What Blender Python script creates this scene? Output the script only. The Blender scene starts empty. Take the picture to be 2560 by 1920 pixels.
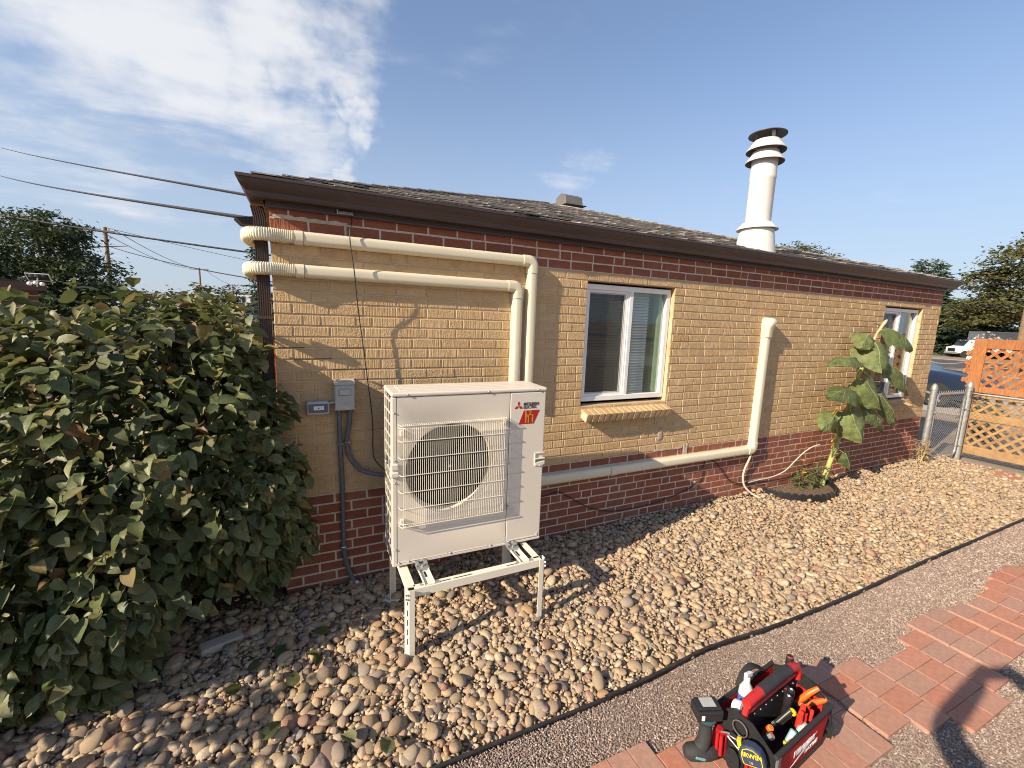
import bpy, math, random
import numpy as np
from mathutils import Vector, Matrix, Euler
R = math.radians
random.seed(7); rng = np.random.default_rng(7)
sc = bpy.context.scene
COL = sc.collection

# ------------------------------------------------------------------ camera
YAW, PIT, ROL = 0.44757, -0.15154, 0.03588
CAM = Vector((0.1726, -2.9004, 1.8847))
fwd = Vector((math.sin(YAW)*math.cos(PIT), math.cos(YAW)*math.cos(PIT), math.sin(PIT)))
rgt = Vector((math.cos(YAW), -math.sin(YAW), 0)); upv = rgt.cross(fwd)
r2 = rgt*math.cos(ROL)+upv*math.sin(ROL); u2 = -rgt*math.sin(ROL)+upv*math.cos(ROL)
cd = bpy.data.cameras.new('camera'); cam = bpy.data.objects.new('camera', cd); COL.objects.link(cam)
cam.matrix_world = Matrix(((r2.x,u2.x,-fwd.x,CAM.x),(r2.y,u2.y,-fwd.y,CAM.y),(r2.z,u2.z,-fwd.z,CAM.z),(0,0,0,1)))
cd.sensor_width = 36; cd.lens = 1076.03/2560*36; cd.clip_start = 0.02; cd.clip_end = 3000
sc.camera = cam

# ------------------------------------------------------------------ light
SUN_TO = Vector((-4.42, -1.0, 2.40)).normalized()      # towards the sun
elev = math.asin(SUN_TO.z); azim = math.atan2(SUN_TO.x, SUN_TO.y)
sd = bpy.data.lights.new('sun', 'SUN'); sd.energy = 5.0; sd.angle = R(0.55); sd.color = (1.0, 0.85, 0.66)
sun = bpy.data.objects.new('sun', sd); COL.objects.link(sun)
sun.rotation_euler = SUN_TO.to_track_quat('Z', 'Y').to_euler()
sc.view_settings.view_transform = 'Standard'; sc.view_settings.look = 'None'
sc.view_settings.exposure = 0.76; sc.view_settings.gamma = 1.0
sc.view_settings.use_curve_mapping = False
sc.cycles.use_denoising = True; sc.cycles.filter_width = 1.05
sc.cycles.max_bounces = 4; sc.cycles.diffuse_bounces = 3; sc.cycles.glossy_bounces = 2; sc.cycles.transmission_bounces = 2; sc.cycles.transparent_max_bounces = 6; sc.cycles.caustics_reflective = False; sc.cycles.caustics_refractive = False

w = bpy.data.worlds.new('World'); sc.world = w; w.use_nodes = True
w.cycles.sampling_method = 'MANUAL'; w.cycles.sample_map_resolution = 256
nt = w.node_tree; N = nt.nodes; L = nt.links; N.clear()
out = N.new('ShaderNodeOutputWorld'); bg = N.new('ShaderNodeBackground'); L.new(bg.outputs[0], out.inputs[0])
sky = N.new('ShaderNodeTexSky'); sky.sky_type = 'NISHITA'; sky.sun_disc = False
sky.sun_elevation = elev; sky.sun_rotation = azim; sky.altitude = 200; sky.air_density = 1.15; sky.dust_density = 0.7; sky.ozone_density = 3.5
bg.inputs[1].default_value = 0.092
def wn(t, **k):
    n = N.new(t)
    for a, b in k.items(): setattr(n, a, b)
    return n
def wmath(op, a, b=None, clamp=False):
    n = wn('ShaderNodeMath', operation=op, use_clamp=clamp)
    for i, x in enumerate((a, b)):
        if x is None: continue
        if isinstance(x, (int, float)): n.inputs[i].default_value = x
        else: L.new(x, n.inputs[i])
    return n.outputs[0]
tc = wn('ShaderNodeTexCoord'); nrm = wn('ShaderNodeVectorMath', operation='NORMALIZE'); L.new(tc.outputs['Generated'], nrm.inputs[0])
sep = wn('ShaderNodeSeparateXYZ'); L.new(nrm.outputs[0], sep.inputs[0])
den = wmath('ADD', sep.outputs[2], 0.12)
cu = wmath('DIVIDE', sep.outputs[0], den); cv = wmath('DIVIDE', sep.outputs[1], den)
cxy = wn('ShaderNodeCombineXYZ'); L.new(cu, cxy.inputs[0]); L.new(cv, cxy.inputs[1])
def wnoise(scale, detail, rough, off, dist=0.0):
    mp = wn('ShaderNodeMapping'); L.new(cxy.outputs[0], mp.inputs[0]); mp.inputs['Location'].default_value = off
    mp.inputs['Rotation'].default_value = (0,0,R(20)); mp.inputs['Scale'].default_value = (0.75,1.25,1)
    n = wn('ShaderNodeTexNoise'); L.new(mp.outputs[0], n.inputs['Vector']); n.inputs['Scale'].default_value = scale
    n.inputs['Detail'].default_value = detail; n.inputs['Roughness'].default_value = rough; n.inputs['Distortion'].default_value = dist
    return n.outputs[0]
n1 = wnoise(1.6, 6, 0.56, (2.3,1.1,0), 0.5); n2 = wnoise(6.0, 4, 0.6, (0.4,5.2,0))
# cloud banks: directions on the sky dome and their angular size
BANKS = [((-0.20,0.897,0.395),0.19,0.92),((-0.08,0.925,0.37),0.14,0.9),((-0.33,0.86,0.43),0.17,0.7),((-0.05,0.885,0.46),0.16,0.88),
 ((0.03,0.926,0.376),0.085,0.75),((0.10,0.925,0.366),0.05,0.8),((-0.03,0.95,0.31),0.12,0.75),((0.06,0.959,0.277),0.055,0.75),((-0.28,0.93,0.25),0.16,0.5),
 ((0.52,0.81,0.275),0.075,0.40),((-0.5,0.7,0.5),0.25,0.9),((0.2,-0.8,0.5),0.3,0.7)]
dn = wn('ShaderNodeTexNoise'); L.new(nrm.outputs[0], dn.inputs['Vector']); dn.inputs['Scale'].default_value = 7.0; dn.inputs['Detail'].default_value = 4; dn.inputs['Roughness'].default_value = 0.6
dsub = wn('ShaderNodeVectorMath', operation='SUBTRACT'); L.new(dn.outputs['Color'], dsub.inputs[0]); dsub.inputs[1].default_value = (0.5,0.5,0.5)
dsc = wn('ShaderNodeVectorMath', operation='MULTIPLY'); L.new(dsub.outputs[0], dsc.inputs[0]); dsc.inputs[1].default_value = (0.34,0.34,0.16)
dad = wn('ShaderNodeVectorMath', operation='ADD'); L.new(nrm.outputs[0], dad.inputs[0]); L.new(dsc.outputs[0], dad.inputs[1])
tot = None
for d, s, a in BANKS:
    dv = Vector(d).normalized()
    sub = wn('ShaderNodeVectorMath', operation='DISTANCE'); L.new(dad.outputs[0], sub.inputs[0]); sub.inputs[1].default_value = dv
    mr = wn('ShaderNodeMapRange', interpolation_type='SMOOTHSTEP'); L.new(sub.outputs['Value'], mr.inputs[0])
    mr.inputs[1].default_value = s*1.55; mr.inputs[2].default_value = 0.0; mr.inputs[3].default_value = 0.0; mr.inputs[4].default_value = a
    tot = mr.outputs[0] if tot is None else wmath('MAXIMUM', tot, mr.outputs[0])
shape = wmath('ADD', wmath('MULTIPLY', n1, 1.75), wmath('MULTIPLY', n2, 0.50))
dens = wmath('SUBTRACT', wmath('ADD', wmath('MULTIPLY', tot, 1.05), shape), 1.42)
cm = wn('ShaderNodeMapRange', interpolation_type='SMOOTHSTEP'); L.new(dens, cm.inputs[0])
cm.inputs[1].default_value = -0.10; cm.inputs[2].default_value = 0.75; cm.inputs[3].default_value = 0.0; cm.inputs[4].default_value = 0.9
tint = wn('ShaderNodeMix', data_type='RGBA', blend_type='MULTIPLY'); tint.inputs[0].default_value = 1.0; L.new(sky.outputs[0], tint.inputs[6]); tint.inputs[7].default_value = (0.95,1.0,1.10,1)
hz = wn('ShaderNodeMapRange', interpolation_type='SMOOTHSTEP'); L.new(sep.outputs[2], hz.inputs[0]); hz.inputs[1].default_value = -0.02; hz.inputs[2].default_value = 0.55; hz.inputs[3].default_value = 0.82; hz.inputs[4].default_value = 0.18
hmix = wn('ShaderNodeMix', data_type='RGBA'); L.new(hz.outputs[0], hmix.inputs[0]); L.new(tint.outputs[2], hmix.inputs[6]); hmix.inputs[7].default_value = (3.5,4.05,4.9,1)
mix = wn('ShaderNodeMix', data_type='RGBA'); L.new(cm.outputs[0], mix.inputs[0]); L.new(hmix.outputs[2], mix.inputs[6])
mix.inputs[7].default_value = (5.8,5.85,6.0,1); L.new(mix.outputs[2], bg.inputs[0])

# ------------------------------------------------------------------ helpers
def tag(o, label=None, cat=None, group=None, kind=None):
    if label: o['label'] = label
    if cat: o['category'] = cat
    if group: o['group'] = group
    if kind: o['kind'] = kind
    return o
def thing(name, label, cat, loc=(0,0,0), rz=0.0, group=None):
    o = bpy.data.objects.new(name, None); COL.objects.link(o); o.location = loc; o.rotation_euler = (0,0,rz)
    o.empty_display_size = 0.05
    return tag(o, label, cat, group)
class MB:
    def __init__(s): s.v = []; s.f = []; s.m = []
    def add(s, vs, fs, mi=0):
        b = len(s.v); s.v += [tuple(x) for x in vs]; s.f += [tuple(i+b for i in f) for f in fs]; s.m += [mi]*len(fs); return s
    def box(s, x0,x1,y0,y1,z0,z1, mi=0):
        return s.add([(x0,y0,z0),(x1,y0,z0),(x1,y1,z0),(x0,y1,z0),(x0,y0,z1),(x1,y0,z1),(x1,y1,z1),(x0,y1,z1)],
          [(0,3,2,1),(4,5,6,7),(0,1,5,4),(1,2,6,5),(2,3,7,6),(3,0,4,7)], mi)
    def obox(s, c, size, rot=(0,0,0), mi=0):
        m = Euler(rot).to_matrix(); hx,hy,hz = [a/2 for a in size]; c = Vector(c)
        vs = [c+m@Vector(q) for q in [(-hx,-hy,-hz),(hx,-hy,-hz),(hx,hy,-hz),(-hx,hy,-hz),(-hx,-hy,hz),(hx,-hy,hz),(hx,hy,hz),(-hx,hy,hz)]]
        return s.add(vs, [(0,3,2,1),(4,5,6,7),(0,1,5,4),(1,2,6,5),(2,3,7,6),(3,0,4,7)], mi)
    def bar(s, p0, p1, w, t, upv=(0,0,1), mi=0):
        p0,p1 = Vector(p0),Vector(p1); d = (p1-p0).normalized(); a = d.cross(Vector(upv)).normalized()
        b = a.cross(d).normalized()
        vs = [p+a*(sx*w/2)+b*(sz*t/2) for p in (p0,p1) for sx,sz in ((-1,-1),(1,-1),(1,1),(-1,1))]
        return s.add(vs, [(0,1,2,3),(7,6,5,4),(0,4,5,1),(1,5,6,2),(2,6,7,3),(3,7,4,0)], mi)
    def tube(s, pts, r, n=8, caps=True, closed=False, mi=0, prof=None):
        pts = [Vector(p) for p in pts]; m = len(pts); rs = r if isinstance(r,(list,tuple)) else [r]*m
        up = None; rings = []
        for i,p in enumerate(pts):
            a = pts[(i-1)%m] if (i>0 or closed) else p; c = pts[(i+1)%m] if (i<m-1 or closed) else p
            d = (c-a); d = d.normalized() if d.length>1e-9 else Vector((0,0,1))
            if up is None: up = Vector((0,0,1)) if abs(d.z)<0.9 else Vector((1,0,0))
            x = up.cross(d); x = x.normalized() if x.length>1e-6 else d.orthogonal().normalized(); up = d.cross(x).normalized()
            if prof: rings.append([p+x*(q[0]*rs[i])+up*(q[1]*rs[i]) for q in prof])
            else: rings.append([p+x*(math.cos(2*math.pi*k/n)*rs[i])+up*(math.sin(2*math.pi*k/n)*rs[i]) for k in range(n)])
        if prof: n = len(prof)
        vs = [q for g in rings for q in g]; fs = []
        for i in range(m if closed else m-1):
            j = (i+1)%m
            for k in range(n): fs.append((i*n+k, i*n+(k+1)%n, j*n+(k+1)%n, j*n+k))
        if caps and not closed: fs.append(tuple(range(n-1,-1,-1))); fs.append(tuple((m-1)*n+k for k in range(n)))
        return s.add(vs, fs, mi)
    def cyl(s, p0, p1, r, n=16, r1=None, mi=0): return s.tube([p0,p1], [r, r if r1 is None else r1], n, mi=mi)
    def lathe(s, prof, n=24, c=(0,0,0), ax=None, mi=0, caps=True):
        c = Vector(c); vs = []; fs = []; m = len(prof)
        ax = Vector(ax or (0,0,1)).normalized(); e1 = ax.orthogonal().normalized(); e2 = ax.cross(e1)
        for r_, z_ in prof:
            for k in range(n):
                t = 2*math.pi*k/n; vs.append(c+ax*z_+e1*(r_*math.cos(t))+e2*(r_*math.sin(t)))
        for i in range(m-1):
            for k in range(n): fs.append((i*n+k, i*n+(k+1)%n, (i+1)*n+(k+1)%n, (i+1)*n+k))
        if caps: fs.append(tuple(range(n-1,-1,-1))); fs.append(tuple((m-1)*n+k for k in range(n)))
        return s.add(vs, fs, mi)
    def prism(s, poly, ext, mi=0):
        poly = [Vector(q) for q in poly]; ext = Vector(ext); n = len(poly)
        vs = poly+[q+ext for q in poly]
        fs = [tuple(range(n-1,-1,-1)), tuple(range(n,2*n))]+[(i,(i+1)%n,n+(i+1)%n,n+i) for i in range(n)]
        return s.add(vs, fs, mi)
    def sheet(s, grid, mi=0):
        a = len(grid); b = len(grid[0]); vs = [q for row in grid for q in row]
        return s.add(vs, [(i*b+j,i*b+j+1,(i+1)*b+j+1,(i+1)*b+j) for i in range(a-1) for j in range(b-1)], mi)
    def mesh(s, name, mats, smooth=None):
        me = bpy.data.meshes.new(name); me.from_pydata(s.v, [], s.f)
        for q in (mats if isinstance(mats,(list,tuple)) else [mats]): me.materials.append(q)
        if any(s.m): me.polygons.foreach_set('material_index', s.m)
        me.validate()
        import bmesh as _b
        bm = _b.new(); bm.from_mesh(me); _b.ops.recalc_face_normals(bm, faces=bm.faces); bm.to_mesh(me); bm.free()
        if smooth is not None:
            me.polygons.foreach_set('use_smooth', [True]*len(me.polygons))
            if smooth < 179: me.set_sharp_from_angle(angle=R(smooth))
        return me
    def build(s, name, mats, parent=None, smooth=None, bevel=0, loc=None, rot=None, seg=2):
        o = bpy.data.objects.new(name, s.mesh(name, mats, smooth)); COL.objects.link(o)
        if parent is not None: o.parent = parent
        if loc is not None: o.location = loc
        if rot is not None: o.rotation_euler = rot
        if bevel:
            b = o.modifiers.new('bevel','BEVEL'); b.width = bevel; b.segments = seg; b.limit_method = 'ANGLE'; b.angle_limit = R(35); b.harden_normals = False
        return o
def npmesh(name, V, F, mats, smooth=False, midx=None):
    """V (n,3) array, F (m,k) array of one face size"""
    me = bpy.data.meshes.new(name); V = np.ascontiguousarray(V, dtype=np.float32); F = np.ascontiguousarray(F, dtype=np.int32)
    m, k = F.shape
    me.vertices.add(len(V)); me.vertices.foreach_set('co', V.ravel())
    me.loops.add(m*k); me.loops.foreach_set('vertex_index', F.ravel())
    me.polygons.add(m); me.polygons.foreach_set('loop_start', np.arange(0,m*k,k,dtype=np.int32))
    me.polygons.foreach_set('loop_total', np.full(m,k,dtype=np.int32))
    for q in (mats if isinstance(mats,(list,tuple)) else [mats]): me.materials.append(q)
    if midx is not None: me.polygons.foreach_set('material_index', np.asarray(midx,dtype=np.int32))
    me.polygons.foreach_set('use_smooth', np.full(m,bool(smooth)))
    me.update(calc_edges=True); return me
def link(name, me, parent=None, loc=None, rot=None, scale=None):
    o = bpy.data.objects.new(name, me); COL.objects.link(o)
    if parent is not None: o.parent = parent
    if loc is not None: o.location = loc
    if rot is not None: o.rotation_euler = rot
    if scale is not None: o.scale = scale
    return o
def copy_tree(o, parent=None):
    c = o.copy(); COL.objects.link(c)
    if parent is not None: c.parent = parent
    for ch in list(o.children): copy_tree(ch, c)
    return c
def text(name, s, size, mat, parent, loc, rot, ext=0.0006, align='LEFT', sx=1.0, shear=0.0, space=1.0, bold=0.0):
    cu_ = bpy.data.curves.new(name, 'FONT'); cu_.body = s; cu_.size = size; cu_.extrude = ext; cu_.align_x = align; cu_.shear = shear; cu_.space_character = space
    cu_.offset = bold; cu_.resolution_u = 3
    t_ = bpy.data.objects.new(name+'_tmp', cu_); COL.objects.link(t_); bpy.context.view_layer.update()
    me = bpy.data.meshes.new_from_object(t_); bpy.data.objects.remove(t_); bpy.data.curves.remove(cu_)
    me.materials.clear(); me.materials.append(mat)
    return link(name, me, parent, loc, rot, (sx,1,1))

# ------------------------------------------------------------------ materials
MATS = {}
def mat(name, col, rough=0.6, metal=0.0, var=0.0, vscale=8.0, bump=0.0, bscale=120.0, ramp=None, spec=0.5, stretch=None, dirt=None, dscale=3.0, trans=0.0, coords='Object'):
    """plain procedural surface: base colour varied by noise, or by a per-piece random ramp, fine bump"""
    m = bpy.data.materials.new(name); m.use_nodes = True; t = m.node_tree; n = t.nodes; l = t.links
    b = n['Principled BSDF']; b.inputs['Roughness'].default_value = rough; b.inputs['Metallic'].default_value = metal
    b.inputs['Specular IOR Level'].default_value = spec
    tcn = n.new('ShaderNodeTexCoord'); vec = tcn.outputs[coords]
    if stretch:
        mp = n.new('ShaderNodeMapping'); l.new(vec, mp.inputs[0]); mp.inputs['Scale'].default_value = stretch; vec = mp.outputs[0]
    csock = None
    if ramp:
        oi = n.new('ShaderNodeObjectInfo'); ge = n.new('ShaderNodeNewGeometry')
        a = n.new('ShaderNodeMath'); a.operation = 'ADD'; l.new(oi.outputs['Random'], a.inputs[0]); l.new(ge.outputs['Random Per Island'], a.inputs[1])
        fr = n.new('ShaderNodeMath'); fr.operation = 'FRACT'; l.new(a.outputs[0], fr.inputs[0])
        cr = n.new('ShaderNodeValToRGB'); cr.color_ramp.interpolation = 'LINEAR'; l.new(fr.outputs[0], cr.inputs[0])
        els = cr.color_ramp.elements
        for i,(p_,c_) in enumerate(ramp):
            e = els[i] if i < len(els) and i < 2 else els.new(p_)
            e.position = p_; e.color = (*c_,1)
        csock = cr.outputs[0]
    if var > 0:
        no = n.new('ShaderNodeTexNoise'); l.new(vec, no.inputs['Vector']); no.inputs['Scale'].default_value = vscale; no.inputs['Detail'].default_value = 3
        mr = n.new('ShaderNodeMapRange'); l.new(no.outputs[0], mr.inputs[0]); mr.inputs[1].default_value = 0.25; mr.inputs[2].default_value = 0.75
        mr.inputs[3].default_value = 1-var; mr.inputs[4].default_value = 1+var
        hv = n.new('ShaderNodeHueSaturation'); l.new(mr.outputs[0], hv.inputs['Value'])
        if csock is not None: l.new(csock, hv.inputs['Color'])
        else: hv.inputs['Color'].default_value = (*col,1)
        csock = hv.outputs[0]
    if dirt:
        no = n.new('ShaderNodeTexNoise'); l.new(vec, no.inputs['Vector']); no.inputs['Scale'].default_value = dscale; no.inputs['Detail'].default_value = 4; no.inputs['Roughness'].default_value = 0.65
        mr = n.new('ShaderNodeMapRange'); l.new(no.outputs[0], mr.inputs[0]); mr.inputs[1].default_value = 0.5; mr.inputs[2].default_value = 0.75
        mr.inputs[3].default_value = 0.0; mr.inputs[4].default_value = dirt[1]
        mx = n.new('ShaderNodeMix'); mx.data_type = 'RGBA'; l.new(mr.outputs[0], mx.inputs[0])
        if csock is not None: l.new(csock, mx.inputs[6])
        else: mx.inputs[6].default_value = (*col,1)
        mx.inputs[7].default_value = (*dirt[0],1); csock = mx.outputs[2]
    if csock is not None: l.new(csock, b.inputs['Base Color'])
    else: b.inputs['Base Color'].default_value = (*col,1)
    if bump > 0:
        no = n.new('ShaderNodeTexNoise'); l.new(vec, no.inputs['Vector']); no.inputs['Scale'].default_value = bscale; no.inputs['Detail'].default_value = 2
        bp = n.new('ShaderNodeBump'); bp.inputs['Strength'].default_value = 1.0; bp.inputs['Distance'].default_value = bump
        l.new(no.outputs[0], bp.inputs['Height']); l.new(bp.outputs[0], b.inputs['Normal'])
    if trans > 0:      # thin leaf: some light comes through
        tr = n.new('ShaderNodeBsdfTranslucent'); ms = n.new('ShaderNodeMixShader'); ms.inputs[0].default_value = trans
        if csock is not None: l.new(csock, tr.inputs[0])
        else: tr.inputs[0].default_value = (*col,1)
        l.new(b.outputs[0], ms.inputs[1]); l.new(tr.outputs[0], ms.inputs[2]); l.new(ms.outputs[0], n['Material Output'].inputs[0])
    MATS[name] = m; return m
def brick_mat(name, ramp):
    """wire-cut face brick: vertical comb marks, some pieces rough bark-textured"""
    m = mat(name, (0,0,0), rough=0.9, ramp=ramp, var=0.13, vscale=14, spec=0.25, dirt=((0.30,0.235,0.165),0.30), dscale=3.2)
    t = m.node_tree; n = t.nodes; l = t.links; b = n['Principled BSDF']
    ge = n.new('ShaderNodeNewGeometry')
    mp = n.new('ShaderNodeMapping'); l.new(ge.outputs['Position'], mp.inputs[0]); mp.inputs['Scale'].default_value = (1,1,0.06)
    n1_ = n.new('ShaderNodeTexNoise'); l.new(mp.outputs[0], n1_.inputs['Vector']); n1_.inputs['Scale'].default_value = 115; n1_.inputs['Detail'].default_value = 2
    n2_ = n.new('ShaderNodeTexNoise'); l.new(ge.outputs['Position'], n2_.inputs['Vector']); n2_.inputs['Scale'].default_value = 75; n2_.inputs['Detail'].default_value = 5; n2_.inputs['Distortion'].default_value = 0.8
    n3_ = n.new('ShaderNodeTexNoise'); l.new(ge.outputs['Position'], n3_.inputs['Vector']); n3_.inputs['Scale'].default_value = 6
    cr = n.new('ShaderNodeMapRange'); l.new(n3_.outputs[0], cr.inputs[0]); cr.inputs[1].default_value = 0.45; cr.inputs[2].default_value = 0.58
    mx = n.new('ShaderNodeMix'); mx.data_type = 'FLOAT'; l.new(cr.outputs[0], mx.inputs[0]); l.new(n1_.outputs[0], mx.inputs[2]); l.new(n2_.outputs[0], mx.inputs[3])
    bp = n.new('ShaderNodeBump'); bp.inputs['Distance'].default_value = 0.0075; l.new(mx.outputs[0], bp.inputs['Height']); l.new(bp.outputs[0], b.inputs['Normal'])
    return m
brick_mat('cream_brick', [(0.0,(0.50,0.335,0.17)),(0.3,(0.54,0.37,0.195)),(0.6,(0.51,0.345,0.175)),(0.85,(0.56,0.39,0.21)),(1.0,(0.47,0.305,0.15))])
brick_mat('red_brick', [(0.0,(0.255,0.085,0.048)),(0.35,(0.29,0.097,0.054)),(0.7,(0.23,0.076,0.045)),(1.0,(0.31,0.113,0.062))])
mat('mortar_buff', (0.53,0.405,0.255), 0.95, var=0.12, vscale=20, bump=0.002, bscale=200, spec=0.2)
mat('mortar', (0.56,0.48,0.385), 0.95, var=0.15, vscale=20, bump=0.002, bscale=200, spec=0.2)
mat('mortar_patch', (0.47,0.40,0.32), 0.95, var=0.2, vscale=30, bump=0.003, bscale=120, spec=0.2)
mat('brown_metal', (0.062,0.036,0.028), 0.42, var=0.12, vscale=3, bump=0.0004, bscale=6, dirt=((0.12,0.09,0.07),0.3), dscale=2)
mat('dark_soffit', (0.04,0.025,0.02), 0.6, var=0.1)
mat('shingle', (0,0,0), 0.95, ramp=[(0,(0.19,0.17,0.15)),(0.3,(0.40,0.36,0.315)),(0.5,(0.26,0.23,0.205)),(0.8,(0.46,0.42,0.365)),(1,(0.14,0.125,0.115))], var=0.35, vscale=60, bump=0.002, bscale=500, spec=0.2)
mat('roof_dark', (0.06,0.055,0.05), 0.95, var=0.2)
mat('white_vinyl', (0.80,0.79,0.75), 0.45, var=0.04, vscale=5, dirt=((0.55,0.5,0.42),0.2), dscale=9)
mat('white_flue', (0.62,0.61,0.57), 0.55, var=0.06, vscale=7, bump=0.0012, bscale=14, dirt=((0.45,0.40,0.33),0.35), dscale=5)
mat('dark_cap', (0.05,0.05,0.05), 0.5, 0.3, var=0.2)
mat('cream_pvc', (0.70,0.63,0.455), 0.42, var=0.03, vscale=3, bump=0.0003, bscale=30, dirt=((0.5,0.42,0.28),0.18), dscale=4)
mat('unit_paint', (0.66,0.60,0.505), 0.38, var=0.02, vscale=3, bump=0.0003, bscale=250, dirt=((0.55,0.48,0.38),0.12), dscale=3)
mat('unit_wire', (0.74,0.69,0.58), 0.35)
mat('stand_paint', (0.74,0.69,0.565), 0.4, var=0.03, vscale=6, bump=0.0003, bscale=200)
mat('black_plastic', (0.016,0.016,0.017), 0.45, var=0.2, vscale=12)
mat('fan_black', (0.014,0.017,0.024), 0.5, spec=0.3)
mat('coil_dark', (0.012,0.014,0.02), 0.8, 0.0, var=0.3, vscale=80, spec=0.1)
mat('galvanized', (0.46,0.47,0.46), 0.42, 0.75, var=0.2, vscale=30, dirt=((0.30,0.29,0.26),0.4), dscale=14)
mat('galv_dark', (0.33,0.335,0.32), 0.55, 0.55, var=0.25, vscale=25, dirt=((0.20,0.19,0.16),0.4), dscale=10)
mat('zinc_bright', (0.7,0.7,0.68), 0.28, 0.95)
mat('grey_box', (0.40,0.41,0.38), 0.5, var=0.06, vscale=8, dirt=((0.3,0.28,0.24),0.25), dscale=12)
mat('grey_conduit', (0.115,0.12,0.13), 0.55, var=0.1, vscale=20)
mat('black_cable', (0.018,0.016,0.018), 0.5)
mat('brown_cable', (0.045,0.022,0.018), 0.6)
mat('white_hose', (0.58,0.51,0.40), 0.5, var=0.05)
mat('logo_red', (0.40,0.010,0.012), 0.4)
mat('logo_gold', (0.48,0.25,0.02), 0.35)
mat('print_black', (0.012,0.012,0.012), 0.5)
mat('print_white', (0.8,0.8,0.79), 0.5)
mat('river_rock', (0,0,0), 0.85, ramp=[(0,(0.34,0.235,0.14)),(0.14,(0.44,0.325,0.195)),(0.3,(0.29,0.22,0.155)),(0.42,(0.46,0.35,0.22)),(0.55,(0.38,0.245,0.14)),(0.66,(0.32,0.265,0.21)),(0.78,(0.49,0.395,0.27)),(0.87,(0.30,0.175,0.125)),(0.95,(0.17,0.155,0.14)),(1,(0.40,0.285,0.18))], var=0.38, vscale=55, bump=0.0022, bscale=130, spec=0.2, dirt=((0.44,0.36,0.26),0.55), dscale=26)
mat('bed_soil', (0.15,0.11,0.075), 0.95, var=0.35, vscale=25, bump=0.01, bscale=60, spec=0.1)
mat('gravel_base', (0.25,0.19,0.155), 0.95, var=0.45, vscale=120, bump=0.006, bscale=170, spec=0.15)
mat('gravel_chip', (0,0,0), 0.85, ramp=[(0,(0.23,0.165,0.135)),(0.3,(0.33,0.245,0.197)),(0.55,(0.265,0.20,0.17)),(0.75,(0.40,0.315,0.255)),(0.93,(0.53,0.45,0.37)),(1,(0.15,0.12,0.107))], var=0.2, vscale=200, spec=0.25)
mat('paver', (0,0,0), 0.9, ramp=[(0,(0.42,0.185,0.12)),(0.25,(0.40,0.235,0.175)),(0.45,(0.45,0.205,0.135)),(0.6,(0.37,0.225,0.17)),(0.8,(0.43,0.18,0.115)),(1,(0.40,0.225,0.165))], var=0.16, vscale=35, bump=0.0016, bscale=260, spec=0.2, dirt=((0.36,0.25,0.18),0.3), dscale=9)
mat('edging', (0.022,0.021,0.022), 0.6, var=0.3, vscale=10, bump=0.002, bscale=20, dirt=((0.11,0.085,0.065),0.4), dscale=8)
mat('lilac_leaf', (0,0,0), 0.5, ramp=[(0,(0.095,0.12,0.036)),(0.35,(0.155,0.172,0.062)),(0.6,(0.068,0.09,0.026)),(0.82,(0.215,0.22,0.098)),(0.95,(0.26,0.21,0.065)),(1,(0.18,0.095,0.04))], var=0.25, vscale=45, bump=0.0015, bscale=70, spec=0.45, trans=0.28)
mat('twig', (0.10,0.07,0.045), 0.9, var=0.3, vscale=20)
mat('bark', (0.13,0.10,0.075), 0.95, var=0.4, vscale=6, bump=0.02, bscale=12, spec=0.1)
mat('sunflower_leaf', (0,0,0), 0.6, ramp=[(0,(0.115,0.15,0.05)),(0.5,(0.15,0.185,0.065)),(1,(0.10,0.13,0.045))], dirt=((0.22,0.19,0.08),0.5), dscale=9, var=0.35, vscale=18, bump=0.006, bscale=35, spec=0.3, trans=0.2)
mat('leaf_vein', (0.28,0.30,0.15), 0.6)
mat('sunflower_stalk', (0.34,0.36,0.11), 0.65, var=0.2, vscale=20, bump=0.002, bscale=60)
mat('dry_stalk', (0.52,0.39,0.23), 0.8, var=0.2, vscale=30)
mat('yellow_petal', (0.72,0.46,0.03), 0.6, trans=0.2)
mat('orange_petal', (0.55,0.22,0.02), 0.6)
mat('weed_green', (0,0,0), 0.6, ramp=[(0,(0.085,0.14,0.04)),(0.6,(0.13,0.17,0.05)),(1,(0.20,0.19,0.07))], trans=0.25)
mat('straw', (0,0,0), 0.85, ramp=[(0,(0.46,0.34,0.17)),(1,(0.62,0.49,0.28))], trans=0.15)
mat('cedar', (0,0,0), 0.6, ramp=[(0,(0.30,0.115,0.036)),(0.5,(0.36,0.145,0.048)),(1,(0.26,0.095,0.03))], var=0.30, vscale=10, stretch=(6,6,1), bump=0.0008, bscale=40, spec=0.35)
mat('cedar_y', (0,0,0), 0.65, ramp=[(0,(0.35,0.195,0.065)),(0.5,(0.41,0.235,0.085)),(1,(0.30,0.155,0.05))], var=0.28, vscale=12, bump=0.0008, bscale=40)
mat('fence_red', (0.30,0.085,0.035), 0.7, var=0.25, vscale=10, stretch=(1,1,4), bump=0.001, bscale=40)
mat('fence_dark', (0.07,0.04,0.03), 0.8, var=0.3, vscale=10)
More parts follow.
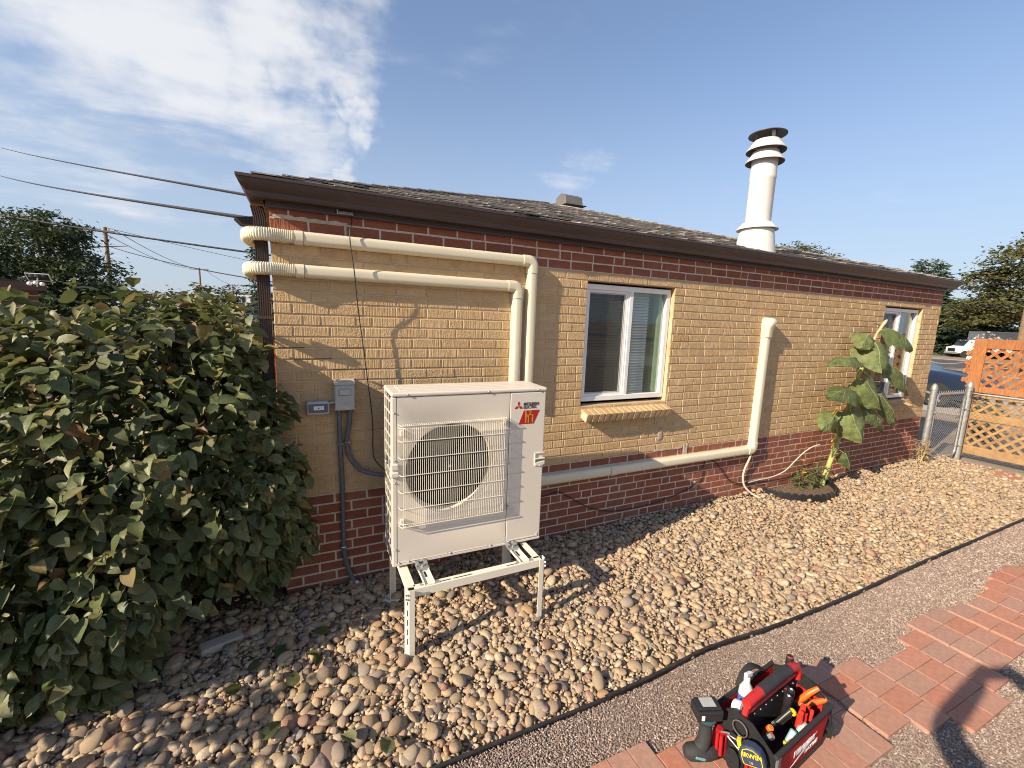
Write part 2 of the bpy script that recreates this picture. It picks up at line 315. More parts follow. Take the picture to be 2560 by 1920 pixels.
def glass_mat():
    m = bpy.data.materials.new('window_glass'); m.use_nodes = True; t = m.node_tree; n = t.nodes; l = t.links; n.remove(n['Principled BSDF'])
    g = n.new('ShaderNodeBsdfGlossy'); g.inputs['Roughness'].default_value = 0.02; g.inputs['Color'].default_value = (0.9,0.95,0.95,1)
    tr = n.new('ShaderNodeBsdfTransparent'); tr.inputs['Color'].default_value = (0.90,0.93,0.92,1)
    lw = n.new('ShaderNodeLayerWeight'); lw.inputs['Blend'].default_value = 0.5; pw = n.new('ShaderNodeMath'); pw.operation = 'POWER'; l.new(lw.outputs['Facing'], pw.inputs[0]); pw.inputs[1].default_value = 4.0
    fz = n.new('ShaderNodeMath'); fz.operation = 'MULTIPLY_ADD'; l.new(pw.outputs[0], fz.inputs[0]); fz.inputs[1].default_value = 0.9; fz.inputs[2].default_value = 0.07
    ms = n.new('ShaderNodeMixShader'); l.new(fz.outputs[0], ms.inputs[0]); l.new(tr.outputs[0], ms.inputs[1]); l.new(g.outputs[0], ms.inputs[2])
    l.new(ms.outputs[0], n['Material Output'].inputs[0]); MATS['window_glass'] = m
glass_mat()
def screen_mat():
    m = bpy.data.materials.new('insect_screen'); m.use_nodes = True; t = m.node_tree; n = t.nodes; l = t.links
    b = n['Principled BSDF']; b.inputs['Base Color'].default_value = (0.10,0.095,0.085,1); b.inputs['Roughness'].default_value = 0.8
    tr = n.new('ShaderNodeBsdfTransparent'); ms = n.new('ShaderNodeMixShader'); ms.inputs[0].default_value = 0.22
    l.new(tr.outputs[0], ms.inputs[1]); l.new(b.outputs[0], ms.inputs[2]); l.new(ms.outputs[0], n['Material Output'].inputs[0]); MATS['insect_screen'] = m
screen_mat()
mat('blind', (0.66,0.68,0.66), 0.5)
mat('room_green', (0.42,0.56,0.34), 0.8)
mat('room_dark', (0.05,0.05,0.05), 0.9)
mat('curtain', (0.30,0.28,0.26), 0.8, var=0.2)
mat('clear_plastic', (0.42,0.44,0.46), 0.25, var=0.1)
# ------------------------------------------------------------------ ground
mat('far_ground', (0.30,0.235,0.165), 0.95, var=0.3, vscale=0.6, bump=0.01, bscale=8, spec=0.1)
mat('asphalt', (0.075,0.072,0.07), 0.9, var=0.15, vscale=2, bump=0.004, bscale=60)
mat('concrete', (0.42,0.37,0.30), 0.9, var=0.12, vscale=2, bump=0.002, bscale=40)
mat('dry_lawn', (0.20,0.19,0.08), 0.95, var=0.4, vscale=3, bump=0.02, bscale=20)
def gz(x, y=0.0):
    z = -0.02 if x < 12 else -0.02-0.0155*(min(x,78)-12)
    if y > 14 and x < 14: z -= 2.6*min(1,(y-14)/28)*(1 if x < 2 else (14-x)/12)
    return z
xs = [-1200,-300,-60,-20,-8,0,2,6,9,12,14,16,20,26,34,44,56,66,78,110,300,1200]; ys = [-1200,-200,-50,-15,-5,0,5,14,20,28,42,100,300,1200]
g = MB(); g.sheet([[(x,y,gz(x,y)) for y in ys] for x in xs])
tag(g.build('ground', MATS['far_ground']), 'pale dry earth of the yard and the lots around', 'ground', kind='structure')
def strip(name, x0, x1, y0, y1, dz, m, label):
    n_ = max(2,int((x1-x0)/4)); q = MB(); q.sheet([[(x0+(x1-x0)*i/n_, y, gz(x0+(x1-x0)*i/n_)+dz) for y in (y0,y1)] for i in range(n_+1)])
    return tag(q.build(name, MATS[m]), label, name.replace('_',' '), kind='structure')
strip('street', 42, 58, -120, 160, 0.012, 'asphalt', 'grey asphalt street beyond the front yard')
strip('driveway', 14.2, 19.5, -30, 14, 0.008, 'concrete', 'pale driveway under the parked blue car')
strip('sidewalk', 34, 36, -120, 160, 0.02, 'concrete', 'pale concrete walk before the street')
strip('far_pavement', 59, 62, -120, 160, 0.03, 'concrete', 'pale kerbside strip across the street')

# ------------------------------------------------------------------ house
house = thing('brick_house', 'low house of cream and red brick with brown gutter and grey shingle roof', 'house')
HC, BL_ = 0.0677, 0.2032; ZC = 0.7112; ZT = ZC+23*HC; XR = 8.055
OPEN = [(2.200,3.134,ZT-16*HC,ZT-HC),(6.634,7.56,ZT-19*HC,ZT-HC)]
# mortar backing, with the window openings left free
mw = MB(); YB = 0.0017
zs = sorted({-0.1, 2.53, ZC, ZT}|{o[2] for o in OPEN}|{o[3] for o in OPEN}); xs_ = sorted({0.006, XR-0.006}|{o[0] for o in OPEN}|{o[1] for o in OPEN})
for i in range(len(xs_)-1):
    for j in range(len(zs)-1):
        xm, zm = (xs_[i]+xs_[i+1])/2, (zs[j]+zs[j+1])/2
        if any(o[0]<xm<o[1] and o[2]<zm<o[3] for o in OPEN): continue
        mw.box(xs_[i],xs_[i+1],0.0040 if ZC < zm < ZT else 0.0017,0.11,zs[j],zs[j+1], 1 if ZC < zm < ZT else 0)
mw.box(0.006,0.12,0.112,9.0,-0.1,2.53); mw.box(XR-0.12,XR-0.006,0.112,9.0,-0.1,2.53); mw.box(0.006,XR-0.006,8.9,9.02,-0.1,2.53)
wall = mw.build('wall', [MATS['mortar'],MATS['mortar_buff']], house)
# bricks
JO = 0.0095
bricks = []      # (x0,x1,z0,z1,red)
for k in range(-2, 36):
    # k counts courses downwards from the top of the cream field: k=0 is the first cream course
    c = k-2; z1 = ZT-c*HC; z0 = z1-HC
    if z1 < -0.06: break
    if z0 > 2.475: continue
    red = c < 0 or c >= 23
    rr = random.Random(c*13+5); x = 0.0; edges = [0.0]
    if c >= 0 and (c+1) % 7 == 0:
        x = -rr.uniform(0,0.1)
        while x < XR: 
            x += BL_+rr.uniform(-.004,.004); edges.append(x); x += BL_/2+rr.uniform(-.003,.003); edges.append(x)
    else:
        off = {True:BL_, False:BL_/2}[c % 2 == 0]
        if c == 0: off = 0.28*BL_
        x = off
        edges.append(x)
        while x < XR:
            x += BL_+rr.uniform(-.0035,.0035) if rr.random()>0.05 else BL_/2
            edges.append(x)
    edges = [min(max(e,0),XR) for e in edges]
    for a, b in zip(edges[:-1], edges[1:]):
        segs = [(a,b)]
        for o in OPEN:
            if o[2]-0.002 < (z0+z1)/2 < o[3]+0.002:
                ns = []
                for s0,s1 in segs:
                    if s1 <= o[0]+0.001 or s0 >= o[1]-0.001: ns.append((s0,s1)); continue
                    if s0 < o[0]: ns.append((s0,o[0]+JO/2))
                    if s1 > o[1]: ns.append((o[1]-JO/2,s1))
                segs = ns
        for s0,s1 in segs:
            if s1-s0 > 0.03: bricks.append((s0+JO/2, s1-JO/2, z0+JO/2, z1-JO/2, red))
def brick_geo(x0,x1,z0,z1,dy,rr,y1=0.05):
    """block with a chipped, chamfered face: 16 corners"""
    c = 0.0030; V = []
    j = lambda s=0.0012: rr.uniform(-s,s)
    for (x,z) in ((x0,z0),(x1,z0),(x1,z1),(x0,z1)): V.append((x+j(),y1,z+j()))
    for (x,z) in ((x0,z0),(x1,z0),(x1,z1),(x0,z1)): V.append((x+j(),dy+c,z+j()))
    for (x,z) in ((x0+c,z0+c),(x1-c,z0+c),(x1-c,z1-c),(x0+c,z1-c)): V.append((x+j(),dy+j(0.0008),z+j()))
    F = [(4,5,9,8),(5,6,10,9),(6,7,11,10),(7,4,8,11),(8,9,10,11),(0,1,5,4),(1,2,6,5),(2,3,7,6),(3,0,4,7)]
    return V, F
def dist_cam(b):
    q = Vector(((b[0]+b[1])/2, 0, (b[2]+b[3])/2)); d = q-CAM
    area = (b[1]-b[0])*(b[3]-b[2])*abs(d.y)/d.length**3
    x, z = q.x, q.z
    hid = z < 0.06 or (x < 0.35 and z < 0.75) or (0.62 < x-0.22*0 and x < 1.85 and 0.3 < z < 1.36 and x > 0.72) or (x < 0.1 and z < 1.3)
    hid = hid or (z > 2.2 and z < 2.36 and x < 1.6)
    return 0 if hid else area
order = sorted(range(len(bricks)), key=lambda i: -dist_cam(bricks[i])); top300 = set(order[:300])
shared = {}
restV, restF, restM = [], [], []
rb = random.Random(3)
for i, b in enumerate(bricks):
    dy = rb.uniform(-0.0016, 0.0004)
    if i in top300:
        L_ = round(b[1]-b[0],2); key = (L_, b[4], rb.randrange(3))
        if key not in shared:
            V, F = brick_geo(-L_/2, L_/2, -(b[3]-b[2])/2, (b[3]-b[2])/2, 0.0, random.Random(str(key)))
            q = MB(); q.add(V,F); shared[key] = q.mesh('brick', MATS['red_brick' if b[4] else 'cream_brick'])
        link('brick', shared[key], wall, ((b[0]+b[1])/2, dy, (b[2]+b[3])/2), (0, rb.uniform(-.004,.004), rb.uniform(-.008,.008)), ((b[1]-b[0])/L_,1,1))
    else:
        V, F = brick_geo(*b[:4], dy, rb); s0 = len(restV); restV += V; restF += [tuple(q+s0 for q in f) for f in F]; restM += [1 if b[4] else 0]*len(F)
for k in range(-2, 36):      # side wall round the left corner
    c = k-2; z1 = ZT-c*HC; z0 = z1-HC
    if z1 < -0.06: break
    if z0 > 2.44: continue
    red = c < 0 or c >= 23; y = 0.104 if c % 2 == 0 else 0.206
    while y < 5.0:
        V, F = brick_geo(y+JO/2, y+BL_-JO/2, z0+JO/2, min(z1,2.45)-JO/2, rb.uniform(-.0015,.0005), rb); s0 = len(restV); restV += [(b_,a_,c_) for a_,b_,c_ in V]; restF += [tuple(q+s0 for q in f) for f in F]; restM += [1 if red else 0]*len(F); y += BL_
me = npmesh('brickwork', np.array(restV), np.array(restF), [MATS['cream_brick'],MATS['red_brick']], midx=restM)
tag(link('brickwork', me, wall), kind='stuff')
# old repair mortar smears on the joints
rs = random.Random(5)
for i_,(x0,x1,z,h) in enumerate([(0.02,0.2,2.405,0.02),(0.1,0.42,2.41,0.016),(0.0,0.35,2.335,0.014),(3.05,3.4,0.715,0.014),(3.42,3.47,0.65,0.11),(3.6,3.64,0.3,0.05),(3.02,3.06,1.02,0.10),(3.08,3.12,0.86,0.08)]):
    n_ = 9; up = [(x0+(x1-x0)*i/n_, -0.0030-0.0004*i_, z+h*rs.uniform(.3,1)) for i in range(n_+1)]; dn = [(x0+(x1-x0)*i/n_, -0.0030-0.0004*i_, z-h*rs.uniform(.1,.6)) for i in range(n_,-1,-1)]
    mp_ = MB(); mp_.prism(up+dn, (0,0.006,0)); mp_.build('mortar_smear', MATS['mortar_patch'], wall)

mat('crack', (0.035,0.026,0.02), 0.95)
for (x0,x1,k_) in [(0.10,0.31,10),(0.31,0.52,11),(0.0,0.16,9),(0.36,0.50,9)]:      # stepped crack in the joints near the corner
    zc_ = ZT-k_*HC; q = MB(); q.prism([(x0,-0.0004,zc_+0.001),(x1,-0.0004,zc_+0.0025),(x1,-0.0004,zc_+0.006),((x0+x1)/2,-0.0004,zc_+0.0045),(x0,-0.0004,zc_+0.005)],(0,0.003,0)); q.build('crack', MATS['crack'], wall)
# gutter, frieze, downspout
fz = MB(); fz.box(-0.012,XR+0.012,-0.022,0.0075,2.452,2.60); fz.box(-0.012,0.02,0.009,9.0,2.452,2.60); fz.box(XR-0.02,XR+0.012,0.009,9,2.452,2.60)
fz.build('frieze_board', MATS['brown_metal'], house, bevel=0.002)
fz = MB(); fz.box(-0.004,XR,-0.03,-0.0225,2.452,2.462); fz.box(-0.03,XR+0.02,-0.030,-0.0225,2.49,2.51); fz.build('frieze_trim', MATS['brown_metal'], house)
PROF = [(-0.024,2.590),(-0.024,2.486),(-0.088,2.486),(-0.094,2.490),(-0.097,2.502),(-0.097,2.512),(-0.103,2.520),(-0.114,2.530),(-0.123,2.544),(-0.127,2.560),(-0.128,2.570),(-0.136,2.571),(-0.136,2.586),(-0.124,2.587),(-0.124,2.574),(-0.120,2.556),(-0.108,2.536),(-0.094,2.520),(-0.09,2.494),(-0.030,2.494),(-0.030,2.590)]
gt = MB(); xl, xr = -0.024, XR+0.024
ring = []
nP = len(PROF)
def gut_ring(kind):
    o_ = []
    for (y,z) in PROF:
        e = -y-0.024
        if kind == 'L0': o_.append((y*1.0-0.0, 9.0, z))          # along the left wall, far end (x = y value)
        elif kind == 'L1': o_.append((-e-0.024, -e-0.024, z))     # mitre at the left corner
        elif kind == 'R1': o_.append((XR+0.024+e, -e-0.024, z))   # mitre at the right corner
        elif kind == 'R0': o_.append((XR+0.024+e, 9.0, z))
    return o_
rings = [gut_ring(k) for k in ('L0','L1','R1','R0')]
vs = [q for r_ in rings for q in r_]; fs = [(i*nP+k, i*nP+(k+1)%nP, (i+1)*nP+(k+1)%nP, (i+1)*nP+k) for i in range(3) for k in range(nP)]
fs += [tuple(range(nP)), tuple(3*nP+k for k in range(nP))]
gt.add(vs, fs); gt.build('gutter', MATS['brown_metal'], house, smooth=30)
for xb in (1.62, 7.05):   # dark strap pieces laid over the gutter lip
    q = MB(); q.obox((xb,-0.10,2.600),(0.13,0.10,0.006),(R(8),0,R(3))); q.obox((xb-0.045,-0.138,2.583),(0.016,0.008,0.03)); q.build('gutter_strap', MATS['black_plastic'], house)
def corrug(w, d, n=6):
    p_ = []
    for k in range(n): 
        x0 = -w/2+w*k/n; p_ += [(x0,-d/2),(x0+w/n*0.45,-d/2),(x0+w/n*0.5,-d/2+0.006),(x0+w/n*0.9,-d/2+0.006)]
    return p_+[(w/2,-d/2),(w/2,d/2),(-w/2,d/2)]
ds = MB(); pr = [(a,b) for a,b in corrug(0.066,0.052)]
def dsp(cx, cy, z): return [(cx+a, cy+b, z) for a,b in pr]
secs = [dsp(-0.062,0.10,2.47), dsp(-0.046,0.07,2.40), dsp(-0.040,0.062,1.2), dsp(-0.040,0.062,0.3), dsp(-0.05,0.02,0.16)]
n_ = len(pr); vs = [q for s_ in secs for q in s_]; ds.add(vs, [(i*n_+k,i*n_+(k+1)%n_,(i+1)*n_+(k+1)%n_,(i+1)*n_+k) for i in range(len(secs)-1) for k in range(n_)])
ds.build('downspout', MATS['brown_metal'], house)
q = MB(); q.box(-0.082,-0.002,0.034,0.10,1.83,1.845); q.build('downspout_band', MATS['brown_metal'], house)

# roof
PI_ = 0.318; EY = -0.07; EZ = 2.585; XL_, XRR = -0.07, XR+0.07; RIDGE = (XRR-XL_)/2; RY = EY+RIDGE; RZ = EZ+PI_*RIDGE; YE = 9.1
rf = MB(); xm = (XL_+XRR)/2
rf.add([(XL_,EY,EZ),(XRR,EY,EZ),(XRR,YE,EZ),(XL_,YE,EZ),(xm,RY,RZ),(xm,YE-RIDGE,RZ),(XL_,EY,EZ-0.02),(XRR,EY,EZ-0.02),(XRR,YE,EZ-0.02),(XL_,YE,EZ-0.02)],
  [(0,1,4),(1,2,5,4),(2,3,5),(3,0,4,5),(6,9,8,7),(0,6,7,1),(1,7,8,2),(2,8,9,3),(3,9,6,0)])
roof = rf.build('roof', MATS['roof_dark'], house)
sV, sF = [], []
rs = random.Random(11)
def tab(p00,p10,p11,p01,lift0,lift1,nrm_,th=0.006):
    b = len(sV)
    for q,lf in ((p00,lift0),(p10,lift0),(p11,lift1),(p01,lift1)): sV.append(tuple(q+nrm_*lf))
    for q,lf in ((p00,lift0),(p10,lift0),(p11,lift1),(p01,lift1)): sV.append(tuple(q+nrm_*(lf-th)))
    sF.extend([(b,b+1,b+2,b+3),(b+7,b+6,b+5,b+4),(b,b+4,b+5,b+1),(b+1,b+5,b+6,b+2),(b+2,b+6,b+7,b+3),(b+3,b+7,b+4,b)])
nf = Vector((0,-PI_,1)).normalized(); EX = 0.142; ls = math.sqrt(1+PI_*PI_)
nrow = int(RIDGE*ls/EX)
for r_ in range(nrow):
    y0 = EY+r_*EX/ls-(0.03 if r_==0 else 0); y1 = EY+(r_+1)*EX/ls+0.03; inset = max(0,(y0-EY)); x = XL_+inset-rs.uniform(0,0.1); xe = XRR-inset
    while x < xe:
        wd = rs.choice((0.11,0.16,0.2,0.26,0.31)); xa, xb = max(x,XL_+inset), min(x+wd-0.004,xe)
        if xb-xa > 0.03:
            lf = 0.010+rs.choice((0,0,0.004,0.005))+rs.uniform(-.001,.001)
            P = lambda X,Y: Vector((X,Y,EZ+PI_*(Y-EY)))
            tab(P(xa,y0),P(xb,y0),P(xb,y1),P(xa,y1),lf+0.003,lf-0.012,nf)
        x += wd
for sgn, X0 in ((1,XL_),(-1,XRR)):      # cap pieces along the two hips, each lapping the one below
    t_ = 0.0
    while t_ < RIDGE-0.1:
        for side in (0,1):
            a0 = Vector((X0+sgn*t_, EY+t_, EZ+PI_*t_)); t2 = t_+0.24; a1 = Vector((X0+sgn*t2, EY+t2, EZ+PI_*t2))
            off = Vector((sgn*0.12,0,0)) if side==0 else Vector((0,0.12,0))
            lf = rs.uniform(.0,.004); up = Vector((0,0,1))
            tab(a0, a0+off, a1+off, a1, 0.030+lf, 0.014+lf, up, 0.006)
        t_ += 0.145
me = npmesh('shingles', np.array(sV), np.array(sF), MATS['shingle'])
tag(link('shingles', me, roof), kind='stuff')
vt = MB(); vt.prism([(0,-0.16,-0.03),(0,0.2,-0.02),(0,0.2,0.14),(0,0.02,0.19),(0,-0.12,0.13)], (0.36,0,0)); vt.box(-0.04,0.40,-0.22,0.26,-0.035,-0.02)
VX,VY = 4.36,4.06
mat('vent_metal', (0.15,0.145,0.13), 0.6, 0.2, var=0.15)
vo = vt.build('roof_vent', MATS['vent_metal'], roof, bevel=0.008, loc=(VX,VY,EZ+PI_*(VY-EY)+0.03))
fl = thing('chimney_flue','', None); 
for k_ in list(fl.keys()): del fl[k_]
fl.parent = house; FX, FY = 4.60, 0.36; FZ = EZ+PI_*(FY-EY); fl.location = (FX,FY,FZ)
def lath(name, prof, m, smooth=40, n=40): 
    q = MB(); q.lathe(prof, n=n, caps=(name != 'skirt_shade')); return q.build(name, MATS[m], fl, smooth=smooth)
lath('flashing', [(0.215,-0.13),(0.165,0.19),(0.15,0.20)], 'white_flue')
lath('storm_collar', [(0.150,0.262),(0.205,0.198),(0.203,0.192),(0.130,0.235)], 'white_flue')
lath('pipe', [(0.124,0.0),(0.124,0.70),(0.1265,0.705),(0.1265,0.73),(0.124,0.735),(0.124,0.98)], 'white_flue')
lath('cap_skirt', [(0.131,0.960),(0.186,0.880),(0.184,0.875),(0.127,0.945)], 'white_flue')
lath('cap_skirt', [(0.122,1.090),(0.192,0.992),(0.190,0.987),(0.12,1.07),(0.118,1.09)], 'white_flue')
lath('skirt_shade', [(0.1835,0.8735),(0.1260,0.9425)], 'dark_cap'); lath('skirt_shade', [(0.1895,0.9855),(0.1255,1.064)], 'dark_cap')  # near-black undersides: shade below the skirts painted in, partly bare steel
q = MB()
for k in range(3):
    a = 2*math.pi*k/3+2.2; q.bar((0.105*math.cos(a),0.105*math.sin(a),1.07),(0.105*math.cos(a),0.105*math.sin(a),1.16),0.035,0.004,(math.cos(a),math.sin(a),0))
q.build('cap_leg', MATS['white_flue'], fl)
lath('cap_top', [(0.0,1.19),(0.11,1.178),(0.182,1.150),(0.182,1.145),(0.11,1.170),(0.0,1.18)], 'dark_cap')

# windows
def window(x0,x1,z0,z1, tl, split):
    wd = bpy.data.objects.new('window', None); COL.objects.link(wd); wd.parent = house; wd.location = (x0,0,z0); wd.empty_display_size=0.05
    W_, H_ = x1-x0, z1-z0; b = 0.006; F0,F1 = 0.040,0.095; fw = 0.042
    q = MB(); q.box(b,W_-b,F0,F1,H_-b-fw-0.012,H_-b-0.012); q.box(b,W_-b,F0,F1,0.03,0.03+fw); q.box(b,b+fw,F0,F1,0.03+fw,H_-b-fw-0.012); q.box(W_-b-fw,W_-b,F0,F1,0.03+fw,H_-b-fw-0.012)
    q.build('frame', MATS['white_vinyl'], wd, bevel=0.003)
    ix0, ix1, iz0, iz1 = b+fw, W_-b-fw, 0.03+fw, H_-b-fw-0.012; ms = ix0+(ix1-ix0)*split
    q = MB(); q.box(ms-0.026,ms+0.026,0.050,0.088,iz0,iz1); q.box(ms-0.008,ms+0.030,0.044,0.0495,iz0,iz1); q.build('mullion', MATS['white_vinyl'], wd, bevel=0.002)
    sf = 0.020; q = MB(); q.box(ix0,ms-0.026,0.056,0.075,iz1-sf,iz1); q.box(ix0,ms-0.026,0.056,0.075,iz0,iz0+sf); q.box(ix0,ix0+sf,0.056,0.075,iz0+sf,iz1-sf); q.box(ms-0.026-sf,ms-0.026,0.056,0.075,iz0+sf,iz1-sf)
    q.build('sash_frame', MATS['white_vinyl'], wd, bevel=0.002)
    q = MB(); q.box(ms+0.030,ix1,0.070,0.074,iz0,iz1); q.build('pane', MATS['window_glass'], wd)
    q = MB(); q.box(ix0+sf,ms-0.026-sf,0.078,0.082,iz0+sf,iz1-sf); q.build('pane', MATS['window_glass'], wd)
    q = MB(); q.box(ix0+sf,ms-0.026-sf,0.060,0.061,iz0+sf,iz1-sf); q.build('insect_screen', MATS['insect_screen'], wd)
    q = MB(); sfw=0.012; 
    q.box(ix0+sf,ms-0.026-sf,0.057,0.064,iz0+sf,iz0+sf+sfw); q.box(ix0+sf,ms-0.026-sf,0.057,0.064,iz1-sf-sfw,iz1-sf); q.box(ms-0.026-sf-sfw,ms-0.026-sf,0.057,0.064,iz0+sf+sfw,iz1-sf-sfw)
    q.build('screen_frame', MATS['grey_box'], wd)
    return wd, (ix0,ix1,iz0,iz1,ms)
w1, (ix0,ix1,iz0,iz1,ms) = window(2.200,3.134,ZT-16*HC,ZT-HC, 0, 0.515)
q = MB(); z = iz0+0.0
bl_end = ix1-0.11
while z < iz1: q.obox(((ix0+bl_end)/2,0.145,z),(bl_end-ix0,0.026,0.0012),(R(56),0,0)); z += 0.0250
for xx in (ix0+0.1, ms+0.09, bl_end-0.05): q.cyl((xx,0.143,iz0),(xx,0.143,iz1),0.0012,5)
q.build('blind', MATS['blind'], w1)
rm = MB(); rm.box(ix1+0.002,ix1+0.012,0.098,0.5,iz0-0.02,iz1+0.02); rm.box(ix1-0.03,ix1+0.0,0.10,0.165,iz0,iz1); rm.box(ix0-0.2,ix1,0.10,0.5,iz0-0.025,iz0-0.015); rm.build('reveal', MATS['room_green'], w1)
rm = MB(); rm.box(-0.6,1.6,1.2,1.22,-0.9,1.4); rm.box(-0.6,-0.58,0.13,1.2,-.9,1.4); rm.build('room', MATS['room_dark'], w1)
w2, (ix0,ix1,iz0,iz1,ms) = window(6.634,7.56,ZT-19*HC,ZT-HC, 0, 0.5)
q = MB(); n_ = 26; q.sheet([[(ix0+(ix1-ix0)*i/n_, 0.16+0.02*math.sin(i*2.3), z_) for z_ in (iz0,iz1)] for i in range(n_+1)]); q.build('curtain', MATS['curtain'], w2)
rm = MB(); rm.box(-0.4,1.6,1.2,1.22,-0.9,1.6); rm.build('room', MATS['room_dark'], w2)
# sloped brick sills
def sill(x0,x1,zt,n,proj,m='cream_brick',drop=0.105):
    s_ = bpy.data.objects.new('sill', None); COL.objects.link(s_); s_.parent = house; s_.location = (x0,0,zt); s_.empty_display_size=0.05
    bwd = (x1-x0)/n; rr = random.Random(int(x0*10)); q = MB()
    q.obox(((x1-x0)/2,-proj/2+0.02,-0.046),((x1-x0)-0.010,proj+0.03,0.056),(R(17),0,0)); q.build('mortar_bed', MATS['mortar'], s_)
    V,F = brick_geo(-bwd/2+0.004,bwd/2-0.004,-0.095,0.095,0.0,rr,0.072)
    q = MB(); q.add(V,F); mesh_ = q.mesh('brick', MATS[m])
    for k in range(n):
        o_ = link('brick', mesh_, s_, (bwd*(k+.5), -proj+0.078+rr.uniform(-.002,.002), -0.004+rr.uniform(-.001,.001)), (R(-90+17),rr.uniform(-.01,.01),rr.uniform(-.01,.01)))
    return s_
sill(2.203,3.131,ZT-16*HC-0.022,15,0.085)
sill(6.60,7.56,ZT-19*HC-0.03,14,0.07)
# ------------------------------------------------------------------ river rock bed, gravel and pavers
def ico(sub):
    import bmesh as _b
    bm = _b.new(); _b.ops.create_icosphere(bm, subdivisions=sub, radius=1.0)
    V = np.array([v.co[:] for v in bm.verts]); F = np.array([[v.index for v in f.verts] for f in bm.faces]); bm.free(); return V, F
def bed_z(x, y): 
    yy = min(max((y+1.43)/1.43,0),1)
    return 0.018+0.045*yy+0.03*math.exp(-((x-4.2)/1.6)**2)*yy
ey = lambda x: -1.43+0.008*np.sin(x*1.3+0.4)+0.03*np.exp(-((x-2.2)/0.35)**2)+0.004*np.sin(x*3.1)
bed = MB(); bx = [-3.2+0.2*k for k in range(61)]; by_ = [-1.46,-1.1,-0.8,-0.5,-0.2,0.03]
bed.sheet([[(x,max(y,float(ey(x))+0.004),bed_z(x,y)) for y in by_] for x in bx]); bed.sheet([[(x,y,bed_z(x,0)) for y in (0.03,0.8,1.6)] for x in [-3.2,-2.2,-1.2,-0.4,-0.02]])
bedo = tag(bed.build('river_rock_bed', MATS['bed_soil']), 'bed of tan and grey river rocks along the house wall', 'rock bed', kind='structure')
# stone centres: jittered grid, more on top
def pts_in(x0,x1,y0,y1,sp):
    nx, ny = int((x1-x0)/sp), int((y1-y0)/sp)
    gx, gy = np.meshgrid(np.arange(nx)+.5, np.arange(ny)+.5); 
    gx = gx+(np.arange(ny)%2*.5)[:,None]
    P = np.stack([x0+gx.ravel()*sp, y0+gy.ravel()*sp],-1); return P+rng.uniform(-.48,.48,P.shape)*sp
P1 = np.concatenate([pts_in(-2.4,0.3,-1.435,-0.005,0.0315), pts_in(0.3,2.6,-1.435,-0.005,0.0275), pts_in(2.6,8.75,-1.435,-0.005,0.0290), pts_in(-2.4,-0.03,0.0,0.9,0.05), pts_in(-2.4,8.7,-1.40,-0.01,0.085)])
P1 = P1[~((P1[:,0]>-0.05)&(P1[:,1]>-0.012))]
ey = lambda x: -1.43+0.008*np.sin(x*1.3+0.4)+0.03*np.exp(-((x-2.2)/0.35)**2)+0.004*np.sin(x*3.1)
keep = (P1[:,1] > ey(P1[:,0])+0.016) & ~(((P1[:,0]-5.14)**2+((P1[:,1]+0.02)*1.35)**2 < 0.44**2)); P1 = P1[keep]
n = len(P1)
sz = np.clip(rng.lognormal(math.log(0.0182),0.40,n),0.007,0.048)*np.interp(P1[:,0],[-0.6,0.5,2.0,3.0],[1.05,0.92,0.84,0.82])
lat = np.arange(n) >= n-int(0.16*n)
sc3 = np.stack([sz*rng.uniform(1.0,1.35,n), sz*rng.uniform(0.72,1.0,n), sz*rng.uniform(0.42,0.70,n)],-1)
zz = np.array([bed_z(a,b) for a,b in P1])+sc3[:,2]*rng.uniform(0.25,0.95,n)+np.where(lat,0.018,0.0)
# keep stones clear of the stand's feet
def rotm(n_, tilt):
    a = rng.uniform(0,2*np.pi,n_); b = rng.normal(0,tilt,n_); c = rng.normal(0,tilt,n_)
    ca,sa,cb,sb,cc,sc_ = np.cos(a),np.sin(a),np.cos(b),np.sin(b),np.cos(c),np.sin(c)
    Rz = np.zeros((n_,3,3)); Rz[:,0,0]=ca;Rz[:,0,1]=-sa;Rz[:,1,0]=sa;Rz[:,1,1]=ca;Rz[:,2,2]=1
    Rx = np.zeros((n_,3,3)); Rx[:,0,0]=1;Rx[:,1,1]=cb;Rx[:,1,2]=-sb;Rx[:,2,1]=sb;Rx[:,2,2]=cb
    Ry = np.zeros((n_,3,3)); Ry[:,1,1]=1;Ry[:,0,0]=cc;Ry[:,0,2]=sc_;Ry[:,2,0]=-sc_;Ry[:,2,2]=cc
    return Rz@Rx@Ry
RM = rotm(n,0.28)
cen = np.concatenate([P1,zz[:,None]],1)
dcam = np.linalg.norm(cen-np.array(CAM),axis=1)
def stone_shapes(sub,k):
    V,F = ico(sub); out_ = []
    for i in range(k):
        f = np.ones(len(V))
        for _ in range(5):
            d_ = rng.normal(size=3); d_ /= np.linalg.norm(d_); f += rng.uniform(-.13,.10)*np.clip(V@d_,-.2,1)**2*1.2
        W_ = V*f[:,None]; W_[:,0] *= 1+0.12*W_[:,1]; out_.append(W_)
    return out_,F
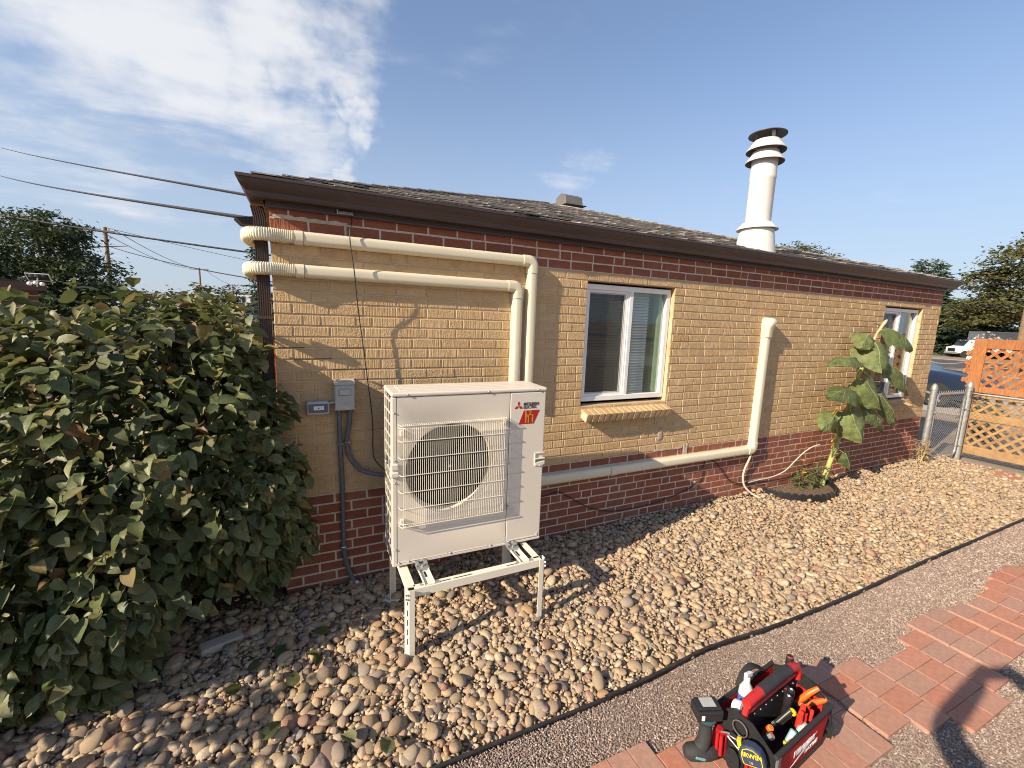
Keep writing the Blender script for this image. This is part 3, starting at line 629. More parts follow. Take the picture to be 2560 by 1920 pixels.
# 300 largest in the picture, in front of nothing: single stones
fw_ = np.array(fwd); dv = cen-np.array(CAM); dep = dv@fw_; uu = 1280+1076*(dv@np.array(r2))/dep; vv = 960-1076*(dv@np.array(u2))/dep
vis = (dep>0)&(uu>10)&(uu<2550)&(vv<1912)&(vv>0)&(~((uu<640)&(vv<1790-0.28*uu)))&(~((uu<800)&(vv<1500)))
score = np.where(vis, sz/dcam + np.where(lat,0.0015,0), 0)
top = np.argsort(-score)[:300]; istop = np.zeros(n,bool); istop[top] = True
shp, Fst = stone_shapes(2,6)
smesh = [npmesh('river_rock', s_, Fst, MATS['river_rock'], True) for s_ in shp]
for i in top:
    o_ = link('river_rock', smesh[int(i)%6], bedo); o_.matrix_local = Matrix.Translation(cen[i]) @ Matrix(RM[i].tolist()).to_4x4() @ Matrix.Diagonal((*sc3[i],1))
def scatter(idx, shapes, F):
    Vs, Fs, b = [], [], 0; k = len(shapes)
    for j in range(k):
        sel = idx[j::k]
        if len(sel)==0: continue
        V = shapes[j][None]*sc3[sel][:,None,:]; V = np.einsum('nij,nkj->nki',RM[sel],V)+cen[sel][:,None,:]
        m_ = len(shapes[j]); Vs.append(V.reshape(-1,3)); Fs.append((F[None]+(np.arange(len(sel))*m_)[:,None,None]+b).reshape(-1,3)); b += len(sel)*m_
    return np.concatenate(Vs), np.concatenate(Fs)
near = np.where((~istop)&(dcam<4.6))[0]; far = np.where((~istop)&(dcam>=4.6))[0]
s1,F1 = stone_shapes(2,8); Vn,Fn = scatter(near,s1,F1); s0,F0_ = stone_shapes(1,8); Vf,Ff = scatter(far,s0,F0_)
# small pebbles filling the gaps
P2 = np.concatenate([pts_in(-1.6,4.0,-1.425,-0.01,0.0235), pts_in(4.0,8.6,-1.425,-0.01,0.029)]); P2 = P2[(P2[:,1] > ey(P2[:,0])+0.010)&~((P2[:,0]>-0.05)&(P2[:,1]>-0.012))&(((P2[:,0]-5.14)**2+((P2[:,1]+0.02)*1.35)**2) > 0.44**2)]
n2_ = len(P2); sp2 = rng.uniform(0.005,0.0125,n2_); sc3b = np.stack([sp2*rng.uniform(1,1.4,n2_),sp2*rng.uniform(.7,1,n2_),sp2*rng.uniform(.5,.8,n2_)],-1); cen2 = np.concatenate([P2,(np.array([bed_z(a,b) for a,b in P2])+rng.uniform(0.002,0.016,n2_))[:,None]],1); RM2 = rotm(n2_,0.5)
sc3, RM, cen = sc3b, RM2, cen2
Vp,Fp = scatter(np.arange(n2_), s0, F0_)
me = npmesh('loose_rocks', np.concatenate([Vn,Vf,Vp]), np.concatenate([Fn,Ff+len(Vn),Fp+len(Vn)+len(Vf)]), MATS['river_rock'], True)
tag(link('loose_rocks', me, bedo), kind='stuff')

# plastic edging between rocks and gravel
ed = MB(); pr = random.Random(2); last = None
cuts = [-3.2,0.2,1.45,2.22,2.92,4.7,6.3,8.6]
edg = thing('landscape_edging','black plastic landscape edging between river rocks and fine gravel','edging')
for a,b in zip(cuts[:-1],cuts[1:]):
    q = MB(); m_ = max(4,int((b-a)/0.12)); up = pr.uniform(-.004,.008); tl = pr.uniform(-.01,.01)
    P0 = [Vector((a+(b-a+0.03)*i/m_, ey(a+(b-a)*i/m_)+tl*(i/m_-.5), 0)) for i in range(m_+1)]
    rows = [[p_+Vector((0,0.006,-0.05)) for p_ in P0],[p_+Vector((0,0.006,0.036+up)) for p_ in P0],[p_+Vector((0,0.008,0.042+up)) for p_ in P0],[p_+Vector((0,0.002,0.047+up)) for p_ in P0],[p_+Vector((0,-0.006,0.045+up)) for p_ in P0],[p_+Vector((0,-0.008,0.038+up)) for p_ in P0],[p_+Vector((0,-0.003,0.032+up)) for p_ in P0],[p_+Vector((0,-0.003,-0.05)) for p_ in P0]]
    q.sheet([list(r_) for r_ in zip(*rows)]); q.build('edging_strip', MATS['edging'], edg, smooth=40)

# fine gravel path
gp = MB(); gp.box(-4,8.95,-4.6,-1.36,-0.015,0.012); gpo = tag(gp.build('gravel_path', MATS['gravel_base']), 'path of fine brown crushed gravel beside the edging', 'gravel', kind='structure')
PATH_TOP = lambda x: float(np.interp(x,[1.0,1.17,1.48,1.485,2.2,2.55,2.75,2.95,3.2,3.4,3.6,4.05,4.25,4.65,4.9,5.3,6,7,8],[-1.67,-1.67,-1.67,-1.745,-1.745,-1.70,-1.775,-1.86,-1.83,-1.80,-1.75,-1.75,-1.79,-1.81,-1.76,-1.725,-1.6,-1.4,-1.2]))
# pavers: pairs of bricks laid flat, weaving two ways, columns stepping up and down
pv = tag(bpy.data.objects.new('paver_path', None), 'stepped path of red concrete pavers in the gravel', 'paver path', kind='structure'); COL.objects.link(pv)
PL, PW = 0.206, 0.103
def paver_mesh(l, w_, seed):
    r_ = random.Random(seed); c = 0.0022; q = MB(); V = []
    for (x,y) in ((-1,-1),(1,-1),(1,1),(-1,1)): V.append((x*(l/2-0.0008),y*(w_/2-0.0008),-0.05))
    for (x,y) in ((-1,-1),(1,-1),(1,1),(-1,1)): V.append((x*(l/2-0.0008),y*(w_/2-0.0008),-c))
    for (x,y) in ((-1,-1),(1,-1),(1,1),(-1,1)): V.append((x*(l/2-0.0008-c),y*(w_/2-0.0008-c),r_.uniform(-.0006,.0006)))
    q.add(V,[(4,5,9,8),(5,6,10,9),(6,7,11,10),(7,4,8,11),(8,9,10,11),(0,1,5,4),(1,2,6,5),(2,3,7,6),(3,0,4,7)]); return q.mesh('paver', MATS['paver'])
pm = [paver_mesh(PL,PW,s_) for s_ in range(4)]
rp = random.Random(21); PZ = 0.034
COLS = [(0.76,-1.66,6,'V'),(0.966,-1.66,6,'V'),(1.172,-1.672,6,'V'),(1.278,-1.675,5,'v'),(1.381,-1.675,5,'v'),(1.486,-1.744,5,'V'),(1.692,-1.748,4,'H'),(1.898,-1.75,4,'V'),(2.104,-1.74,4,'V'),(2.31,-1.74,4,'V'),(2.548,-1.705,4,'H'),(2.756,-1.775,4,'H'),(2.964,-1.862,4,'H'),(3.172,-1.862,4,'H'),(3.38,-1.80,4,'H'),(3.61,-1.748,4,'H'),(3.818,-1.748,4,'H'),(4.045,-1.79,4,'H'),(4.27,-1.815,4,'H'),(4.478,-1.80,4,'H'),(4.686,-1.76,4,'H'),(4.894,-1.725,4,'H'),(5.102,-1.725,4,'H'),(5.31,-1.77,4,'H'),(5.52,-1.80,4,'H'),(5.73,-1.74,4,'H'),(5.94,-1.66,4,'H'),(6.15,-1.62,4,'H'),(6.36,-1.56,4,'H')]
pav_rects = []
for (x,yt,rows,kind) in COLS:
    if kind == 'H':
        for r_ in range(rows):
            o_ = link('paver', rp.choice(pm), pv, (x+PL/2, yt-PW*(r_+.5), PZ+rp.uniform(-.0012,.0012)), (rp.uniform(-.004,.004),rp.uniform(-.004,.004),rp.uniform(-.008,.008)))
        pav_rects.append((x,x+PL,yt-PW*rows,yt))
    else:
        wcols = 2 if kind == 'V' else 1
        for r_ in range(max(2,rows//2)):
            for c_ in range(wcols):
                o_ = link('paver', rp.choice(pm), pv, (x+PW*(c_+.5), yt-PL*(r_+.5), PZ+rp.uniform(-.0012,.0012)), (rp.uniform(-.004,.004),rp.uniform(-.004,.004),R(90)+rp.uniform(-.008,.008)))
        pav_rects.append((x,x+PW*wcols,yt-PL*max(2,rows//2),yt))
# chips
def chips(x0,x1,y0,y1,sp,s_):
    P = pts_in(x0,x1,y0,y1,sp); ok = P[:,1] < ey(P[:,0])-0.004
    for (a,b,c_,d_) in pav_rects: ok &= ~((P[:,0]>a+0.004)&(P[:,0]<b-0.004)&(P[:,1]>c_+0.004)&(P[:,1]<d_-0.004))
    return P[ok], np.full(ok.sum(), s_)
parts_ = [chips(0.3,2.7,-1.90,-1.39,0.0078,0.0052), chips(2.7,4.6,-1.90,-1.39,0.0088,0.0058), chips(4.6,7.2,-1.80,-1.39,0.012,0.0075), chips(2.2,4.4,-2.75,-1.86,0.0082,0.0055), chips(0.3,1.9,-2.3,-1.90,0.011,0.006)]
Pc = np.concatenate([a for a,_ in parts_]); ss = np.concatenate([b for _,b in parts_]); nc = len(Pc)
base = np.array([[1,0,0],[-1,0,0],[0,1,0],[0,-1,0],[0,0,1],[0,0,-1]],float); Fo = np.array([[0,2,4],[2,1,4],[1,3,4],[3,0,4],[2,0,5],[1,2,5],[3,1,5],[0,3,5]])
sc_c = ss[:,None]*np.stack([rng.uniform(.7,1.7,nc),rng.uniform(.6,1.0,nc),rng.uniform(.5,.9,nc)],-1)
Rc = rotm(nc,0.5); Vc = (base[None]+rng.uniform(-.3,.3,(nc,6,3)))*sc_c[:,None,:]; Vc = np.einsum('nij,nkj->nki',Rc,Vc)
Vc += np.concatenate([Pc, (0.013+rng.uniform(0,0.008,nc))[:,None]],1)[:,None,:]
me = npmesh('gravel_chips', Vc.reshape(-1,3), (Fo[None]+(np.arange(nc)*6)[:,None,None]).reshape(-1,3), MATS['gravel_chip'])
tag(link('gravel_chips', me, gpo), kind='stuff')
# ------------------------------------------------------------------ heat pump on its stand
HP = thing('heat_pump', 'beige outdoor heat pump unit with round fan behind a white wire grille', 'heat pump', (0.576,-0.567,0.452), -0.019)
UW, UD, UH = 0.95, 0.285, 1.012; FCX, FCZ, FR = 0.345, 0.548, 0.268
LIDZ = UH-0.024
# front skin with the fan opening
q = MB(); NS = 64
px0,px1,pz0,pz1 = 0.028,0.70,0.012,LIDZ-0.002
def rectpt(a):
    dx,dz = math.cos(a),math.sin(a); t = 1e9
    for lim,c,d in ((px1-FCX,0,dx),(px0-FCX,0,dx),(pz1-FCZ,1,dz),(pz0-FCZ,1,dz)):
        if abs(d)>1e-9 and lim/d>0: t = min(t,lim/d)
    return FCX+dx*t, FCZ+dz*t
angs = sorted([2*math.pi*k/NS for k in range(NS)]+[math.atan2(z-FCZ,x-FCX)%(2*math.pi) for x in (px0,px1) for z in (pz0,pz1)])
outer = [rectpt(a) for a in angs]; m_ = len(angs)
rows = [[(x,0.0,z) for x,z in outer],[(FCX+FR*math.cos(a)*1.045,0.0,FCZ+FR*math.sin(a)*1.045) for a in angs],[(FCX+FR*math.cos(a)*1.012,0.004,FCZ+FR*math.sin(a)*1.012) for a in angs],[(FCX+FR*math.cos(a),0.014,FCZ+FR*math.sin(a)) for a in angs],[(FCX+FR*math.cos(a)*0.985,0.09,FCZ+FR*math.sin(a)*0.985) for a in angs]]
vs = [p_ for r_ in rows for p_ in r_]; q.add(vs,[(i*m_+k,i*m_+(k+1)%m_,(i+1)*m_+(k+1)%m_,(i+1)*m_+k) for i in range(4) for k in range(m_)])
q.build('front_panel', MATS['unit_paint'], HP, smooth=30)
q = MB(); q.box(0.704,UW-0.001,-0.0015,UD-0.004,0.012,LIDZ-0.002); q.build('service_panel', MATS['unit_paint'], HP, bevel=0.006)
q = MB(); q.box(0.0,0.0275,-0.001,0.03,0.006,LIDZ-0.002); q.build('corner_post', MATS['unit_paint'], HP, bevel=0.005)
q = MB(); q.box(0.0,0.02,UD-0.02,UD,0.006,LIDZ-0.002); q.build('corner_post', MATS['unit_paint'], HP, bevel=0.004)
q = MB(); q.box(0.0,UW,-0.002,UD,-0.004,0.0115); q.build('base_pan', MATS['unit_paint'], HP, bevel=0.003)
q = MB(); q.box(0.0275,0.70,0.001,0.0035,LIDZ-0.01,LIDZ); q.box(0.022,0.703,0.28,UD,0.012,LIDZ-0.002); q.build('back_panel', MATS['coil_dark'], HP)
q = MB(); q.box(0.03,0.699,0.20,0.205,0.014,LIDZ-0.01); q.build('coil', MATS['coil_dark'], HP)
q = MB(); q.box(-0.003,UW+0.003,-0.006,UD+0.003,LIDZ,UH)
lid = q.build('top_panel', MATS['unit_paint'], HP, bevel=0.009, seg=3)
for k in range(4):
    q = MB(); q.box(0.05,UW-0.06,0.045+0.055*k,0.073+0.055*k,UH-0.002,UH+0.004); q.build('lid_rib', MATS['unit_paint'], lid, bevel=0.004)
# left side: open coil guard
sg = MB()
for k in range(15): 
    z = 0.02+k*(LIDZ-0.05)/14; sg.box(-0.002,0.003,0.03,UD-0.02,z-0.0045,z+0.0045)
for k in range(4):
    y = 0.035+k*(UD-0.075)/3; sg.box(-0.003,0.0025,y-0.004,y+0.004,0.0,LIDZ-0.005)
sg.build('side_guard', MATS['unit_paint'], HP)
q = MB(); q.box(0.012,0.02,0.03,UD-0.021,0.013,LIDZ-0.006); q.build('side_coil', MATS['coil_dark'], HP)
# fan
fan = MB()
for b in range(3):
    grid = []
    for i in range(9):
        r_ = 0.05+(FR*0.93-0.05)*i/8; row = []
        for j in range(7):
            a = b*2*math.pi/3+ (j/6-0.5)*R(78)+R(24)*i/8; row.append((FCX+r_*math.cos(a),0.075+0.055*(j/6),FCZ+r_*math.sin(a)))
        grid.append(row)
    fan.sheet(grid)
fo = fan.build('fan', MATS['fan_black'], HP, smooth=60)
q = MB(); q.lathe([(0.0,-0.012),(0.035,-0.010),(0.06,0.0),(0.064,0.02),(0.064,0.06)], n=32, c=(FCX,0.062,FCZ), ax=(0,1,0)); q.build('hub', MATS['fan_black'], fo, smooth=40)
q = MB(); q.lathe([(0.0,-0.006),(0.008,-0.005),(0.009,0.004)], n=10, c=(FCX,0.05,FCZ), ax=(0,1,0)); q.build('hub_nut', MATS['zinc_bright'], fo)
# grille of bent wires
GX0,GX1,GZ0,GZ1 = 0.046,0.672,0.240,0.838; GY = -0.034
gr = MB(); nw = 52
for k in range(nw+1):
    x = GX0+0.012+(GX1-GX0-0.024)*k/nw
    gr.tube([(x,-0.002,GZ1-0.004),(x,GY+0.010,GZ1-0.001),(x,GY+0.002,GZ1-0.008),(x,GY,GZ1-0.02),(x,GY,GZ0+0.02),(x,GY+0.002,GZ0+0.008),(x,GY+0.01,GZ0+0.001),(x,-0.002,GZ0+0.004)],0.0012,4)
gro = gr.build('fan_grille', MATS['unit_wire'], HP, smooth=60)
for k,z in enumerate([GZ1-0.004,0.745,0.647,0.549,0.451,0.353,GZ0+0.006]):
    q = MB(); yo = GY-0.003
    q.tube([(GX0-0.010,0.002,z),(GX0-0.008,GY*0.5,z),(GX0,yo,z),(GX0+0.02,yo,z),(GX1-0.02,yo,z),(GX1,yo,z),(GX1+0.008,GY*0.5,z),(GX1+0.010,0.002,z)],0.0024,6); q.build('cross_wire', MATS['unit_wire'], gro, smooth=60)
for z in (GZ1-0.022,GZ0+0.02):
    q = MB(); q.tube([(GX0-0.008,0.002,z),(GX0-0.006,GY+0.02,z),(GX0+0.006,GY+0.006,z),(GX1-0.006,GY+0.006,z),(GX1+0.006,GY+0.02,z),(GX1+0.008,0.002,z)],0.003,6); q.build('cross_wire', MATS['unit_wire'], gro, smooth=60)
for (x,z) in ((GX0+0.006,GZ1-0.05),(GX1-0.004,GZ1-0.03),(GX1-0.004,GZ0+0.03),(GX0+0.006,GZ0+0.03)):
    q = MB(); q.obox((x,-0.012,z),(0.022,0.02,0.035)); q.build('grille_clip', MATS['unit_paint'], gro, bevel=0.004)
# handles
q = MB(); q.box(-0.006,0.034,-0.012,0.03,0.575,0.612); q.box(-0.010,0.036,-0.016,0.03,0.535,0.566); q.box(-0.004,0.030,-0.006,0.03,0.560,0.585)
q.build('handle', MATS['unit_paint'], HP, bevel=0.006)
q = MB(); q.box(0.884,0.892,-0.008,-0.001,0.505,0.59); q.box(0.884,0.955,-0.008,-0.001,0.584,0.592); q.box(0.884,0.957,-0.012,0.0,0.548,0.556); q.prism([(0.892,-0.010,0.525),(0.957,-0.010,0.535),(0.957,-0.010,0.515),(0.93,-0.010,0.498),(0.892,-0.010,0.508)],(0,0.012,0))
hd = q.build('handle', MATS['unit_paint'], HP, bevel=0.002)
q = MB(); q.box(0.892,0.951,-0.003,-0.0018,0.526,0.547); q.build('handle_recess', MATS['galv_dark'], hd)
sm = MB(); sm.lathe([(0.0,-0.0055),(0.0035,-0.005),(0.006,-0.002),(0.0062,0.001)], n=10, ax=(0,1,0)); sme = sm.mesh('screw', MATS['galvanized'], 40)
for (x,z) in [(0.085,UH-0.012),(0.56,UH-0.012),(0.89,UH-0.012),(0.012,0.90),(0.014,0.63),(0.014,0.50),(0.016,0.10),(0.09,0.016),(0.34,0.016),(0.60,0.016),(0.725,0.016),(0.708,0.545),(0.71,0.26),(0.036,0.015),(0.945,0.54),(0.925,0.507)]:
    link('screw', sme, HP, (x,-0.0065 if z>UH-.02 else (-0.0105 if (x,z)==(0.925,0.507) else -0.001),z))
for (x0,x1) in ((0.05,0.32),(0.36,0.58)):
    q = MB(); q.box(x0,x1,-0.0025,0.002,0.0135,0.019); q.build('panel_bead', MATS['unit_paint'], HP, bevel=0.001)
q = MB(); q.box(0.73,0.93,-0.004,0.002,0.020,0.027); q.box(0.922,0.93,-0.004,0.002,0.027,0.045); q.build('panel_bead', MATS['unit_paint'], HP, bevel=0.001)
# badge: three red diamonds, lettering, red parallelogram with gold figures
lg = MB(); yb = -0.0026
def dia(c, a, w_, h_):
    c = Vector(c); ca,sa = math.cos(a),math.sin(a)
    P = [Vector((x*ca-z*sa,0,x*sa+z*ca))+c for x,z in ((0,0),(w_/2,h_/2),(0,h_),(-w_/2,h_/2))]; lg.prism(P,(0,0.001,0))
cx_, cz_ = 0.7605, 0.9
for a in (0,R(120),R(-120)): dia((cx_,yb,cz_),a,0.018,0.0315)
lgo = lg.build('diamond_emblem', MATS['logo_red'], HP)
text('lettering', 'MITSUBISHI', 0.0255, MATS['print_black'], HP, (0.7925,yb,0.9035), (R(90),0,0), sx=0.83, bold=0.0003)
text('lettering', 'ELECTRIC', 0.0255, MATS['print_black'], HP, (0.7925,yb,0.8835), (R(90),0,0), sx=0.83, bold=0.0003)
q = MB(); q.prism([(0.797,yb,0.871),(0.908,yb,0.871),(0.868,yb,0.785),(0.764,yb,0.785)],(0,0.001,0)); bd = q.build('badge', MATS['logo_red'], HP)
text('badge_figure', 'h', 0.105, MATS['logo_gold'], bd, (0.805,yb-0.0008,0.794), (R(90),0,0), sx=0.62, bold=0.002)
text('badge_figure', '2', 0.045, MATS['logo_gold'], bd, (0.832,yb-0.0008,0.840), (R(90),0,0), sx=0.9, bold=0.001)
text('badge_figure', 'i', 0.075, MATS['logo_gold'], bd, (0.852,yb-0.0008,0.794), (R(90),0,0), sx=0.9, bold=0.002)

# stand
ST = thing('equipment_stand', 'beige slotted steel stand holding up the heat pump on four legs', 'stand')
ZT_ = 0.433; XA, XB = 0.602, 1.447; YF, YBk = -0.815, -0.275
def lprof(name, p0, p1, inward, m='stand_paint', wv=0.045, wh=0.042, t=0.004):
    """angle iron: one flange hangs down on the outside, the other lies flat on top"""
    q = MB(); p0,p1 = Vector(p0),Vector(p1); iw = Vector(inward).normalized(); dn = Vector((0,0,-1))
    pr_ = [Vector((0,0,0)), iw*wh, iw*wh+dn*t, iw*t+dn*t, iw*t+dn*wv, dn*wv]
    q.prism([p0+a for a in pr_], p1-p0); return q.build(name, MATS[m], ST)
fb = lprof('front_beam', (XA+0.05,YF+0.022,ZT_), (XB-0.02,YF+0.022,ZT_), (0,1,0))
lprof('back_beam', (XA+0.05,YBk-0.005,ZT_), (XB-0.02,YBk-0.005,ZT_), (0,-1,0))
lprof('side_rail', (XA+0.016,YF+0.05,ZT_), (XA+0.016,YBk-0.02,ZT_), (1,0,0))
lprof('side_rail', (XB-0.016,YF+0.05,ZT_), (XB-0.016,YBk-0.02,ZT_), (-1,0,0))
for (x0,x1) in ((0.80,0.86),(0.872,0.985),(1.20,1.285),(1.297,1.33)):
    q = MB(); q.box(x0,x1,YF+0.036,YF+0.043,ZT_-0.001,ZT_+0.0006); q.build('slot', MATS['fan_black'], fb)
def leg(x, y, sx, sy):
    q = MB(); a,t = 0.045,0.004; zt, zb = ZT_+0.012, 0.02
    # corner angle with a chamfered outer corner facing outwards
    P = [(0,0.045*sy),(0,0.016*sy),(0.016*sx,0),(0.045*sx,0),(0.045*sx,t*sy),(0.018*sx,t*sy),(t*sx,0.018*sy),(t*sx,0.045*sy)]
    q.prism([(x+px_,y+py_,zb) for px_,py_ in P],(0,0,zt-zb)); lo = q.build('leg', MATS['stand_paint'], ST)
    for k in range(5):
        z = zt-0.075-k*0.056; c0 = Vector((x+0.0079*sx,y+0.0079*sy,z)); q = MB(); q.obox(c0,(0.0052,0.0012,0.036 if k else 0.02),(0,0,R(-45 if sx*sy>0 else 45))); q.build('slot', MATS['fan_black'], lo)
    for k in range(2):
        z = zt-0.022-k*0.024; q = MB(); dirv = Vector((-sx,-sy,0)).normalized(); p_ = Vector((x+0.008*sx,y+0.008*sy,z)); q.cyl(p_,p_+dirv*0.010,0.0075,6); q.build('bolt', MATS['zinc_bright'], lo)
    fz_ = 0.022 if sy>0 else 0.0; q = MB(); q.lathe([(0.0,0.072-fz_*2),(0.05,0.072-fz_*2),(0.052,0.070-fz_*2),(0.052,0.065-fz_*2),(0.0,0.064-fz_*2)], n=28, c=(x+0.02*sx,y+0.02*sy,0)); q.build('foot', MATS['stand_paint'], lo, smooth=40)
leg(XA,YF,1,1); leg(XB,YF,-1,1); leg(XA,YBk,1,-1); leg(XB,YBk,-1,-1)
for x in (0.735,1.315):      # cross bars with slots and clamps under the unit
    q = MB(); q.box(x-0.03,x+0.03,YF+0.03,YBk-0.03,ZT_+0.001,ZT_+0.006); q.box(x-0.03,x-0.026,YF+0.03,YBk-0.03,ZT_+0.006,ZT_+0.016); q.box(x+0.026,x+0.03,YF+0.03,YBk-0.03,ZT_+0.006,ZT_+0.016)
    cb = q.build('cross_bar', MATS['stand_paint'], ST, bevel=0.001)
    q = MB(); q.box(x-0.006,x+0.006,YF+0.10,YF+0.155,ZT_+0.0055,ZT_+0.0068); q.build('slot', MATS['fan_black'], cb)
    q = MB(); q.box(x-0.036,x+0.036,YF+0.165,YF+0.235,ZT_+0.009,ZT_+0.0165); q.box(x-0.034,x-0.014,YF+0.20,YF+0.27,ZT_+0.0165,ZT_+0.03); q.box(x+0.014,x+0.034,YF+0.20,YF+0.27,ZT_+0.0165,ZT_+0.03); q.lathe([(0.0,0.026),(0.008,0.025),(0.009,0.016)], n=6, c=(x,YF+0.195,ZT_)); q.box(x-0.008,x+0.008,YF+0.235,YF+0.262,ZT_+0.0165,ZT_+0.024)
    q.build('clamp', MATS['galvanized'], cb, bevel=0.002)
    q = MB(); q.lathe([(0.0,0.012),(0.007,0.011),(0.008,0.0)], n=6, c=(x-0.045,YF+0.045,ZT_)); q.box(x+0.032,x+0.06,YF+0.03,YF+0.05,ZT_+0.0005,ZT_+0.003); q.build('bolt', MATS['zinc_bright'], cb)

# ------------------------------------------------------------------ beige line covers on the wall
def rr_prof(w_, d_, n=4, back=0.0):
    """D-shaped cover section: (across, outwards)"""
    P = [(-w_/2,0),(-w_/2,d_*0.45)]
    for k in range(n+1):
        a = math.pi-k*(math.pi/2)/n; P.append((-w_/2+d_*0.42+math.cos(a)*d_*0.42, d_*0.58+math.sin(a)*d_*0.42))
    for k in range(n+1):
        a = math.pi/2-k*(math.pi/2)/n; P.append((w_/2-d_*0.42+math.cos(a)*d_*0.42, d_*0.58+math.sin(a)*d_*0.42))
    P += [(w_/2,d_*0.45),(w_/2,0)]; return P
def duct(name, path, w_, d_, parent, m='cream_pvc', y0=-0.001, smooth=40):
    """cover swept along a path in the wall plane (x,z)"""
    P = rr_prof(w_,d_); q = MB(); rings = []
    for i,(x,z) in enumerate(path):
        a = path[max(i-1,0)]; b = path[min(i+1,len(path)-1)]; d = Vector((b[0]-a[0],b[1]-a[1])).normalized(); nn = Vector((-d.y,d.x))
        rings.append([(x+nn.x*u_, y0-v_, z+nn.y*u_) for u_,v_ in P])
    n_ = len(P); vs = [c for r_ in rings for c in r_]
    q.add(vs,[(i*n_+k,i*n_+(k+1)%n_,(i+1)*n_+(k+1)%n_,(i+1)*n_+k) for i in range(len(rings)-1) for k in range(n_)]+[tuple(range(n_)),tuple((len(rings)-1)*n_+k for k in range(n_))])
    return q.build(name, MATS[m], parent, smooth=smooth)
def elbow(x, z, h, vdir, w_, d_, parent, r_=0.03, lead=0.045):
    """corner piece joining a run from the left (h=-1) to a run going down/up"""
    pts = [(x+h*lead-0*0,z),(x+h*r_*0.9,z)]+[(x+h*r_*(1-math.sin(t_)), z+vdir*r_*(1-math.cos(t_))) for t_ in [R(15*k) for k in range(1,6)]]+[(x,z+vdir*r_),(x,z+vdir*(lead))]
    return duct('elbow', pts, w_+0.007, d_+0.004, parent)
PW_, PD_ = 0.074, 0.058
def flex(name, z, parent, x_end):
    """ribbed flexible bend that swings round the downspout to the side wall"""
    ctr = [Vector((x_end,-0.034,z)),Vector((x_end-0.05,-0.035,z)),Vector((0.05,-0.040,z)),Vector((-0.01,-0.052,z)),Vector((-0.055,-0.05,z)),Vector((-0.092,-0.025,z)),Vector((-0.112,0.02,z-0.004)),Vector((-0.116,0.07,z-0.010)),Vector((-0.105,0.13,z-0.016)),Vector((-0.08,0.18,z-0.02)),Vector((-0.04,0.22,z-0.024))]
    # resample
    L_ = [0]
    for a,b in zip(ctr[:-1],ctr[1:]): L_.append(L_[-1]+(b-a).length)
    T_ = L_[-1]; m_ = int(T_/0.0026); pts = []
    xs_i = np.interp(np.linspace(0,T_,m_),L_,[c.x for c in ctr]); ys_i = np.interp(np.linspace(0,T_,m_),L_,[c.y for c in ctr]); zs_i = np.interp(np.linspace(0,T_,m_),L_,[c.z for c in ctr])
    k_ = np.ones(15)/15
    sm_ = lambda a: np.convolve(np.pad(a,7,mode='edge'),k_,'valid')
    xs_i,ys_i,zs_i = sm_(xs_i),sm_(ys_i),sm_(zs_i)
    pts = list(zip(xs_i,ys_i,zs_i)); rs_ = [0.0375 if (i%4) in (1,2) else 0.0335 for i in range(m_)]
    prof = [(0.85*math.copysign(abs(math.cos(t_))**0.7,math.cos(t_)), 0.98*math.copysign(abs(math.sin(t_))**0.7,math.sin(t_))) for t_ in [2*math.pi*k/20 for k in range(20)]]
    q = MB(); q.tube(pts, rs_, prof=prof); return q.build(name, MATS['cream_pvc'], parent, smooth=50)
def set_cover(label, z, xe, zb, bottom_z):
    t = thing('line_cover', label, 'line cover', (0,0,0), 0, 'beige line covers on the wall')
    x0 = 0.175
    flex('flexible_bend', z, t, x0-0.045)
    duct('coupling', [(x0-0.048,z),(x0-0.002,z)], PW_+0.004, PD_+0.004, t)
    duct('straight_cover', [(x0,z),(xe-0.06,z)], PW_, PD_, t)
    q = MB(); q.box(x0,xe-0.06,-0.004-PD_*0.28,-0.003-PD_*0.26,z-PW_/2-0.0012,z-PW_/2+0.001); q.build('cover_seam', MATS['cream_pvc'], t)
    elbow(xe,z,-1,-1,PW_,PD_,t, r_=0.036, lead=0.085)
    duct('straight_cover', [(xe,z-0.084),(xe,bottom_z)], PW_, PD_, t)
    return t
set_cover('upper beige line cover wrapping the corner under the red brick band', 2.300, 1.684, 0, 1.25)
set_cover('lower beige line cover wrapping the corner below its twin', 2.113, 1.571, 0, 1.25)
t = thing('line_cover', 'beige line cover climbing the wall right of the larger window', 'line cover', (0,0,0), 0, 'beige line covers on the wall')
XV, ZH = 4.40, 0.600
duct('straight_cover', [(1.40,ZH),(2.52,ZH)], 0.082, 0.062, t); duct('coupling', [(2.522,ZH),(2.585,ZH)], 0.088, 0.067, t); duct('straight_cover', [(2.587,ZH),(XV-0.05,ZH)], 0.082, 0.062, t)
duct('elbow', [(XV-0.085,ZH),(XV-0.045,ZH)]+[(XV-0.045+0.045*math.sin(R(15*k)), ZH+0.045-0.045*math.cos(R(15*k))) for k in range(1,7)]+[(XV,ZH+0.085)], 0.09, 0.068, t)
duct('straight_cover', [(XV,ZH+0.08),(XV,1.79)], 0.082, 0.062, t)
q = MB(); P = rr_prof(0.098,0.075); rings = []
for (z_,s_,dd) in ((1.785,0.95,0.98),(1.79,1,1),(1.86,1.0,1.03),(1.885,1.06,1.18),(1.915,1.12,1.36),(1.945,1.12,1.40),(1.965,1.02,1.28),(1.978,0.82,0.95),(1.982,0.55,0.5)): rings.append([(XV+a*s_, -0.001-b*dd, z_) for a,b in P])
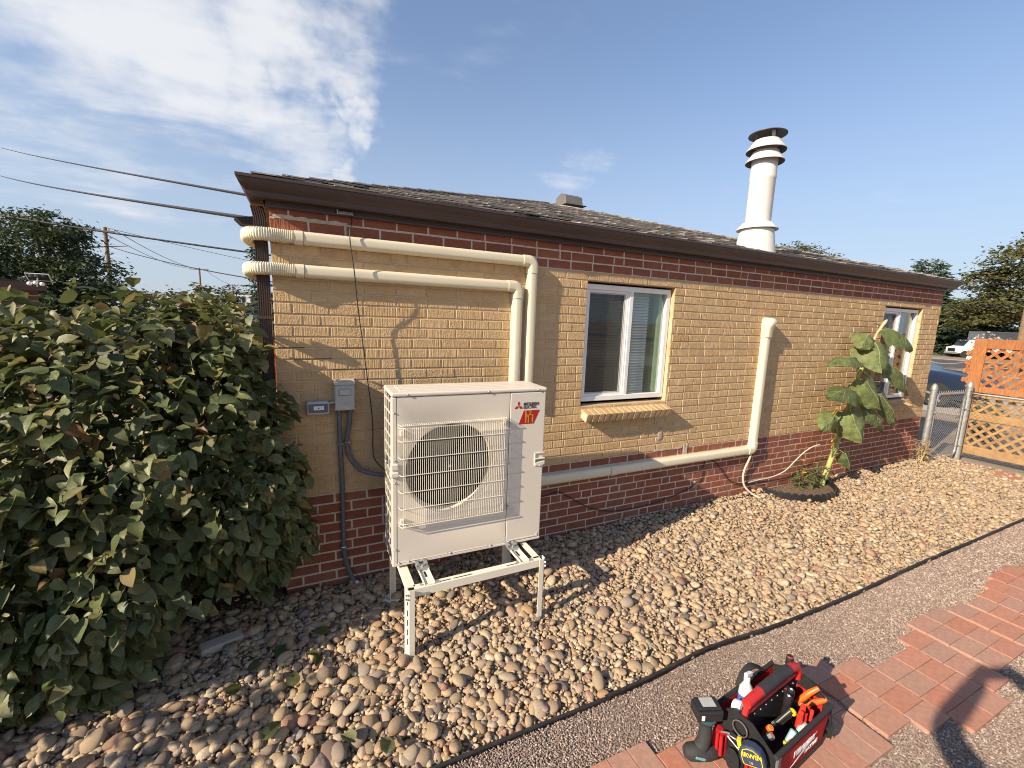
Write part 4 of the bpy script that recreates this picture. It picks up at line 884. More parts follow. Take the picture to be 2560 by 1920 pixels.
n_ = len(P); q.add([c for r_ in rings for c in r_],[(i*n_+k,i*n_+(k+1)%n_,(i+1)*n_+(k+1)%n_,(i+1)*n_+k) for i in range(len(rings)-1) for k in range(n_)]+[tuple(range(n_)),tuple((len(rings)-1)*n_+k for k in range(n_))])
q.build('end_cap', MATS['cream_pvc'], t, smooth=50)

# ------------------------------------------------------------------ electrical
t = thing('disconnect_box', 'grey metal electrical disconnect box mounted on the cream brick', 'electrical box', (0.318,0,1.280))
q = MB(); q.box(0,0.116,-0.085,-0.001,0,0.172); bxo = q.build('box_body', MATS['grey_box'], t, bevel=0.002)
q = MB(); q.prism([(-0.004,-0.001,0.186),(-0.004,-0.098,0.176),(-0.004,-0.098,0.163),(-0.004,-0.0,0.163)],(0.124,0,0)); q.build('box_lid', MATS['grey_box'], t, bevel=0.001)
q = MB(); q.box(0.004,0.112,-0.0885,-0.0855,0.004,0.158); fr_ = q.build('box_door', MATS['grey_box'], t, bevel=0.001)
q = MB(); q.prism([(0.022,-0.089,0.093),(0.096,-0.089,0.093),(0.096,-0.089,0.137),(0.022,-0.089,0.137)],(0,-0.001,0)); q.add([(0.022,-0.0895,0.093),(0.096,-0.0895,0.093),(0.096,-0.0895,0.137),(0.022,-0.0895,0.137),(0.029,-0.104,0.101),(0.089,-0.104,0.101),(0.089,-0.104,0.131),(0.029,-0.104,0.131)],[(0,1,5,4),(1,2,6,5),(2,3,7,6),(3,0,4,7),(4,5,6,7)]); q.build('door_handle', MATS['grey_box'], fr_, bevel=0.001)
q = MB()
for k in (0,1): q.box(0.052+0.012*k,0.058+0.012*k,-0.0915,-0.0885,0.045,0.065)
for k in range(10):
    a = R(200+16*k); q.obox((0.061+0.022*math.cos(a),-0.0898,0.052+0.016*math.sin(a)),(0.006,0.0015,0.0025),(0,-a-math.pi/2,0))
q.build('door_emboss', MATS['grey_box'], fr_)
t = thing('outlet_box', 'clear grey weatherproof outlet cover beside the disconnect box', 'electrical box', (0.158,0,1.250))
q = MB(); q.box(0,0.132,-0.05,-0.001,0,0.085); q.build('cover', MATS['clear_plastic'], t, bevel=0.014, seg=3)
q = MB(); q.box(0.012,0.12,-0.0545,-0.049,0.016,0.072); q.build('window_panel', MATS['grey_conduit'], t, bevel=0.004)
q = MB(); q.box(0.040,0.098,-0.0585,-0.0548,0.034,0.058); rc = q.build('receptacle', MATS['print_white'], t, bevel=0.001)
q = MB()
for x in (0.050,0.082): 
    for dz in (0.041,0.049): q.box(x,x+0.006,-0.0592,-0.0586,dz,dz+0.0015)
q.box(0.064,0.072,-0.0592,-0.0586,0.042,0.050); q.build('slots', MATS['print_black'], rc)
q = MB(); q.cyl((0.132,-0.03,0.07),(0.162,-0.03,0.075),0.007,8); q.build('nipple', MATS['galvanized'], t)
def conduit(label, pts, r_):
    t = thing('electrical_conduit', label, 'conduit', (0,0,0), 0, 'grey electrical conduits')
    q = MB(); P = [Vector(p_) for p_ in pts]; out_ = []
    for i in range(len(P)-1):     # Catmull-Rom
        p0 = P[max(i-1,0)]; p1,p2 = P[i],P[i+1]; p3 = P[min(i+2,len(P)-1)]
        for k in range(6):
            s_ = k/6; out_.append(0.5*((2*p1)+(p2-p0)*s_+(2*p0-5*p1+4*p2-p3)*s_*s_+(3*p1-p0-3*p2+p3)*s_**3))
    out_.append(P[-1]); q.tube(out_, r_, 12); q.build('tube', MATS['grey_conduit'], t, smooth=60)
    q = MB(); q.cyl(P[0]+Vector((0,0,0.012)),P[0]+Vector((0,0,-0.022)),r_*1.35,8); q.cyl(P[0]+Vector((0,0,-0.018)),P[0]+Vector((0,0,-0.026)),r_*1.5,12); q.build('fitting', MATS['grey_conduit'], t)
    return t, out_
c1, p1_ = conduit('dark grey conduit dropping from disconnect box to the rocks', [(0.343,-0.045,1.285),(0.343,-0.042,1.15),(0.346,-0.026,1.0),(0.352,-0.024,0.8),(0.352,-0.024,0.5),(0.352,-0.024,0.33),(0.365,-0.026,0.22),(0.395,-0.035,0.12),(0.42,-0.05,0.06)], 0.0145)
c2, p2_ = conduit('dark grey conduit curving from disconnect box behind the heat pump', [(0.408,-0.045,1.285),(0.404,-0.04,1.2),(0.390,-0.03,1.1),(0.388,-0.028,1.03),(0.405,-0.03,0.95),(0.46,-0.04,0.87),(0.53,-0.07,0.845),(0.62,-0.14,0.84),(0.66,-0.24,0.84)], 0.0145)
def strap(par, x, z, w_):
    q = MB(); q.tube([(x-w_/2,-0.001,z),(x-0.016,-0.014,z),(x-0.012,-0.038,z),(x+0.012,-0.038,z),(x+0.016,-0.014,z),(x+w_/2,-0.001,z)],0.004,6); q.build('pipe_strap', MATS['zinc_bright'], par)
strap(c1,0.347,1.052,0.05); strap(c2,0.390,1.058,0.05); strap(c1,0.352,0.34,0.05)
q = MB(); q.obox((0.425,-0.055,0.07),(0.03,0.03,0.03),(0.4,0.5,0.2)); q.build('conduit_end', MATS['print_white'], c1, bevel=0.004)

# ------------------------------------------------------------------ cables
def smooth_pts(P, sub=8):
    P = [Vector(p_) for p_ in P]; out_ = []
    for i in range(len(P)-1):
        p0 = P[max(i-1,0)]; p1,p2 = P[i],P[i+1]; p3 = P[min(i+2,len(P)-1)]
        for k in range(sub):
            s_ = k/sub; out_.append(0.5*((2*p1)+(p2-p0)*s_+(2*p0-5*p1+4*p2-p3)*s_*s_+(3*p1-p0-3*p2+p3)*s_**3))
    return out_+[P[-1]]
def cable(name, label, pts, r_, m, cat='cable', group=None, sub=8, n=6):
    q = MB(); q.tube(smooth_pts(pts,sub), r_, n); return tag(q.build(name, MATS[m], smooth=60), label, cat, group)
wc = thing('wall_cable', 'thin black cable hanging from the eave bracket down to the heat pump', 'cable')
q = MB(); q.tube(smooth_pts([(0.435,-0.035,2.452),(0.44,-0.05,2.42),(0.425,-0.075,2.35),(0.43,-0.085,2.25),(0.445,-0.09,2.13),(0.455,-0.075,2.02),(0.47,-0.05,1.88),(0.485,-0.05,1.75),(0.502,-0.05,1.6),(0.518,-0.05,1.45),(0.535,-0.05,1.3),(0.545,-0.05,1.15),(0.543,-0.05,1.02),(0.555,-0.06,0.93),(0.62,-0.12,0.86)]),0.0038,6); q.build('lead', MATS['black_cable'], wc, smooth=60)
q = MB(); q.box(0.36,0.45,-0.045,-0.023,2.458,2.464); q.box(0.358,0.366,-0.048,-0.023,2.456,2.482); q.cyl((0.37,-0.038,2.47),(0.448,-0.038,2.472),0.006,8); q.build('bracket', MATS['galv_dark'], wc)
cable('wall_cable', 'thin dark cable sagging across the lower red brick behind the heat pump', [(1.45,-0.02,0.42),(1.9,-0.012,0.455),(2.02,-0.010,0.47),(2.15,-0.012,0.40),(2.35,-0.012,0.28),(2.6,-0.012,0.205),(2.95,-0.012,0.19),(3.3,-0.012,0.23),(3.55,-0.012,0.285),(3.66,-0.012,0.36),(3.70,-0.012,0.46),(3.73,-0.012,0.548)],0.004,'brown_cable')
cable('wall_cable', 'thin brown cable looping below the beige cover to the planter', [(3.735,-0.012,0.55),(3.80,-0.014,0.548),(3.90,-0.014,0.50),(4.02,-0.014,0.38),(4.15,-0.014,0.27),(4.35,-0.014,0.225),(4.6,-0.03,0.225)],0.0045,'brown_cable')
cable('drain_hose', 'white condensate hose dropping from the cover elbow to the rocks', [(4.37,-0.045,0.575),(4.355,-0.04,0.50),(4.32,-0.03,0.40),(4.305,-0.03,0.30),(4.335,-0.045,0.20),(4.41,-0.09,0.125),(4.47,-0.15,0.09),(4.50,-0.20,0.07)],0.0102,'white_hose','hose',n=10)
cable('drain_hose', 'pale thin hose arching along the brick into the planter', [(4.42,-0.016,0.225),(4.6,-0.02,0.235),(4.8,-0.03,0.245),(4.98,-0.05,0.30),(5.12,-0.06,0.40),(5.24,-0.08,0.50),(5.36,-0.10,0.56),(5.44,-0.12,0.58)],0.0062,'white_hose','hose',n=8)
# ------------------------------------------------------------------ lilac bush
def leaf_mesh(l, w_, fold, droop, seed, heart=True, nu=6):
    """leaf along +X, folded on its midrib, tip drooping; returns vertices and quad faces"""
    r_ = random.Random(seed); V = []; F = []
    for i in range(nu+1):
        t = i/nu; wi = (math.sin(math.pi*min(1,t*1.02)**0.72))**0.85*w_/2 if 0 < i < nu else (0.12*w_/2 if i==0 else 0.0)
        if heart and i == 1: wi *= 1.15
        x = l*t; z = -droop*l*t*t; cz = fold*wi; ruf = r_.uniform(-.05,.05)*w_
        V += [(x-(0.05*l if (heart and i in (0,1)) else 0),-wi,z+cz+ruf),(x,0,z),(x-(0.05*l if (heart and i in (0,1)) else 0),wi,z+cz-ruf)]
    for i in range(nu):
        a = i*3; b = a+3; F += [(a,a+1,b+1,b),(a+1,a+2,b+2,b+1)]
    return np.array(V), np.array(F)
bush = thing('lilac_bush', 'large dense lilac bush with drooping dusty green leaves at the house corner', 'bush', (-0.9,0.1,0.03))
BO = np.array([-0.9,0.1,0.03])
ELL = [((-0.68,0.02,1.10),(0.70,0.62,0.80),1.25),((-1.75,0.25,1.02),(0.95,0.85,0.87),1.1),((-0.24,-0.20,0.74),(0.36,0.22,0.50),1.0),((-0.78,-0.32,0.55),(0.50,0.36,0.50),0.8),((-1.25,-0.10,0.75),(0.7,0.6,0.75),0.8),((-1.15,0.55,1.2),(0.8,0.7,0.68),0.6),((-0.34,0.05,1.30),(0.40,0.30,0.50),0.8),((-0.45,0.75,1.05),(0.38,0.5,0.8),0.5),((-0.86,-0.44,0.36),(0.42,0.24,0.32),0.45),((-1.05,0.35,0.85),(0.75,0.5,0.80),0.7),((-2.65,-1.30,0.80),(0.62,0.55,0.72),0.22)]  # last lobe is unseen, added off to the left to shade the near rocks
er = np.random.default_rng(5)
def inside(P, e, s=1.0): return (((P-np.array(e[0]))/(np.array(e[1])*s))**2).sum(1)
pts_l, out_l = [], []
for e in ELL:
    m_ = int(1080*e[2]); d = er.normal(size=(m_,3)); d /= np.linalg.norm(d,axis=1)[:,None]
    rad = np.where(er.random(m_)<0.72, er.uniform(0.86,1.04,m_), er.uniform(0.45,0.9,m_))
    lump = 1+0.16*np.sin(d[:,0]*7+e[0][0]*9)*np.cos(d[:,2]*6+e[0][1]*5)+0.10*np.sin(d[:,1]*11+d[:,2]*9)
    P = np.array(e[0])+d*np.array(e[1])*(rad*lump)[:,None]; pts_l.append(P); out_l.append(d)
P = np.concatenate(pts_l); D_ = np.concatenate(out_l)
ins = np.zeros(len(P),bool)
for e in ELL: ins |= inside(P,e,0.72) < 1
ins &= er.random(len(P)) < 0.66
ok = (~ins)&(P[:,2]>0.10)&(P[:,2]<1.83+0.04*np.sin(P[:,0]*9)+0.02*np.sin(P[:,1]*17))&~((P[:,0]>-0.14)&(P[:,1]>-0.06))
ok &= ~((P[:,0]>-0.60)&(P[:,2]<0.40-0.25*np.clip(-0.2-P[:,0],0,1)+0.06*np.sin(P[:,0]*13)))       # hollow under the branches
P, D_ = P[ok], D_[ok]
ns_ = 40; sx_ = er.uniform(-1.25,-0.1,ns_); sy_ = er.uniform(-0.35,0.5,ns_); spr = np.stack([sx_,sy_,1.76+er.uniform(0.0,0.22,ns_)*np.clip(1.5-np.abs(sx_+0.5)*1.6,0.3,1)-0.18*np.clip(sx_+0.45,0,1)],-1)   # sprigs rising above the top
P = np.concatenate([P,spr]); D_ = np.concatenate([D_,np.tile([0,0,1.0],(ns_,1))])
# twigs: each carries a pair or three leaves
LV = [leaf_mesh(1,(0.74,0.66,0.78,0.60,0.70,0.72)[s_],(0.25,0.7,0.45,0.95,0.1,0.55)[s_],(0.18,0.30,0.5,0.12,0.35,-0.15)[s_],s_) for s_ in range(6)]; LFq = LV[0][1]
allP, allM, allS, allB = [], [], [], []
for i in range(len(P)):
    o_ = D_[i]*np.array([1,1,0.6])+np.array([0,0,-0.05]); a0 = er.uniform(0,6.28)
    for k in range(er.integers(3,5)):
        a = a0+k*2.4+er.normal(0,.3); hdir = np.array([math.cos(a),math.sin(a),0])*0.75+o_*0.9+np.array([0,0,-0.55+er.normal(0,.28)]); hdir /= np.linalg.norm(hdir)
        upn = np.array([0,0,0.9])+o_*0.35+np.array(SUN_TO)*0.55+er.normal(0,.38,3); y_ = np.cross(upn,hdir); y_ /= np.linalg.norm(y_)+1e-9; z_ = np.cross(hdir,y_)
        allP.append(P[i]+er.normal(0,0.022,3)); allM.append(np.stack([hdir,y_,z_],1)); allS.append(er.uniform(0.050,0.096)*(1.0 if er.random()>0.12 else 0.6)); allB.append(er.integers(0,6))
allP, allM, allS, allB = np.array(allP), np.array(allM), np.array(allS), np.array(allB)
okk = ~((allP[:,0]>-0.09)&(allP[:,1]>-0.075)) & (allP[:,2]>0.07)
allP, allM, allS, allB = allP[okk], allM[okk], allS[okk], allB[okk]
nl = len(allP)
dv = allP-np.array(CAM); dist = np.linalg.norm(dv,axis=1); dep = dv@np.array(fwd); uu = 1280+1076*(dv@np.array(r2))/dep; vv = 960-1076*(dv@np.array(u2))/dep
# outermost towards the camera: nothing of the bush in front within a small cone
cell = np.round(np.stack([uu,vv],1)/16).astype(int); best = {}
for i in np.argsort(dist):
    best.setdefault(tuple(cell[i]), i)
front = np.array(sorted(best.values()))
front = front[(uu[front]>5)&(uu[front]<2550)&(vv[front]<1900)&(vv[front]>5)]
facing = np.abs((allM[front][:,:,2]*(-dv[front]/dist[front][:,None])).sum(1))
sel = front[np.argsort(-(allS[front]/dist[front])*(0.4+facing))][:300]; isf = np.zeros(nl,bool); isf[sel] = True
lm = [npmesh('leaf', v_, f_, MATS['lilac_leaf'], True) for v_,f_ in LV]
for i in sel:
    o_ = link('leaf', lm[allB[i]], bush); m4 = Matrix(allM[i].tolist()).to_4x4(); o_.matrix_local = Matrix.Translation(allP[i]-BO) @ m4 @ Matrix.Diagonal((allS[i],allS[i],allS[i],1))
Vs, Fs, b = [], [], 0
for j in range(6):
    s_ = np.where((~isf)&(allB==j))[0]; v_,f_ = LV[j]
    V = np.einsum('nij,kj->nki',allM[s_],v_)*allS[s_][:,None,None]+(allP[s_]-BO)[:,None,:]; Vs.append(V.reshape(-1,3)); Fs.append((f_[None]+(np.arange(len(s_))*len(v_))[:,None,None]+b).reshape(-1,4)); b += len(s_)*len(v_)
tag(link('foliage', npmesh('foliage', np.concatenate(Vs), np.concatenate(Fs), MATS['lilac_leaf'], True), bush), kind='stuff')
tw = MB(); rt = random.Random(9)
for k in range(26):
    b0 = Vector((rt.uniform(-1.5,-0.35),rt.uniform(-0.15,0.5),0.0)); tip = Vector(P[rt.randrange(len(P))]); mid = (b0*0.55+tip*0.45)+Vector((rt.uniform(-.1,.1),rt.uniform(-.1,.1),0.12))
    tw.tube([Vector(c)-Vector(BO) for c in smooth_pts([b0,mid,tip],5)],[0.016-0.0012*i for i in range(11)],6)
    for _ in range(5):
        t2 = Vector(P[rt.randrange(len(P))])
        if (t2-mid).length < 0.8: tw.tube([mid-Vector(BO),(mid+t2)/2-Vector(BO)+Vector((0,0,0.04)),t2-Vector(BO)],[0.007,0.005,0.002],5)
tag(tw.build('branches', MATS['twig'], bush, smooth=60), kind='stuff')
# dark crinkled pipe end lying under the bush, and a pale brick end
q = MB(); q.tube([(-0.62+0.01*k,-0.12+0.005*k,0.14) for k in range(44)],[0.058 if k%2 else 0.051 for k in range(44)],16); tag(q.build('drain_pipe', MATS['black_plastic'], smooth=30), 'black corrugated drain pipe lying in the dark under the bush', 'pipe')
q = MB(); q.obox((-0.30,-0.34,0.075),(0.20,0.07,0.045),(0.1,0.08,R(22))); tag(q.build('stone_block', MATS['concrete'], bevel=0.008), 'grey rough block lying on the rocks under the bush', 'block')
# fallen leaves on the rocks
for k,(x,y) in enumerate([(0.05,-0.80),(0.12,-0.62),(0.0,-0.50),(0.3,-1.22),(-0.2,-0.75),(0.22,-0.48),(-0.05,-1.05),(0.42,-1.32),(0.16,-0.72),(-0.12,-0.62)]):
    o_ = link('fallen_leaf', lm[k%5], None, (x,y,0.085), (rt.uniform(-.5,.5),rt.uniform(-.3,.3),rt.uniform(0,6)), (0.085,0.085,0.085)); tag(o_, 'fallen green leaf lying on the rocks beside the bush', 'leaf', 'fallen leaves on the rocks')

# ------------------------------------------------------------------ sunflower in its planter ring
sfz = 0.11
ring = thing('planter_edging', 'black scalloped plastic planter edging half round at the wall foot', 'planter edging', (5.14,-0.02,0.0))
PR = []
for k in range(19):
    a = R(-172+ k*164/18); PR.append((0.50*math.cos(a), 0.42*math.sin(a)*0.98, a))
for (x,y,a) in PR:
    q = MB(); P_ = [(-0.036,0,0.02),(0.036,0,0.02),(0.036,0,0.115)]+[(0.036*math.cos(R(t_)),0,0.115+0.03*math.sin(R(t_))) for t_ in (30,60,90,120,150)]+[(-0.036,0,0.115)]
    q.prism([(c[0],-0.008,c[2]) for c in P_],(0,0.016,0)); q.build('scallop', MATS['black_plastic'], ring, bevel=0.003, loc=(x,y,0.02), rot=(0,0,a+math.pi/2))
q = MB(); m_ = 20; q.add([(0,0,0.125)]+[(0.485*math.cos(R(-172+k*164/m_)),0.405*math.sin(R(-172+k*164/m_)),0.105) for k in range(m_+1)],[(0,k,k+1) for k in range(1,m_+1)])
mat('planter_soil', (0.17,0.12,0.08), 0.95, var=0.4, vscale=40, bump=0.02, bscale=45, spec=0.1)
q.build('soil', MATS['planter_soil'], ring)
sfl = thing('sunflower', 'tall leaning sunflower with big drooping green leaves in the planter', 'plant', (5.50,-0.17,0.11))
SO = Vector((5.50,-0.17,0.11))
stalk = [(5.50,-0.17,0.10),(5.55,-0.18,0.30),(5.63,-0.19,0.57),(5.72,-0.19,0.86),(5.80,-0.20,1.20),(5.90,-0.20,1.48),(6.02,-0.20,1.74)]
q = MB(); sp_ = [Vector(c)-SO for c in smooth_pts(stalk,5)]; q.tube(sp_,[0.030-0.0135*i/len(sp_)+(0.003 if i%5==0 else 0) for i in range(len(sp_))],10); q.build('stem', MATS['sunflower_stalk'], sfl, smooth=60)
q = MB(); q.tube([Vector(c)-SO for c in smooth_pts([(6.02,-0.20,1.74),(6.10,-0.20,1.86),(6.20,-0.20,1.97),(6.24,-0.21,2.02)],4)],[0.015]*7+[0.017,0.018,0.019,0.016,0.012,0.008],8); q.build('broken_tip', MATS['dry_stalk'], sfl, smooth=60)
def big_leaf(base, tip, w_, droop, face, seed, petiole_from):
    """broad heart-shaped leaf sheet with a raised midrib, drooping towards its tip"""
    r_ = random.Random(seed); base,tip = Vector(base)-SO,Vector(tip)-SO; d = tip-base; l = d.length; d.normalize(); f = Vector(face).normalized()
    y_ = d.cross(f).normalized()*-1; z_ = d.cross(y_)*-1
    if z_.dot(f) < 0: z_ = -z_
    nu, nv = 14, 10; grid = []
    for i in range(nu+1):
        t = i/nu; wi = w_/2*((math.sin(math.pi*(t*0.97+0.03)**0.62)**0.8) if i<nu else 0.02); row = []
        for j in range(nv+1):
            s_ = j/nv*2-1; ser = 1+(0.05*math.sin(i*2.1+seed)+0.07*(1 if i%2 else -1)+r_.uniform(-.06,.06))*(abs(s_)**6); edge = wi*s_*ser
            z = -droop*l*(t*t-t)*1.6 - 0.55*wi*abs(s_)**1.6 + 0.012*math.sin(9*t+seed)*math.sin(5*s_+seed*2) + 0.020*(1-abs(s_)**0.6)*0.5 + (0.010*math.sin(26*t)*abs(s_)**2)
            x = l*t-0.10*l*(1-t)**3*abs(s_)*1.2
            row.append(base+d*x+y_*edge+z_*z)
        grid.append(row)
    q = MB(); q.sheet(grid); lo = q.build('leaf', MATS['sunflower_leaf'], sfl, smooth=170)
    q = MB(); q.tube([grid[i][nv//2]+z_*0.002 for i in range(nu+1)],[0.0035-0.0002*i for i in range(nu+1)],5)
    for k in (3,5,7,9):
        for s_ in (2,8): q.tube([grid[k][5]+z_*0.001,grid[min(k+2,nu)][s_]+z_*0.0015],[0.0016,0.0007],4)
    q.build('veins', MATS['leaf_vein'], lo)
    q = MB(); pf = Vector(petiole_from)-SO; mid = (pf+base)/2+Vector((0,0,0.05)); q.tube(smooth_pts([pf,mid,base+d*0.01],5),[0.0075,0.0073,0.007,0.0068,0.0066,0.0064,0.0062,0.006,0.0058,0.0055,0.005],7); q.build('petiole', MATS['sunflower_stalk'], lo, smooth=60)
CF = (-0.75,-0.6,0.35)
big_leaf((5.63,-0.26,1.56),(5.13,-0.24,1.50),0.230,0.30,(0,-.35,1),1,(5.83,-0.2,1.30))
big_leaf((5.98,-0.25,1.75),(5.90,-0.38,1.42),0.415,0.12,(-0.5,-0.85,0.35),2,(6.0,-0.2,1.70))
big_leaf((6.18,-0.22,1.92),(6.70,-0.30,1.66),0.346,0.25,(0.1,-0.75,0.7),3,(6.02,-0.2,1.74))
big_leaf((6.17,-0.24,1.56),(6.78,-0.30,1.12),0.322,0.22,(0.2,-0.85,0.5),4,(5.88,-0.2,1.43))
big_leaf((5.83,-0.27,1.34),(6.05,-0.36,1.00),0.415,0.15,(-0.35,-0.85,0.4),5,(5.80,-0.2,1.20))
big_leaf((5.70,-0.26,1.20),(5.13,-0.27,1.17),0.300,0.25,(-0.1,-0.6,0.8),6,(5.76,-0.2,1.02))
big_leaf((5.66,-0.26,0.97),(5.74,-0.38,0.64),0.415,0.12,(-0.45,-0.85,0.3),7,(5.76,-0.2,1.0))
big_leaf((5.32,-0.28,0.96),(5.06,-0.30,0.82),0.230,0.2,(-0.2,-0.8,0.5),8,(5.62,-0.2,0.62))
big_leaf((6.02,-0.22,1.02),(6.42,-0.26,0.68),0.276,0.25,(0.2,-0.8,0.6),9,(5.74,-0.2,0.90))
big_leaf((6.34,-0.24,1.12),(6.66,-0.28,0.74),0.254,0.15,(-0.2,-0.9,0.3),10,(5.80,-0.2,1.10))
big_leaf((5.76,-0.22,0.48),(5.88,-0.24,0.26),0.173,0.15,(-0.3,-0.8,0.3),11,(5.58,-0.19,0.45))
big_leaf((5.90,-0.20,1.84),(5.72,-0.22,1.68),0.254,0.25,(-0.3,-0.6,0.7),12,(6.0,-0.2,1.72))
for k,(x,y,z,s_) in enumerate([(5.36,-0.26,1.00,0.06),(5.40,-0.27,0.70,0.05),(5.47,-0.25,0.82,0.03),(5.40,-0.27,0.62,0.03)]):   # small blooms at the side shoots
    q = MB(); rr = random.Random(k)
    for j in range(13):
        a = 2*math.pi*j/13; e1,e2 = Vector((0.5,-0.1,0.85)),Vector((0.8,0.35,-0.45)); dr = (e1*math.cos(a)+e2*math.sin(a)).normalized(); c0 = Vector((x,y,z))-SO; q.bar(c0+dr*0.012,c0+dr*s_*rr.uniform(.7,1.05)+Vector((-.3,-.4,0))*s_*0.3,0.012,0.0012,(-0.6,-0.7,0.3))
    fo_ = q.build('bloom', MATS['yellow_petal' if k<2 else 'orange_petal'], sfl)
    q = MB(); q.tube(smooth_pts([Vector((5.58,-0.19,0.42))-SO,Vector((x+0.08,y+0.03,z-0.08))-SO,Vector((x,y,z))-SO],5),0.0045,6); q.build('bloom_stem', MATS['sunflower_stalk'], fo_)
def weed(name, label, cat, c, h, n_, spread, m='weed_green', lf=0.07, flowers=0, blade=0.3):
    t = thing(name, label, cat, c); rr = random.Random(int(c[0]*100)+n_); st = MB(); V, F = [], []
    lv,lf_ = leaf_mesh(1,blade,0.3,0.3,3,False,4)
    for k in range(n_):
        a = rr.uniform(0,6.28); tip = Vector((math.cos(a)*spread*rr.uniform(.2,1),math.sin(a)*spread*rr.uniform(.2,1)*0.7,h*rr.uniform(.5,1))); mid = tip*0.5+Vector((0,0,h*0.12)); pp = smooth_pts([Vector((rr.uniform(-.02,.02),rr.uniform(-.02,.02),0)),mid,tip],4); st.tube(pp,[0.0032-0.0003*i for i in range(len(pp))],5)
        for _ in range(9):
            p_ = pp[rr.randrange(2,len(pp))]; d = Vector((rr.gauss(0,1),rr.gauss(0,1),rr.uniform(-.2,.6))).normalized(); y_ = Vector((0,0,1)).cross(d).normalized(); z_ = d.cross(y_); s_ = lf*rr.uniform(.6,1.2); b = len(V)
            V += [tuple(p_+(d*v[0]+y_*v[1]+z_*v[2])*s_) for v in lv]; F += [tuple(int(q_)+b for q_ in f) for f in lf_]
        if k < flowers:
            q = MB()
            for j in range(10):
                aa = 2*math.pi*j/10; dr = Vector((math.cos(aa),math.sin(aa)*0.8,0.25)); q.bar(tip+dr*0.004,tip+dr*0.026,0.010,0.0012,(0,0,1))
            q.build('bloom', MATS['orange_petal' if k%2 else 'yellow_petal'], t)
    st.build('stems', MATS[m], t); tag(link('foliage', npmesh('foliage', np.array(V), np.array(F), MATS[m], True), t), kind='stuff'); return t
weed('small_plant','small leafy green plant with orange blooms beside the sunflower stem','plant',(5.22,-0.22,0.11),0.34,12,0.20,flowers=4)
weed('small_plant','low green sprout at the foot of the sunflower','plant',(5.10,-0.16,0.11),0.20,7,0.14)
weed('dry_weed','tuft of dry straw yellow weed at the far house corner','weed',(8.0,-0.10,0.06),0.34,26,0.16,'straw',0.10,0,0.12)
# ------------------------------------------------------------------ chain link gate and fences
def post(label, x, y, h, r_):
    t = thing('gate_post', label, 'post', (x,y,0))
    q = MB(); q.cyl((0,0,-0.05),(0,0,h),r_,18); q.build('pipe', MATS['galv_dark'], t, smooth=60)
    q = MB(); q.lathe([(r_*1.08,h-0.03),(r_*1.1,h+0.004),(r_*0.98,h+0.016),(r_*0.82,h+0.04),(r_*0.5,h+0.062),(0.0,h+0.072)],n=18,c=(0,0,0)); q.build('cap', MATS['galv_dark'], t, smooth=50)
    return t
GPL = post('steel gate post with domed cap at the house corner', 8.13,-0.055,1.12,0.036)
GPR = post('steel gate post with domed cap before the orange lattice', 9.10,-0.105,1.13,0.040)
gate = thing('chain_link_gate','narrow chain link gate with rounded pipe frame between two steel posts','gate',(8.13,-0.06,0.0),math.atan2(-0.045,0.97))
def rrect(x0,x1,z0,z1,r_,n=5):
    P = []
    for cx,cz,a0 in ((x1-r_,z1-r_,0),(x0+r_,z1-r_,90),(x0+r_,z0+r_,180),(x1-r_,z0+r_,270)):
        for k in range(n+1): a = R(a0+90*k/n); P.append((cx+r_*math.cos(a),0,cz+r_*math.sin(a)))
    return P
q = MB(); q.tube(rrect(0.085,0.875,0.075,1.03,0.09),0.0185,10,closed=True); q.build('frame', MATS['galvanized'], gate, smooth=60)
def mesh_wires(name, parent, x0,x1,z0,z1, cell, m, wr=0.0016, y=0.0, loc=None, rot=None):
    q = MB(); s_ = cell; k = x0-(z1-z0)
    while k < x1:
        for sg in (1,-1):
            if sg==1: a,b = (k,z0),(k+(z1-z0),z1)
            else: a,b = (k,z1),(k+(z1-z0),z0)
            t0,t1 = 0.0,1.0
            if a[0] < x0: t0 = (x0-a[0])/(b[0]-a[0])
            if b[0] > x1: t1 = (x1-a[0])/(b[0]-a[0])
            if t1-t0 > 0.01:
                P0 = (a[0]+(b[0]-a[0])*t0,y+0.0015*sg,a[1]+(b[1]-a[1])*t0); P1 = (a[0]+(b[0]-a[0])*t1,y+0.0015*sg,a[1]+(b[1]-a[1])*t1); q.tube([P0,P1],wr,4,caps=False)
        k += s_
    return tag(q.build(name, MATS[m], parent, loc=loc, rot=rot), kind='stuff')
mesh_wires('wire_mesh', gate, 0.10,0.86,0.09,1.02,0.062,'galvanized',0.0019)
q = MB()
for k in range(13):
    x = 0.12+k*0.06; q.tube([(x,0,1.04),(x+0.02,0,1.075),(x+0.03,0,1.04)],0.0018,4)
tag(q.build('twisted_tips', MATS['galvanized'], gate), kind='stuff')
for z in (0.22,0.78):
    for x in (0.03,0.94):
        q = MB(); q.tube([(x-0.035,0.0,z),(x,-0.045,z),(x+0.035,-0.02,z),(x+(0.06 if x<0.5 else -0.09),-0.01,z)],0.008,6); q.build('hinge', MATS['galv_dark'], gate)
